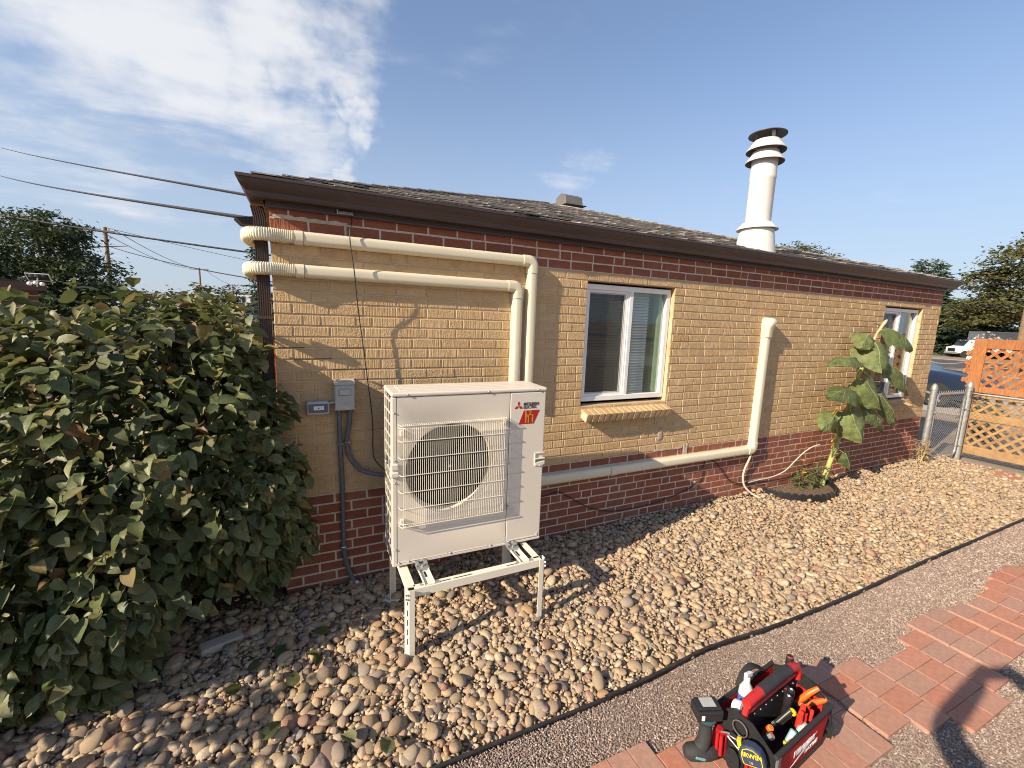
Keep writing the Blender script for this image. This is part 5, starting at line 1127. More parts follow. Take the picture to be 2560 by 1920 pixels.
# fence line running towards the camera side, at x = 9.2
clf = thing('chain_link_fence','chain link fence panel with steel top rail before the wood lattice','fence',(9.10,-0.145,0.0),R(-90))
q = MB(); q.cyl((0.0,0,1.02),(3.2,0,1.02),0.019,10); q.build('top_rail', MATS['galvanized'], clf, smooth=60)
mesh_wires('wire_mesh', clf, 0.01,1.9,0.06,1.015,0.056,'galv_dark',0.0017)
q = MB(); q.cyl((1.95,0,0),(1.95,0,1.05),0.03,12); q.build('line_post', MATS['galvanized'], clf, smooth=60)
for k in range(4):
    q = MB(); z = 1.06-0.03*k; q.tube([(-0.045,0,z),(0.0,-0.05,z),(0.06,-0.035,z-0.01),(0.13,-0.005,z-0.03+0.01*k)],0.004,5); q.build('tie_wire', MATS['black_cable'], clf)
lat_ = thing('lattice_fence','orange stained wood lattice fence standing behind the chain link','fence',(9.24,-0.02,0.0),R(-90))
LW = 2.4
def lathboard(name, x0,x1,z0,z1,y0,y1,m): q = MB(); q.box(x0,x1,y0,y1,z0,z1); return q.build(name, MATS[m], lat_, bevel=0.003)
lathboard('frame_board',0.0,0.14,1.03,1.83,-0.02,0.0,'cedar'); lathboard('frame_board',0.141,LW,1.69,1.83,-0.019,0.001,'cedar'); lathboard('frame_board',0.141,LW,1.035,1.125,-0.019,0.001,'cedar')
lathboard('frame_board',0.04,0.10,0.05,1.03,-0.012,0.01,'cedar_y'); lathboard('frame_board',0.101,LW,0.62,0.73,-0.012,0.008,'cedar_y'); lathboard('frame_board',0.101,LW,0.09,0.22,-0.012,0.008,'cedar_y')
def lattice(x0,x1,z0,z1,m,y,sp=0.135):
    for sg,yy in ((1,y),(-1,y+0.0085)):
        k = x0-(z1-z0)
        while k < x1:
            a,b = ((k,z0),(k+(z1-z0),z1)) if sg==1 else ((k,z1),(k+(z1-z0),z0)); t0,t1 = 0.0,1.0
            if a[0]<x0: t0 = (x0-a[0])/(b[0]-a[0])
            if b[0]>x1: t1 = (x1-a[0])/(b[0]-a[0])
            if t1-t0 > 0.05:
                q = MB(); q.bar((a[0]+(b[0]-a[0])*t0,yy,a[1]+(b[1]-a[1])*t0),(a[0]+(b[0]-a[0])*t1,yy,a[1]+(b[1]-a[1])*t1),0.038,0.008,(0,-1,0)); q.build('slat', MATS[m], lat_)
            k += sp
lattice(-0.07,LW,1.10,1.72,'cedar',0.012); lattice(0.05,LW,0.20,0.66,'cedar_y',0.016); lattice(0.05,LW,0.71,1.03,'cedar_y',0.016)
lathboard('post',0.75,0.84,0.0,1.8,0.04,0.13,'cedar_y')
# red flagstones by the gate
for k,(x,y,a,l,w__) in enumerate([(8.62,-0.36,0.5,0.46,0.22),(8.50,-0.80,0.35,0.5,0.25)]):
    q = MB(); rr = random.Random(k); q.prism([(l/2*math.cos(t_)*rr.uniform(.9,1.05),w__/2*math.sin(t_)*rr.uniform(.9,1.05),0) for t_ in [2*math.pi*j/10 for j in range(10)]],(0,0,0.03)); tag(q.build('flagstone', MATS['paver'], bevel=0.005, loc=(x,y,0.03), rot=(0,0,a)), ['flat red flagstone nearest the gate foot','flat red flagstone set before the one at the gate'][k], 'flagstone', 'flagstones by the gate')
# ------------------------------------------------------------------ trees
def leaf_mat(name, cols, trans=0.2): return mat(name, (0,0,0), 0.65, ramp=[(i/(len(cols)-1),c) for i,c in enumerate(cols)], spec=0.3, trans=trans)
leaf_mat('locust_leaf', [(0.05,0.075,0.03),(0.085,0.115,0.045),(0.038,0.06,0.024),(0.11,0.135,0.055)])
leaf_mat('elm_leaf', [(0.075,0.085,0.028),(0.12,0.12,0.042),(0.05,0.062,0.02),(0.15,0.125,0.05)])
leaf_mat('spruce_leaf', [(0.038,0.062,0.03),(0.06,0.09,0.045),(0.025,0.045,0.022),(0.075,0.105,0.05)],0.08)
leaf_mat('olive_leaf', [(0.11,0.13,0.04),(0.16,0.17,0.055),(0.08,0.10,0.03)])
def leaf_cloud(blobs, n, size, seed, flat=0.5, aspect=0.5, clumps=26, sig=0.16, hang=0.0):
    r_ = np.random.default_rng(seed); vol = np.array([b[1][0]*b[1][1]*b[1][2] for b in blobs])**0.67; vol /= vol.sum(); C_ = []
    for b,v in zip(blobs,vol):
        m_ = max(4,int(n*v)); k = max(5,int(clumps*v*len(blobs))); d = r_.normal(size=(k,3)); d /= np.linalg.norm(d,axis=1)[:,None]; cc = np.array(b[0])+d*np.array(b[1])*r_.uniform(.5,1.0,k)[:,None]
        ci = r_.integers(0,k,m_); C_.append(cc[ci]+r_.normal(0,1,(m_,3))*np.array(b[1])*sig*np.array([1,1,0.6])*r_.uniform(.5,1.3,m_)[:,None])
    C_ = np.concatenate(C_); m_ = len(C_); a = r_.uniform(0,6.283,m_); t = np.stack([np.cos(a),np.sin(a),r_.normal(-hang,0.35,m_)],-1); t /= np.linalg.norm(t,axis=1)[:,None]
    u_ = r_.normal(0,1,(m_,3)); u_[:,2] += 1.5*flat; s_ = np.cross(t,u_); s_ /= np.linalg.norm(s_,axis=1)[:,None]+1e-9; nn = np.cross(s_,t)
    L_ = size*r_.uniform(.6,1.4,m_)[:,None]; W_ = L_*aspect; mid = C_+t*L_*0.5-nn*L_*0.06
    V = np.stack([C_, mid+s_*W_*.5, C_+t*L_-nn*L_*0.12, mid-s_*W_*.5],1).reshape(-1,3); F = np.arange(m_*4).reshape(-1,4); return V,F
def tree(name, label, base, trunk_h, blobs, n, size, m, seed, rt_=0.2, cat='tree', bark='bark', group='background trees', **kw):
    """blobs are relative to base"""
    t = thing(name, label, cat, base, 0, group); V,F = leaf_cloud(blobs,n,size,seed,**kw); tag(link('crown', npmesh('crown',V,F,MATS[m]), t), kind='stuff')
    q = MB(); top_ = Vector((0.15*rt_,0,trunk_h)); q.tube(smooth_pts([(0,0,-0.3),(0.2*rt_,0.1*rt_,trunk_h*0.5),top_],5),[rt_*(1-0.045*i) for i in range(11)],9)
    rr = random.Random(seed)
    for b in blobs:
        c = Vector(b[0]); st = top_*rr.uniform(.75,1.0); q.tube(smooth_pts([st,(st+c)/2+Vector((0,0,0.1*b[1][2])),c],4),[rt_*0.5*(1-0.09*i) for i in range(9)],6)
        for k in range(5):
            e = c+Vector((rr.gauss(0,.5)*b[1][0],rr.gauss(0,.5)*b[1][1],rr.gauss(0,.5)*b[1][2])); q.tube([(st+c)/2+Vector((0,0,0.1*b[1][2])),(c+e)/2,e],[rt_*0.22,rt_*0.14,rt_*0.05],5)
    q.build('trunk', MATS[bark], t, smooth=60); return t
def spruce(name, label, base, h, r0, n, size, m, seed, group='background trees'):
    t = thing(name, label, 'tree', base, 0, group); rr = np.random.default_rng(seed); blobs = []
    k = 0; z = h*0.06
    while z < h*0.97:
        rad = r0*(1-z/h)**0.8
        for j in range(max(3,int(7*(1-z/h)+3))):
            a = rr.uniform(0,6.28); rr_ = rad*rr.uniform(.55,1.05); blobs.append(((rr_*0.6*math.cos(a),rr_*0.6*math.sin(a),z-rr_*0.12),(max(.12,rr_*0.5*abs(math.cos(a))+0.22*rad),max(.12,rr_*0.5*abs(math.sin(a))+0.22*rad),h*0.022)))
        z += h*0.045
    V,F = leaf_cloud(blobs,n,size,seed,flat=0.2,aspect=0.35,clumps=4,sig=0.45,hang=0.3); tag(link('crown', npmesh('crown',V,F,MATS[m]), t), kind='stuff')
    q = MB(); q.tube([(0,0,-0.3),(0,0,h*0.95)],[r0*0.07,0.02],8); q.build('trunk', MATS['bark'], t); return t
# left side
tree('locust_tree','big feathery dark green tree behind the low brick garage at left',(-8.6,18.6,-0.4),2.6,[((0.1,0,4.1),(1.9,1.5,1.3)),((1.6,-0.4,3.1),(1.3,1.2,0.9)),((-1.6,0,3.3),(1.5,1.2,1.1)),((2.3,-0.6,2.2),(0.9,0.9,0.7)),((0.4,-0.6,2.4),(1.4,1.1,0.9)),((-2.4,0.1,4.2),(1.2,1.2,1.0)),((1.1,-0.8,4.7),(0.9,0.9,0.6)),((0.9,-1.0,1.7),(1.6,1.0,0.8)),((-1.2,-0.8,2.2),(1.4,1.0,1.0)),((2.6,-0.8,1.4),(0.9,0.8,0.7))],34000,0.17,'locust_leaf',3,0.22,flat=0.4,aspect=0.34,clumps=60,sig=0.20,hang=0.45)
spruce('juniper_tree','dark columnar conifer standing close behind the house corner',(-0.82,9.4,-0.05),3.45,0.72,11000,0.10,'spruce_leaf',8)
tree('shrub_tree','yellow green leafy sapling rising behind the lilac bush',(-1.55,6.4,0),1.3,[((0,0,1.75),(0.42,0.4,0.40)),((-0.45,0.2,1.5),(0.4,0.4,0.35)),((0.3,0.1,1.4),(0.45,0.4,0.35)),((0.05,0,2.1),(0.2,0.2,0.22))],2600,0.10,'olive_leaf',12,0.03,cat='shrub',aspect=0.4,clumps=24,sig=0.24)
for k,(x,y,zt,r_,m) in enumerate([(-13.5,42,3.0,2.6,'elm_leaf'),(-10.6,43,3.6,2.2,'locust_leaf'),(-8.0,44,3.3,2.0,'olive_leaf'),(-16.5,44,3.6,3.0,'locust_leaf'),(-7.2,52,4.2,1.6,'spruce_leaf')]):
    zb = gz(x,y); H = zt-zb
    tree('garden_tree',['grey green tree crown far left below the utility pole','dark green tree crown beside the far tan roof','yellowish green tree crown near the small far pole','deep green tree crown behind the locust tree','dark pointed tree crown right below the second pole'][k],(x,y,zb),H*0.5,[((0,0,H*0.72),(r_,r_,H*0.28)),((r_*0.6,0,H*0.5),(r_*.8,r_*.8,H*0.25)),((-r_*0.6,0.3,H*0.52),(r_*.8,r_*.8,H*0.25))],3000,0.30,m,30+k,0.2,clumps=30,sig=0.22)
# right side
spruce('spruce_tree','tall blue green spruce beyond the end of the gutter',(80.5,27.2,-1.1),12.6,4.6,9000,0.85,'spruce_leaf',41)
spruce('spruce_tree','dark spruce standing lower right of the tall one',(83,23.0,-1.1),9.0,3.2,5000,0.75,'spruce_leaf',42)
tree('elm_tree','wide olive green tree with thick trunk behind the white box truck',(74,16.4,-1.0),6.0,[((0,0.5,11.2),(4.6,4.4,2.6)),((-1,4.0,9.3),(3.0,2.6,1.4)),((1,-4.5,10.5),(5,4.5,3.2)),((0,2.6,6.2),(4.0,3.6,2.3)),((-1,5.2,5.0),(2.6,2.2,1.7)),((0,-2,6.6),(4.4,4.2,2.4))],22000,0.40,'elm_leaf',43,0.55,clumps=70,sig=0.2)
tree('elm_tree','low green tree crown behind the brown bungalow across the street',(92,27,-1.1),4.5,[((0,0,6.0),(4.2,4.2,2.4)),((0,-4,4.6),(3.5,3.5,2.2)),((0,4,5.2),(3.5,3.5,2.2))],6000,0.5,'locust_leaf',44,0.4,clumps=40,sig=0.22)
tree('elm_tree','dark green tree mass at the right frame edge behind the lattice',(88,12,-1.1),4.5,[((0,0,5.0),(4.2,5.2,2.6)),((0,-6,5.5),(4.5,4.5,3.0)),((0,5,3.6),(3.5,3.5,2.0))],9000,0.42,'elm_leaf',47,0.4,clumps=40,sig=0.22)
tree('cedar_tree','olive evergreen top showing over the roof beside the flue',(17.2,7.9,-0.1),3.4,[((0,0,4.75),(0.75,0.9,0.55)),((0.3,-0.75,4.35),(0.6,0.6,0.4)),((-0.3,0.8,4.5),(0.6,0.6,0.5)),((-0.1,1.5,4.3),(0.4,0.5,0.4)),((0,0,3.9),(1.1,1.4,0.6))],9000,0.13,'elm_leaf',45,0.12,clumps=40,sig=0.22,aspect=0.3)
tree('cedar_tree','small evergreen tip peeking over the roof near its right end',(30,8.9,-0.3),3.6,[((0,0,5.6),(0.5,0.6,0.5)),((0,0.6,5.2),(0.5,0.5,0.4))],1500,0.16,'spruce_leaf',46,0.1,clumps=20,sig=0.25,aspect=0.3)
# shrubs seen through the gate
for k,(x,y,h) in enumerate([(12.6,0.75,0.55),(11.2,0.28,0.30),(14.0,-0.6,0.7),(13.2,-1.6,0.7)]):
    tree('garden_shrub',['grey green shrub seen through the upper part of the gate mesh','small round shrub seen through the middle of the gate mesh','shrub behind the lattice near its post','shrub behind the lattice far right'][k],(x,y,-0.02),h*0.4,[((0,0,h*0.6),(h*0.65,h*0.65,h*0.42))],1400,0.07,'olive_leaf',60+k,0.015,cat='shrub',group='shrubs in the front yard',clumps=30,sig=0.25,aspect=0.35)
# ------------------------------------------------------------------ buildings
mat('tan_roof', (0.36,0.25,0.175), 0.95, var=0.2, vscale=6); mat('white_wall', (0.66,0.66,0.66), 0.9, var=0.05); mat('grey_wall', (0.36,0.37,0.39), 0.9); mat('dark_brick', (0.13,0.062,0.045), 0.9, var=0.25, vscale=8); mat('slate_roof', (0.15,0.165,0.20), 0.7, var=0.15, vscale=2); mat('brown_wall', (0.11,0.075,0.06), 0.9, var=0.2); mat('dark_glass', (0.03,0.035,0.04), 0.1); mat('metal_roof', (0.36,0.38,0.40), 0.4, 0.5, var=0.1)
gar = thing('brick_garage','low dark red brick garage with metal roof at the left frame edge','garage',(-4.95,9.85,0),R(23))
q = MB(); q.box(-4.3,0,0,5,0,2.12); q.build('wall', MATS['dark_brick'], gar)
q = MB(); q.prism([(-4.45,-0.25,2.13),(0.12,-0.25,2.13),(0.12,-0.25,2.26),(-2.2,-0.25,2.46),(-4.45,-0.25,2.40)],(0,5.5,0)); q.build('roof', MATS['roof_dark'], gar)
q = MB(); q.box(-4.45,0.13,-0.29,-0.255,2.10,2.27); q.build('fascia', MATS['brown_metal'], gar)
for k in range(3): q = MB(); q.box(-3.4+1.1*k,-3.34+1.1*k,-0.02,-0.003,1.6,2.0); q.build('trim_strip', MATS['concrete'], gar)
for k in range(5): q = MB(); q.box(-4.3,0.0,-0.012,-0.003,1.55+0.11*k,1.565+0.11*k); q.build('mortar_line', MATS['concrete'], gar)
cm_ = thing('solar_camera','security camera with small solar panel on the garage corner','camera',(-4.75,9.35,2.25)); cm_.scale = (0.75,0.75,0.75)
q = MB(); q.obox((0.05,0,0.16),(0.42,0.25,0.02),(R(-38),0,R(8))); q.build('solar_panel', MATS['dark_glass'], cm_); q = MB(); q.obox((0.05,0.006,0.157),(0.46,0.29,0.014),(R(-38),0,R(8))); q.build('panel_rim', MATS['print_white'], cm_)
for x in (-0.12,0.0,0.13):
    q = MB(); q.lathe([(0.0,-0.07),(0.04,-0.06),(0.055,0.0),(0.04,0.05),(0.0,0.06)],n=14,c=(x,-0.05,0.0-0.05*abs(x)*4),ax=(0.3,-1,-0.2)); q.build('camera_head', MATS['print_white'], cm_, smooth=60)
q = MB(); q.cyl((0,0,-0.1),(0.03,0,0.14),0.015,8); q.build('mount', MATS['print_white'], cm_)
def house_far(name,label,loc,rz,w_,d_,hw,hr,mw_,mr_,nwin=0,hip=False):
    t = thing(name,label,'house' if 'house' in name or 'bungalow' in name else 'building',loc,rz)
    q = MB(); q.box(-w_/2,w_/2,-d_/2,d_/2,-0.5,hw); q.build('wall', MATS[mw_], t)
    if hr > 0.05:
        q = MB(); e = 0.35; a = w_/2-(d_/2 if hip else -e); q.add([(-w_/2-e,-d_/2-e,hw),(w_/2+e,-d_/2-e,hw),(w_/2+e,d_/2+e,hw),(-w_/2-e,d_/2+e,hw),(-a,0,hw+hr),(a,0,hw+hr)],[(0,1,5,4),(1,2,5),(2,3,4,5),(3,0,4),(3,2,1,0)]); q.build('roof', MATS[mr_], t)
    else: q = MB(); q.box(-w_/2-.1,w_/2+.1,-d_/2-.1,d_/2+.1,hw+0.003,hw+0.3); q.build('roof', MATS[mr_], t)
    return t
t = house_far('far_house','far house with tan shingle roof and small chimney beyond the bush',(-11.2,47,gz(-11,47)),R(8),11,7,2.5,1.75,'white_wall','tan_roof'); q = MB(); q.box(1.2,1.9,-0.3,0.3,3.6,4.55); q.build('chimney', MATS['tan_roof'], t)
house_far('far_house','small white gabled house beside the dark conifer',(-6.4,62,gz(-6,62)),R(70),7,5,3.3,1.6,'white_wall','slate_roof')
def apartment(name,label,x,y,w_,h,m,n,fl):
    t = thing(name,label,'building',(x,y,gz(x,y)),R(-6)); q = MB(); q.box(0,w_,0,12,-1,h); q.build('wall', MATS[m], t); q = MB(); q.box(-.3,w_+.3,-.3,12.3,h+0.004,h+0.5); q.build('roof', MATS['grey_wall'], t)
    for f in range(fl):
        for k in range(n): q = MB(); x0 = w_*(k+.3)/n; q.box(x0,x0+w_*0.4/n,-0.08,-0.02,h-2.6-3.1*f,h-0.9-3.1*f); q.build('window', MATS['dark_glass'], t)
    return t
apartment('apartment_block','white apartment block far away right of the second pole',-24.0,150,11,9.0,'white_wall',5,2); apartment('apartment_block','pale grey long apartment block far away behind tree tops',-44,148,20,7.6,'white_wall',7,1); apartment('apartment_block','grey apartment wing far away next to the white block',-12.9,152,8,8.4,'grey_wall',4,2)
# bungalow and truck over the street
t = house_far('brown_bungalow','low dark brown bungalow with blue grey roof across the street',(90,31.5,gz(78)),R(62),12,7.5,2.4,1.5,'brown_wall','slate_roof',hip=True)
for k in range(3): q = MB(); q.box(-4+3*k,-2.6+3*k,-3.80,-3.755,0.9,1.9); q.build('window', MATS['dark_glass'], t)
house_far('far_house','grey roof showing between spruce and box truck',(104,30,gz(78)),R(40),12,8,3.2,1.9,'grey_wall','slate_roof')
mat('truck_white', (0.75,0.75,0.73), 0.4, var=0.03); mat('truck_white_shaded', (0.42,0.44,0.46), 0.5); mat('tyre', (0.02,0.02,0.02), 0.9)
trk = thing('box_truck','white box truck parked across the street above the lattice','truck',(76.4,20.6,gz(76)+0.01),math.atan2(0.62,-0.78))
q = MB(); q.box(-4.9,0.9,-1.2,1.2,0.85,3.35); q.build('cargo_box', MATS['truck_white'], trk, bevel=0.04)
q = MB(); q.box(-4.86,0.86,1.203,1.22,1.0,3.25); q.build('shaded_side', MATS['truck_white_shaded'], trk)  # white side in shade: the shade is put into its grey colour
q = MB(); q.prism([(1.0,-1.02,0.55),(3.1,-1.02,0.55),(3.15,-1.02,1.25),(2.5,-1.02,1.42),(1.95,-1.02,2.2),(1.0,-1.02,2.25)],(0,2.04,0)); cab = q.build('cab', MATS['truck_white'], trk, bevel=0.05)
q = MB(); q.prism([(2.51,-0.88,1.47),(2.51,0.88,1.47),(2.02,0.82,2.13),(2.02,-0.82,2.13)],(0.03,0,0.02)); q.build('windshield', MATS['dark_glass'], cab); q = MB(); q.box(3.15,3.17,-0.6,0.6,0.75,1.15); q.build('grille', MATS['fan_black'], cab); q = MB(); q.box(3.1,3.24,-1.05,1.05,0.45,0.66); q.build('bumper', MATS['galv_dark'], cab)
for x in (2.35,-3.3):
    for y in (-0.98,0.98): q = MB(); q.lathe([(0.2,-0.13),(0.42,-0.12),(0.45,0),(0.42,0.12),(0.2,0.13)],n=18,c=(x,y,0.45),ax=(0,1,0)); q.build('wheel', MATS['tyre'], trk, smooth=40)
# blue car in the driveway: body lofted from sections along its length
mat('car_blue', (0.02,0.032,0.06), 0.18, 0.3, spec=0.6); mat('car_glass', (0.05,0.075,0.085), 0.05); mat('alloy', (0.55,0.55,0.55), 0.3, 0.8); mat('car_trim', (0.30,0.33,0.37), 0.25, 0.4)
car = thing('parked_car','dark blue parked car showing hood and front wheel past the house corner','car',(16.3,3.95,gz(16)+0.012),R(-90))
def sect(x,w_,zb,zs,zt,wt): return [(x,-w_,zb),(x,-w_,zs*0.75),(x,-w_*0.985,zs),(x,-wt,zt),(x,-wt*0.5,zt+0.02),(x,wt*0.5,zt+0.02),(x,wt,zt),(x,w_*0.985,zs),(x,w_,zs*0.75),(x,w_,zb)]
S_ = [(-2.3,0.70,0.42,0.72,0.80,0.6),(-2.2,0.84,0.30,0.85,0.98,0.66),(-1.6,0.90,0.24,0.90,1.02,0.70),(-0.6,0.91,0.22,0.90,0.98,0.76),(0.7,0.91,0.22,0.88,0.96,0.76),(1.4,0.90,0.22,0.82,0.92,0.72),(1.95,0.86,0.26,0.74,0.83,0.66),(2.25,0.74,0.32,0.62,0.70,0.56),(2.33,0.60,0.38,0.55,0.60,0.46)]
rings = [sect(*c) for c in S_]; q = MB(); n_ = 10; q.add([p_ for r_ in rings for p_ in r_],[(i*n_+k,i*n_+k+1,(i+1)*n_+k+1,(i+1)*n_+k) for i in range(len(rings)-1) for k in range(n_-1)]+[tuple(range(n_)),tuple((len(rings)-1)*n_+k for k in range(n_))]); q.build('body', MATS['car_blue'], car, smooth=50)
q = MB(); g_ = [(-1.95,0.80,0.98),(-1.2,0.64,1.40),(0.0,0.64,1.46),(0.95,0.78,0.95)]; q.add([(x,s_*w_,z) for x,w_,z in g_ for s_ in (-1,1)],[(0,1,3,2),(2,3,5,4),(4,5,7,6),(0,2,4,6),(1,7,5,3)]); q.build('cabin', MATS['car_glass'], car, bevel=0.03); q = MB(); q.add([(-1.25,-0.66,1.41),(0.02,-0.66,1.47),(0.02,0.66,1.47),(-1.25,0.66,1.41),(-1.25,-0.66,1.44),(0.02,-0.66,1.50),(0.02,0.66,1.50),(-1.25,0.66,1.44)],[(0,1,2,3),(4,5,6,7),(0,1,5,4),(1,2,6,5),(2,3,7,6),(3,0,4,7)]); q.build('roof_panel', MATS['car_blue'], car)
for s_ in (-1,1): q = MB(); q.box(-1.5,1.0,s_*0.905-0.012,s_*0.905+0.012,0.26,0.62); q.build('door_panel', MATS['car_trim'], car, bevel=0.01)
for s_ in (-1,1): q = MB(); q.prism([(1.95,s_*0.80,0.60),(2.26,s_*0.66,0.56),(2.24,s_*0.68,0.68),(1.9,s_*0.83,0.72)],(0,s_*0.02,0)); q.build('headlight', MATS['car_glass'], car)
for x in (1.45,-1.42):
    for s_ in (-1,1):
        q = MB(); q.lathe([(0.20,-0.10),(0.30,-0.105),(0.33,-0.06),(0.33,0.06),(0.30,0.105),(0.20,0.10)],n=28,c=(x,s_*0.83,0.325),ax=(0,1,0)); wo = q.build('wheel', MATS['tyre'], car, smooth=40)
        q = MB(); q.lathe([(0.195,-0.02),(0.215,0.02)],n=28,c=(x,s_*0.90,0.325),ax=(0,1,0),caps=False)
        for k in range(5): a = 2*math.pi*k/5+0.3; q.bar((x,s_*0.925,0.325),(x+0.2*math.cos(a),s_*0.92,0.325+0.2*math.sin(a)),0.05,0.02,(0,1,0))
        q.lathe([(0.0,-0.02),(0.05,-0.02),(0.05,0.02),(0.0,0.02)],n=12,c=(x,s_*0.925,0.325),ax=(0,1,0)); q.build('rim', MATS['alloy'], wo)
# short chain posts with white caps
for k in range(5):
    x,y = 29.0-0.35*k, 8.2-1.95*k; t = thing('chain_post',['chain post with white cap, leftmost, nearest the house corner','chain post with white cap, second from the house corner','chain post with white cap seen through the lattice, third from the house corner','chain post with white cap seen through the lattice, fourth from the house corner','chain post with white cap behind the lattice, fifth from the house corner'][k],'bollard',(x,y,gz(x)),0,'chain posts in the front yard')
    q = MB(); q.cyl((0,0,-0.1),(0,0,1.0),0.055,12); q.build('post', MATS['fence_red'], t); q = MB(); q.lathe([(0.09,0.98),(0.10,1.02),(0.10,1.10),(0.06,1.16),(0,1.17)],n=14); q.build('cap', MATS['print_white'], t, smooth=50)
    if k < 4:
        q = MB(); q.tube([(-0.35*s_,-1.95*s_,0.92-0.9*s_*(1-s_)) for s_ in [j/10 for j in range(11)]],0.022,5); q.build('chain', MATS['galv_dark'], t)
# ------------------------------------------------------------------ poles and wires
mat('pole_wood', (0.19,0.125,0.08), 0.9, var=0.25, vscale=5)
def pole(label, x, y, top_z, r_, arms=1.1, rz=0.0, arm_n=1):
    zb = gz(x,y); t = thing('utility_pole', label, 'utility pole', (x,y,zb), rz, 'utility poles'); h = top_z-zb
    q = MB(); q.cyl((0,0,-0.5),(0,0,h),r_,10,r_*0.75); q.build('pole', MATS['pole_wood'], t, smooth=60)
    for k in range(arm_n):
        z = h-0.35-0.9*k; q = MB(); q.box(-arms,arms,-0.16,-0.06-r_*0.5,z-0.06,z+0.06); ar = q.build('crossarm', MATS['pole_wood'], t)
        for x_ in (-arms*.92,-arms*.4,arms*.4,arms*.92): q = MB(); q.lathe([(0.03,0),(0.06,0.04),(0.05,0.1),(0.07,0.13),(0.0,0.17)],n=8,c=(x_,-0.11,z+0.06)); q.build('insulator', MATS['grey_box'], ar)
    return t
pole('nearest wooden utility pole with crossarm behind the locust tree',-14.5,44.9,8.1,0.17,0.75,R(-10)); pole('utility pole with crossarm, second in the line',-18.9,105,9.7,0.20,1.65,R(-8)); pole('small distant utility pole beside the far apartment block',-18.5,146,8.6,0.22,1.9,R(-5)); pole('wooden utility pole at the right edge rising above the lattice',39.3,7.55,10.5,0.19,1.1,R(60))
def wire(label, a, b, sag, r_, n=18, cat='wire'):
    a,b = Vector(a),Vector(b); q = MB(); q.tube([a+(b-a)*(k/n)-Vector((0,0,4*sag*(k/n)*(1-k/n))) for k in range(n+1)],r_,5); return tag(q.build('overhead_wire', MATS['black_cable'], smooth=60), label, cat, 'overhead wires')
wire('topmost overhead wire, ending at the eave bracket',(0.37,-0.038,2.475),(-9.63,20.3,7.35),0.04,0.011)
wire('twisted overhead wire ending at the small roof light beside the gutter',(-0.175,0.79,2.518),(-9.7,20.2,6.35),0.05,0.014)
wire('thick overhead wire passing behind the flexible bends',(3.0,11.2,3.2),(-12.0,19.6,5.10),0.10,0.030)
wire('thin overhead wire from the near pole passing behind the lower bend',(2.5,14.5,2.55),(-14.4,44.8,6.6),0.35,0.030)
wire('far overhead wire between first and second pole, upper',(-15.1,44.8,7.95),(-20.4,105,9.5),0.7,0.03); wire('far overhead wire between first and second pole, lower',(-13.9,44.8,7.95),(-17.4,105,9.5),0.9,0.03); wire('far overhead wire between second and third pole',(-18.0,105,9.5),(-17.2,146,8.4),0.8,0.035); wire('faint overhead wire running right from the near pole',(-14.4,44.9,8.05),(16,70,6.0),0.5,0.02)
for k,(z,lab) in enumerate(((6.4,'upper wire of three crossing right behind the gutter end'),(5.3,'middle wire of three crossing right behind the gutter end'),(3.9,'lower wire of three crossing right behind the gutter end'))): wire(lab,(39.3,7.5,z),(52,40,z-1.4),0.5,0.022)
# wooden fence behind the house corner
fn = thing('wood_fence','red stained board fence with dark lattice top behind the house corner','fence',(-1.35,5.05,0))
for k in range(9): q = MB(); q.box(0.15*k,0.15*k+0.143,0,0.02,0.05,1.36); q.build('board', MATS['fence_red'], fn)
for z in (0.3,1.18): q = MB(); q.box(0,1.34,-0.04,-0.003,z,z+0.09); q.build('rail', MATS['fence_red'], fn)
q = MB(); q.box(0,1.34,0,0.03,1.52,1.56); q.build('cap_rail', MATS['fence_dark'], fn)
for k in range(18): q = MB(); q.box(0.075*k,0.075*k+0.04,0.004,0.016,1.362,1.518); q.build('slat', MATS['fence_dark'], fn)
# small flat light fixed to the eave left of the downspout
lt = thing('eave_light','dark flat floodlight hanging at the eave left of the downspout','light',(-0.165,0.72,2.505),R(10))
q = MB(); q.prism([(-0.08,0,0.0),(0.09,0,0.03),(0.11,0,-0.005),(0.09,0,-0.04),(-0.04,0,-0.04)],(0,0.14,0)); q.build('housing', MATS['black_plastic'], lt, bevel=0.004); q = MB(); q.cyl((0.09,0.07,0.0),(0.16,0.07,0.03),0.015,8); q.build('arm', MATS['black_plastic'], lt)
# ------------------------------------------------------------------ open tool bag and the tools in it
mat('bag_black', (0.018,0.018,0.019), 0.85, var=0.25, vscale=60, bump=0.0012, bscale=700, spec=0.25)
mat('bag_tray', (0.014,0.014,0.015), 0.5, var=0.2, vscale=20)
mat('bag_red', (0.42,0.012,0.018), 0.75, var=0.15, vscale=30, bump=0.001, bscale=600, spec=0.3)
mat('red_grip', (0.50,0.022,0.02), 0.45, var=0.08, vscale=20)
mat('rubber_grip', (0.028,0.028,0.03), 0.75, var=0.3, vscale=40, bump=0.0008, bscale=300)
mat('tool_black', (0.02,0.02,0.021), 0.4, var=0.15, vscale=30)
mat('tool_teal', (0.035,0.13,0.135), 0.45); mat('teal_light', (0.16,0.33,0.34), 0.45, var=0.06); mat('tool_orange', (0.80,0.13,0.015), 0.4, var=0.05); mat('tool_redorange', (0.72,0.04,0.02), 0.4, var=0.05)
mat('tool_yellow', (0.78,0.55,0.02), 0.4); mat('tool_navy', (0.03,0.045,0.085), 0.5, var=0.1); mat('steel', (0.55,0.55,0.54), 0.28, 0.9, var=0.1, vscale=40); mat('bottle_clear', (0.55,0.56,0.55), 0.2, var=0.1); mat('label_blue', (0.05,0.13,0.42), 0.4); mat('webbing', (0.022,0.022,0.022), 0.9)
BLOC = (1.965,-1.925,0.036); BROT = R(6)
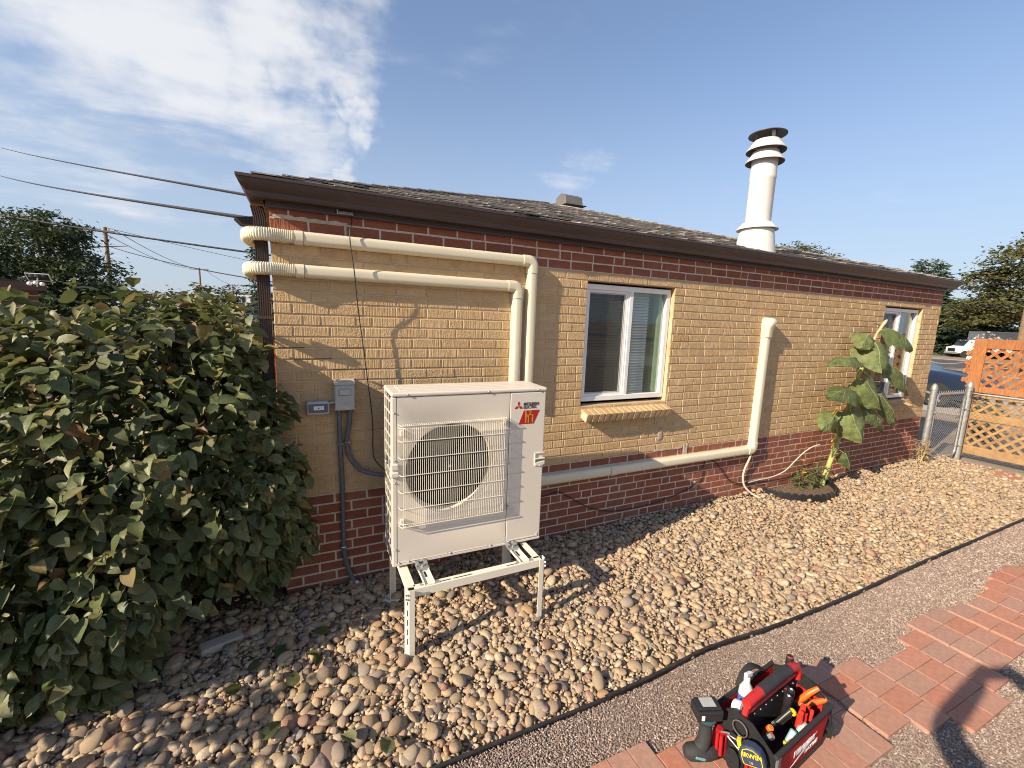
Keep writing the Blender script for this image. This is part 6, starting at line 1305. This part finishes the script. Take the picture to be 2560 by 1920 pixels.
bag = thing('tool_bag','open black and red tool bag with tubular handle standing on the pavers','tool bag',BLOC,BROT)
HL,HW,HB = 0.225,0.118,0.215
q = MB(); q.box(-HL,HL,-HW,HW,0.0,0.05); q.build('tray', MATS['bag_tray'], bag, bevel=0.012)
def panel(name, P, t, m, bev=0.002): q = MB(); q.prism(P,t); return q.build(name, MATS[m], bag, bevel=bev)
fp = panel('front_panel',[(-HL+0.005,-HW,0.045),(HL-0.005,-HW,0.045),(HL+0.005,-HW-0.012,HB),(-HL-0.005,-HW-0.012,HB)],(0,0.006,0),'bag_black')
q = MB(); q.prism([(-HL+0.055,-HW-0.0025,0.052),(HL-0.02,-HW-0.0025,0.052),(HL-0.016,-HW-0.0125,0.19),(-HL+0.05,-HW-0.0125,0.19)],(0,0.003,0)); q.build('red_face', MATS['bag_red'], fp)
bp_ = panel('back_panel',[(-HL+0.005,HW,0.045),(HL-0.005,HW,0.045),(HL+0.005,HW+0.012,HB+0.012),(-HL-0.005,HW+0.012,HB+0.012)],(0,-0.006,0),'bag_black')
q = MB(); q.prism([(-HL+0.01,HW-0.006,0.06),(HL-0.01,HW-0.006,0.06),(HL,HW+0.004,HB),(-HL,HW+0.004,HB)],(0,-0.003,0)); q.build('red_lining', MATS['bag_red'], bp_)
el = panel('end_panel',[(-HL,-HW,0.045),(-HL,HW,0.045),(-HL-0.008,HW+0.006,HB),(-HL-0.004,0.05,HB+0.055),(-HL-0.004,-0.03,HB+0.055),(-HL-0.008,-HW-0.006,HB)],(0.007,0,0),'bag_black')
er_ = panel('end_panel',[(HL,-HW,0.045),(HL,HW,0.045),(HL+0.008,HW+0.006,HB+0.01),(HL+0.004,0.05,HB+0.055),(HL+0.004,-0.03,HB+0.055),(HL+0.008,-HW-0.006,HB)],(-0.007,0,0),'bag_black')
q = MB(); q.prism([(HL-0.008,-0.10,0.06),(HL-0.008,0.10,0.06),(HL-0.004,0.10,HB),(HL-0.004,-0.10,HB)],(-0.002,0,0)); q.build('red_lining', MATS['bag_red'], er_)
for (x0,x1,y0,y1) in ((-HL-0.006,HL+0.006,-HW-0.018,-HW-0.004),(-HL-0.006,HL+0.006,HW+0.004,HW+0.018)): q = MB(); q.tube([(x0,(y0+y1)/2,HB),(x1,(y0+y1)/2,HB+(0.012 if y0>0 else 0))],0.010,8); q.build('rim_binding', MATS['webbing'], bag, smooth=60)
q = MB(); q.box(-HL+0.005,HL-0.005,0.010,0.018,0.05,0.255); dv_ = q.build('divider', MATS['bag_black'], bag)
for k in range(9):
    q = MB(); q.lathe([(0.0,-0.002),(0.0035,-0.0015),(0.004,0.001)],n=8,c=(-HL+0.045+0.045*k,0.009,0.236),ax=(0,1,0)); q.build('rivet', MATS['zinc_bright'], dv_)
q = MB(); q.tube(smooth_pts([(-HL+0.01,0.014,0.262),(-0.1,0.014,0.266),(0.1,0.014,0.270),(HL-0.005,0.014,0.275)],4),0.0085,10); q.build('divider_rail', MATS['red_grip'], bag, smooth=60)
hz_ = 0.318; hp = [(-HL+0.02,0.014,hz_-0.005),(-0.10,0.014,hz_+0.006),(0.0,0.014,hz_+0.010),(0.13,0.014,hz_+0.008),(HL-0.05,0.014,hz_),(HL-0.025,0.014,hz_-0.012),(HL-0.012,0.014,hz_-0.035),(HL-0.008,0.014,hz_-0.07)]
q = MB(); q.tube(smooth_pts(hp,6),0.0195,16); hdl = q.build('handle', MATS['red_grip'], bag, smooth=60)
q = MB(); q.tube(smooth_pts([(-0.105,0.014,hz_+0.006),(0.0,0.014,hz_+0.010),(0.125,0.014,hz_+0.008)],6),0.0222,16); q.build('soft_grip', MATS['rubber_grip'], hdl, smooth=60)
q = MB(); q.tube([(-HL+0.03,0.014,hz_-0.01),(-HL+0.012,0.014,0.24)],0.012,10); q.build('handle_bracket', MATS['red_grip'], hdl)
q = MB(); q.tube([(0.12,0.014,0.272),(0.16,0.014,hz_-0.01)],0.0075,8); q.build('handle_bracket', MATS['red_grip'], hdl)
# pockets on the near end
for k,(y0,y1,z1,m) in enumerate(((0.055,0.108,0.155,'bag_red'),(-0.025,0.045,0.12,'bag_black'),(-0.105,-0.035,0.14,'bag_red'))):
    q = MB(); n_ = 8; P_ = []
    for i in range(n_+1): t_ = i/n_; P_.append((-HL-0.012-0.022*math.sin(math.pi*t_)**0.6, y0+(y1-y0)*t_))
    q.prism([(x,y,0.04) for x,y in P_]+[(-HL-0.004,y1,0.04),(-HL-0.004,y0,0.04)],(-0.006,0,z1-0.04)); po = q.build('pocket', MATS[m], bag, smooth=50)
    if m == 'bag_red':
        for j in range(3): q = MB(); yy = y0+(y1-y0)*(j+.5)/3; q.tube([(-HL-0.036,yy,0.05),(-HL-0.042,yy,z1-0.005)],0.008,6); q.build('pleat', MATS['bag_red'], po, smooth=60)
q = MB(); q.prism([(-HL-0.016,-0.02,0.05),(-HL-0.016,0.04,0.05),(-HL-0.02,0.04,0.185),(-HL-0.02,-0.02,0.185)],(-0.006,0,0)); q.build('flap', MATS['bag_black'], bag, bevel=0.003)
q = MB(); q.prism([(-HL-0.045,-0.018+0.028+0.03*math.cos(t_),0.085+0.05*math.sin(t_)) for t_ in [R(20*j) for j in range(18)]],(0.006,0,0)); q.build('round_pouch', MATS['bag_black'], bag, bevel=0.003)
q = MB(); q.box(-HL-0.004,-HL+0.018,-HW-0.022,-HW-0.012,0.02,HB); q.build('corner_strap', MATS['grey_conduit'], bag)
q = MB(); q.tube(smooth_pts([(-0.05,HW+0.012,HB+0.008),(0.0,HW+0.022,HB+0.045),(0.07,HW+0.024,HB+0.055),(0.14,HW+0.012,HB+0.02)],5),1.0,prof=[(-0.016,-0.002),(0.016,-0.002),(0.016,0.002),(-0.016,0.002)]); q.build('carry_strap', MATS['webbing'], bag)
for k,(x,z0,z1,dx) in enumerate(((HL+0.012,0.20,0.055,0.012),(HL+0.016,0.19,0.03,0.024))): q = MB(); q.bar((x,-HW-0.006,z0),(x+dx,-HW-0.016,z1),0.010,0.002,(0,1,0)); q.build('loose_strap', MATS['webbing'], bag)
q = MB(); q.box(-HL+0.012,-HL+0.045,-HW-0.016,-HW-0.004,0.05,0.12); q.build('buckle', MATS['tool_black'], bag, bevel=0.003)
# printing on the front face
fa = math.atan2(0.010,0.138)
text('lettering','Milwaukee',0.047,MATS['print_white'],fp,(-0.075,-HW-0.0110,0.122),(R(90)-fa,0,0),sx=0.86,shear=0.28,bold=0.0006)
text('lettering','PACKOUT',0.024,MATS['print_white'],fp,(0.03,-HW-0.0088,0.084),(R(90)-fa,0,0),sx=1.0,shear=0.15)
q = MB(); q.prism([(-0.165,-HW-0.0062,0.058),(0.045,-HW-0.0105,0.116),(-0.06,-HW-0.0095,0.094),(0.115,-HW-0.0120,0.150),(0.02,-HW-0.0104,0.108),(-0.05,-HW-0.0093,0.088)],(0,-0.0006,0)); q.build('flash_mark', MATS['print_white'], fp)
BM = Matrix.Translation(BLOC) @ Matrix.Rotation(BROT,4,'Z')
def tool(name, label, cat, loc, rot=(0,0,0), group=None):
    t = thing(name, label, cat, (0,0,0), 0, group); t.matrix_world = BM @ Matrix.Translation(loc) @ Euler(rot).to_matrix().to_4x4(); return t
# impact driver hung upside down at the back left corner
t = tool('impact_driver','black and teal cordless impact driver hung upside down on the bag corner','power tool',(-HL-0.085,HW+0.0,0.0),(0,0,R(-28)))
q = MB(); q.box(-0.052,0.058,-0.036,0.036,0.222,0.268); q.box(-0.046,0.05,-0.030,0.030,0.268,0.282); bt = q.build('battery', MATS['tool_black'], t, bevel=0.006)
q = MB(); q.box(-0.028,0.03,-0.022,0.022,0.2822,0.2832); q.build('battery_label', MATS['grey_box'], bt)
for y in (-0.038,0.036): q = MB(); q.box(-0.035,-0.01,y,y+0.002,0.235,0.262); q.build('latch', MATS['tool_black'], bt)
q = MB(); q.obox((-0.03,-0.0375,0.243),(0.012,0.002,0.022)); q.build('mark', MATS['print_white'], bt)
q = MB(); q.tube(smooth_pts([(0.0,0,0.222),(0.004,0,0.20),(0.010,0,0.15),(0.006,0,0.10),(-0.004,0,0.07)],5),[0.040-0.0012*i if i<6 else 0.024+0.0004*(i-6) for i in range(21)],14); q.build('grip', MATS['rubber_grip'], t, smooth=60)
q = MB(); q.tube([(-0.002,0,0.205),(0,0,0.215),(0.0,0,0.223)],[0.038,0.043,0.045],16); q.build('foot_band', MATS['tool_teal'], t, smooth=60)
q = MB(); q.lathe([(0.0,-0.075),(0.022,-0.073),(0.033,-0.055),(0.036,-0.02),(0.036,0.03),(0.030,0.055),(0.02,0.075),(0.014,0.085),(0.0,0.086)],n=20,c=(0.0,0,0.042),ax=(1,0,0)); q.build('motor_body', MATS['rubber_grip'], t, smooth=50)
q = MB(); q.obox((-0.02,-0.0355,0.045),(0.045,0.004,0.012),(0,0.3,0)); q.build('teal_stripe', MATS['teal_light'], t, bevel=0.002)
q = MB(); q.obox((0.026,-0.010,0.15),(0.012,0.012,0.05)); q.build('trigger', MATS['teal_light'], t, bevel=0.003)
q = MB(); q.tube([(0.085,0,0.042),(0.105,0,0.042)],0.009,10); q.build('chuck', MATS['steel'], t)
# tape measure clipped outside the near end
t = tool('tape_measure','navy tape measure with yellow trim clipped to the near end of the bag','tape measure',(-HL-0.058,-0.070,0.200),(R(0),R(-18),R(-70)))
q = MB(); P_ = [(-0.040,-0.038),(0.036,-0.038),(0.045,-0.025),(0.045,0.0),(0.036,0.025),(0.016,0.041),(-0.012,0.044),(-0.034,0.034),(-0.044,0.012),(-0.045,-0.02)]
q.prism([(a,-0.021,b) for a,b in P_],(0,0.042,0)); cs = q.build('case', MATS['tool_navy'], t, bevel=0.008)
P2 = [(a*0.80,b*0.80) for a,b in P_]; P3 = [(a*0.745,b*0.745) for a,b in P_]; q = MB(); n_=len(P2); q.add([(a,-0.0222,b) for a,b in P2]+[(a,-0.0222,b) for a,b in P3]+[(a,-0.0205,b) for a,b in P2]+[(a,-0.0205,b) for a,b in P3],[(i,(i+1)%n_,n_+(i+1)%n_,n_+i) for i in range(n_)]+[(i,(i+1)%n_,2*n_+(i+1)%n_,2*n_+i) for i in range(n_)]); q.build('yellow_trim', MATS['tool_yellow'], cs)
text('lettering','IRWIN',0.024,MATS['tool_yellow'],cs,(-0.031,-0.0224,0.002),(R(90),0,0),bold=0.0006); text('lettering','16',0.015,MATS['grey_box'],cs,(-0.012,-0.0224,-0.022),(R(90),0,0))
q = MB(); q.box(-0.046,-0.030,-0.012,0.012,0.018,0.050); q.build('lock_button', MATS['tool_yellow'], t, bevel=0.003)
# ring and snap hook
t = tool('carabiner','steel ring with snap hook hanging on the end plate','hook',(-HL-0.016,0.006,0.225))
q = MB(); q.tube([(-0.004,0.030*math.cos(R(a)),0.030*math.sin(R(a))) for a in range(0,360,15)],0.0026,6,closed=True); q.build('ring', MATS['zinc_bright'], t, smooth=60)
q = MB(); q.tube(smooth_pts([(-0.006,0,-0.030),(-0.012,0.004,-0.05),(-0.016,0.03,-0.055),(-0.016,0.038,-0.066),(-0.018,-0.01,-0.078),(-0.02,-0.04,-0.085)],4),0.004,8); q.build('snap', MATS['zinc_bright'], t, smooth=60)
q = MB(); q.tube([(-0.010,0.035,-0.052),(-0.028,0.062,-0.058)],0.004,8); q.build('pin', MATS['steel'], t)
def screwdriver(label, loc, rot, col, L_=0.11, r_=0.016, cross=False, tip='tool_black'):
    t = tool('screwdriver',label,'screwdriver',loc,rot,'screwdrivers in the bag'); q = MB(); q.lathe([(r_*0.5,-0.02),(r_*0.95,0.0),(r_,0.012),(r_*0.82,L_*0.35),(r_,L_*0.6),(r_*0.98,L_*0.92),(r_*0.8,L_),(0.0,L_*1.015)],n=12); h_ = q.build('grip', MATS[col], t, smooth=50)
    q = MB(); q.cyl((0,0,-0.14),(0,0,-0.018),0.0035,8); q.build('shaft', MATS['steel'], t)
    if cross: q = MB(); q.box(-0.006,0.006,-0.0016,0.0016,L_*1.012,L_*1.022); q.box(-0.0016,0.0016,-0.006,0.006,L_*1.0125,L_*1.0225); q.build('cross_mark', MATS['print_white'], h_)
    else: q = MB(); q.lathe([(r_*0.86,L_*0.955),(r_*0.88,L_*0.97),(r_*0.78,L_*1.004)],n=12,caps=False); q.build('end_ring', MATS['red_grip' if tip!='tool_yellow' else tip], h_)
    return t
screwdriver('black screwdriver with white cross mark, left of the marked pair',(0.062,-0.022,0.165),(R(6),R(-8),0),'tool_black',0.105,0.0165,True)
screwdriver('black screwdriver with white cross mark, right of the marked pair',(0.100,-0.014,0.165),(R(4),R(-4),0),'tool_black',0.105,0.0155,True)
screwdriver('tall black screwdriver standing at the far back corner of the bag',(0.196,0.038,0.225),(R(-4),R(3),0),'tool_black',0.115,0.017)
screwdriver('short black screwdriver low beside the cross marked pair',(0.132,-0.004,0.165),(R(-8),R(-14),0),'tool_black',0.09,0.014)
screwdriver('black stubby screwdriver by the far red lining',(0.165,-0.03,0.155),(R(18),R(16),0),'tool_black',0.075,0.017)
screwdriver('clear and brown handled screwdriver near the tape measure',(-0.115,-0.03,0.165),(R(22),R(-10),0),'tool_orange',0.065,0.013,tip='tool_yellow')
def pliers(label, loc, rot, col, spread, L_=0.125, r_=0.0105, group='pliers in the bag'):
    t = tool('pliers',label,'pliers',loc,rot,group)
    for s_ in (-1,1): q = MB(); pp = smooth_pts([(0.006*s_,0,-0.01),(0.014*s_,0,0.02),(spread*0.8*s_,0,L_*0.55),(spread*s_,0,L_)],5); q.tube(pp,[r_*(0.8+0.35*math.sin(math.pi*min(1,i/15))) for i in range(len(pp))],10); q.build('grip', MATS[col], t, smooth=60)
    q = MB(); q.lathe([(0.0,-0.006),(0.014,-0.006),(0.014,0.006),(0.0,0.006)],n=14,c=(0,0,-0.02),ax=(0,1,0)); q.prism([(-0.012,-0.005,-0.02),(0.012,-0.005,-0.02),(0.005,-0.005,-0.085),(-0.005,-0.005,-0.085)],(0,0.01,0)); q.build('jaws', MATS['steel'], t); return t
pliers('bright orange handled pliers spread open at the far end of the bag',(0.160,-0.035,0.185),(R(8),R(52),R(-35)),'tool_orange',0.034,0.105,0.0115)
pliers('red handled pliers standing upright in the front of the bag',(0.055,-0.082,0.150),(R(4),R(-14),R(12)),'tool_redorange',0.019,0.125,0.0115)
t = tool('cutter','small red folding cutter right of the red pliers','cutter',(0.120,-0.095,0.165),(R(4),R(-6),R(14)))
q = MB(); q.box(-0.013,0.013,-0.008,0.008,-0.03,0.055); q.build('handle', MATS['tool_redorange'], t, bevel=0.005); q = MB(); q.box(-0.010,0.010,-0.009,-0.0082,0.01,0.05); q.build('slot', MATS['tool_black'], t); q = MB(); q.box(-0.004,0.004,-0.003,0.003,-0.07,-0.031); q.build('blade', MATS['steel'], t)
t = tool('utility_knife','black and yellow crimping tool lying across the middle of the bag','tool',(-0.03,-0.03,0.17),(R(12),R(38),R(-12)))
q = MB(); q.tube([(0,0,-0.05),(0,0,0.0),(0.002,0,0.05),(0.004,0,0.085)],[0.009,0.011,0.012,0.013],10); q.tube([(0.028,0,-0.06),(0.024,0,0.0),(0.020,0,0.045),(0.022,0,0.075)],[0.008,0.010,0.011,0.012],10); q.build('arms', MATS['tool_black'], t, smooth=60)
q = MB(); q.lathe([(0.0,0.0),(0.014,0.002),(0.016,0.014),(0.010,0.022),(0.0,0.024)],n=14,c=(0.022,0,0.074)); q.build('yellow_end', MATS['tool_yellow'], t, smooth=60); q = MB(); q.obox((0.012,0,-0.005),(0.05,0.016,0.016)); q.obox((0.026,-0.002,-0.075),(0.018,0.008,0.05)); q.build('steel_jaw', MATS['steel'], t, bevel=0.002)
for k,(x,y) in enumerate(((-0.050,-0.092),(-0.005,-0.100))):
    t = tool('torch_wrench',['teal handled tool with yellow collar, nearer the tape measure','teal handled tool with yellow collar, nearer the red pliers'][k],'tool',(x,y,0.145),(R(10),R(35),R(10)),'teal tools in the bag'); q = MB(); q.box(-0.014,0.014,-0.013,0.013,0.0,0.058); q.build('handle', MATS['teal_light'], t, bevel=0.006); q = MB(); q.lathe([(0.0,-0.05),(0.010,-0.05),(0.014,-0.012),(0.014,0.0)],n=12); q.build('nose', MATS['tool_black'], t, smooth=50); q = MB(); q.lathe([(0.0142,-0.014),(0.015,-0.010),(0.015,-0.004),(0.0142,-0.001)],n=12); q.build('collar', MATS['tool_yellow'], t)
t = tool('marker','orange tipped marker lying low at the front rim','marker',(-0.075,-0.105,0.150),(R(0),R(60),R(-10))); q = MB(); q.lathe([(0.0,0.05),(0.007,0.048),(0.013,0.03),(0.0135,0.0),(0.012,-0.04),(0.0,-0.042)],n=14); q.build('body', MATS['tool_orange'], t, smooth=50); q = MB(); q.lathe([(0.0138,0.002),(0.014,-0.02),(0.0125,-0.035)],n=14,caps=False); q.build('sleeve', MATS['tool_black'], t)
t = tool('magnet_cup','clear domed cap at the front rim between red pliers and teal tools','cap',(0.035,-0.108,0.190)); q = MB(); q.lathe([(0.012,-0.04),(0.017,-0.005),(0.020,0.004),(0.017,0.012),(0.0,0.016)],n=18); q.build('dome', MATS['bottle_clear'], t, smooth=50); q = MB(); q.cyl((0,0,-0.06),(0,0,-0.03),0.01,10); q.build('stem', MATS['steel'], t)
t = tool('spray_bottle','clear spray bottle with blue label in the back compartment','bottle',(-0.085,0.070,0.10),(R(-8),R(10),0)); q = MB(); q.lathe([(0.0,-0.02),(0.030,-0.018),(0.032,0.0),(0.032,0.13),(0.028,0.16),(0.014,0.182),(0.012,0.19)],n=20); q.build('body', MATS['bottle_clear'], t, smooth=50); q = MB(); q.lathe([(0.0325,0.075),(0.0326,0.130)],n=20,caps=False); q.build('label', MATS['label_blue'], t, smooth=60); q = MB(); q.cyl((0,0,0.188),(0,0,0.205),0.013,12); q.box(-0.014,0.030,-0.008,0.008,0.205,0.222); q.build('nozzle', MATS['print_white'], t, bevel=0.002)
t = tool('tape_roll','roll of white tape in the back left compartment','tape',(-0.165,0.055,0.225),(R(70),R(15),0)); q = MB(); q.lathe([(0.022,-0.018),(0.038,-0.018),(0.038,0.018),(0.022,0.018),(0.022,-0.018)],n=26,caps=False); q.build('roll', MATS['print_white'], t, smooth=40)
t = tool('tape_roll','roll of black tape hanging outside the far front corner','tape',(HL+0.030,-HW+0.01,0.075),(0,R(78),R(10))); q = MB(); q.lathe([(0.018,-0.022),(0.034,-0.022),(0.034,0.022),(0.018,0.022),(0.018,-0.022)],n=26,caps=False); q.build('roll', MATS['tool_black'], t, smooth=40)
t = tool('pry_bar','thin steel and yellow rod beside the tall screwdriver','rod',(0.178,0.030,0.14)); q = MB(); q.cyl((0,0,-0.05),(0,0,0.15),0.0045,8); q.build('rod', MATS['steel'], t); q = MB(); q.cyl((0,0,0.09),(0,0,0.115),0.006,8); q.build('band', MATS['tool_yellow'], t); q = MB(); q.cyl((0,0,0.15),(0,0,0.172),0.008,8); q.build('knob', MATS['tool_black'], t)
t = tool('hex_socket','small steel socket holder beside the clear handled screwdriver','tool',(-0.165,-0.06,0.20),(R(30),R(25),0)); q = MB(); q.cyl((0,0,-0.03),(0,0,0.03),0.014,6); q.build('socket', MATS['steel'], t); q = MB(); q.box(-0.025,0.02,-0.018,0.018,-0.05,-0.028); q.build('holder', MATS['tool_black'], t, bevel=0.003)
# ------------------------------------------------------------------ the photographer, standing behind the lens: only the shadow falls into the picture
mat('work_shirt', (0.10,0.11,0.13), 0.85, var=0.15, vscale=12)
fxy = Vector((math.sin(YAW),math.cos(YAW),0)); rxy = Vector((math.cos(YAW),-math.sin(YAW),0)); O_ = Vector((CAM.x,CAM.y,0))
def at_(f, r_, z): return O_+fxy*f+rxy*r_+Vector((0,0,z))
per = thing('person','person in dark work clothes behind the camera whose shadow falls on the pavers','person',tuple(at_(-0.42,0,0)))
VV = [('pelvis',-0.42,0,0.96,0.150),('belly',-0.43,0,1.12,0.140),('chest',-0.43,0,1.36,0.155),('neck',-0.41,0,1.54,0.062),('jaw',-0.38,0,1.63,0.078),('skull',-0.395,0,1.73,0.098),('crown',-0.40,0,1.80,0.075),
 ('ls',-0.40,-0.19,1.48,0.068),('le',-0.16,-0.36,1.68,0.064),('lw',-0.065,-0.115,1.86,0.044),('lp',-0.045,-0.092,1.885,0.036),
 ('rs',-0.40,0.19,1.48,0.068),('re',-0.16,0.36,1.68,0.064),('rw',-0.065,0.115,1.86,0.044),('rp',-0.045,0.092,1.885,0.036),
 ('lh',-0.42,-0.10,0.90,0.105),('lk',-0.39,-0.12,0.50,0.066),('la',-0.44,-0.13,0.09,0.045),('lt',-0.28,-0.15,0.045,0.036),
 ('rh',-0.42,0.10,0.90,0.105),('rk',-0.39,0.12,0.50,0.066),('ra',-0.44,0.13,0.09,0.045),('rt',-0.28,0.15,0.045,0.036)]
E_ = [('pelvis','belly'),('belly','chest'),('chest','neck'),('neck','jaw'),('jaw','skull'),('skull','crown'),('chest','ls'),('ls','le'),('le','lw'),('lw','lp'),('chest','rs'),('rs','re'),('re','rw'),('rw','rp'),('pelvis','lh'),('lh','lk'),('lk','la'),('la','lt'),('pelvis','rh'),('rh','rk'),('rk','ra'),('ra','rt')]
for sd_,s_ in (('l',-1),('r',1)):      # four fingers over the phone's back edge, thumb along its face
    for k,dz in enumerate((0.034,0.014,-0.006,-0.025)):
        VV += [(sd_+'a%d'%k,-0.030,s_*0.084,1.885+dz,0.0095),(sd_+'b%d'%k,-0.0225,s_*(0.060-0.004*k),1.885+dz+0.004,0.0085)]; E_ += [(sd_+'p',sd_+'a%d'%k),(sd_+'a%d'%k,sd_+'b%d'%k)]
    VV += [(sd_+'t1',-0.052,s_*0.080,1.865,0.0110),(sd_+'t2',-0.048,s_*0.052,1.872,0.0090)]; E_ += [(sd_+'p',sd_+'t1'),(sd_+'t1',sd_+'t2')]
idx = {v[0]:i for i,v in enumerate(VV)}; base = Vector(per.location)
me = bpy.data.meshes.new('body'); me.from_pydata([tuple(at_(v[1],v[2],v[3])-base) for v in VV],[(idx[a],idx[b]) for a,b in E_],[]); me.materials.append(MATS['work_shirt'])
bo = link('body', me, per); bo.modifiers.new('skin','SKIN')
for i,v in enumerate(VV):
    sv = me.skin_vertices[0].data[i]; sv.radius = (v[4],v[4]); sv.use_root = (i==0)
sb = bo.modifiers.new('sub','SUBSURF'); sb.levels = 1; sb.render_levels = 2
q = MB(); c0 = CAM-fwd*0.041; 
P_ = [c0+r2*a+u2*b for a,b in ((-0.078,-0.038),(0.078,-0.038),(0.078,0.038),(-0.078,0.038))]; q.prism(P_,-fwd*0.008); tag(q.build('phone', MATS['black_plastic'], bevel=0.002), 'phone held up by the person behind the camera', 'phone')
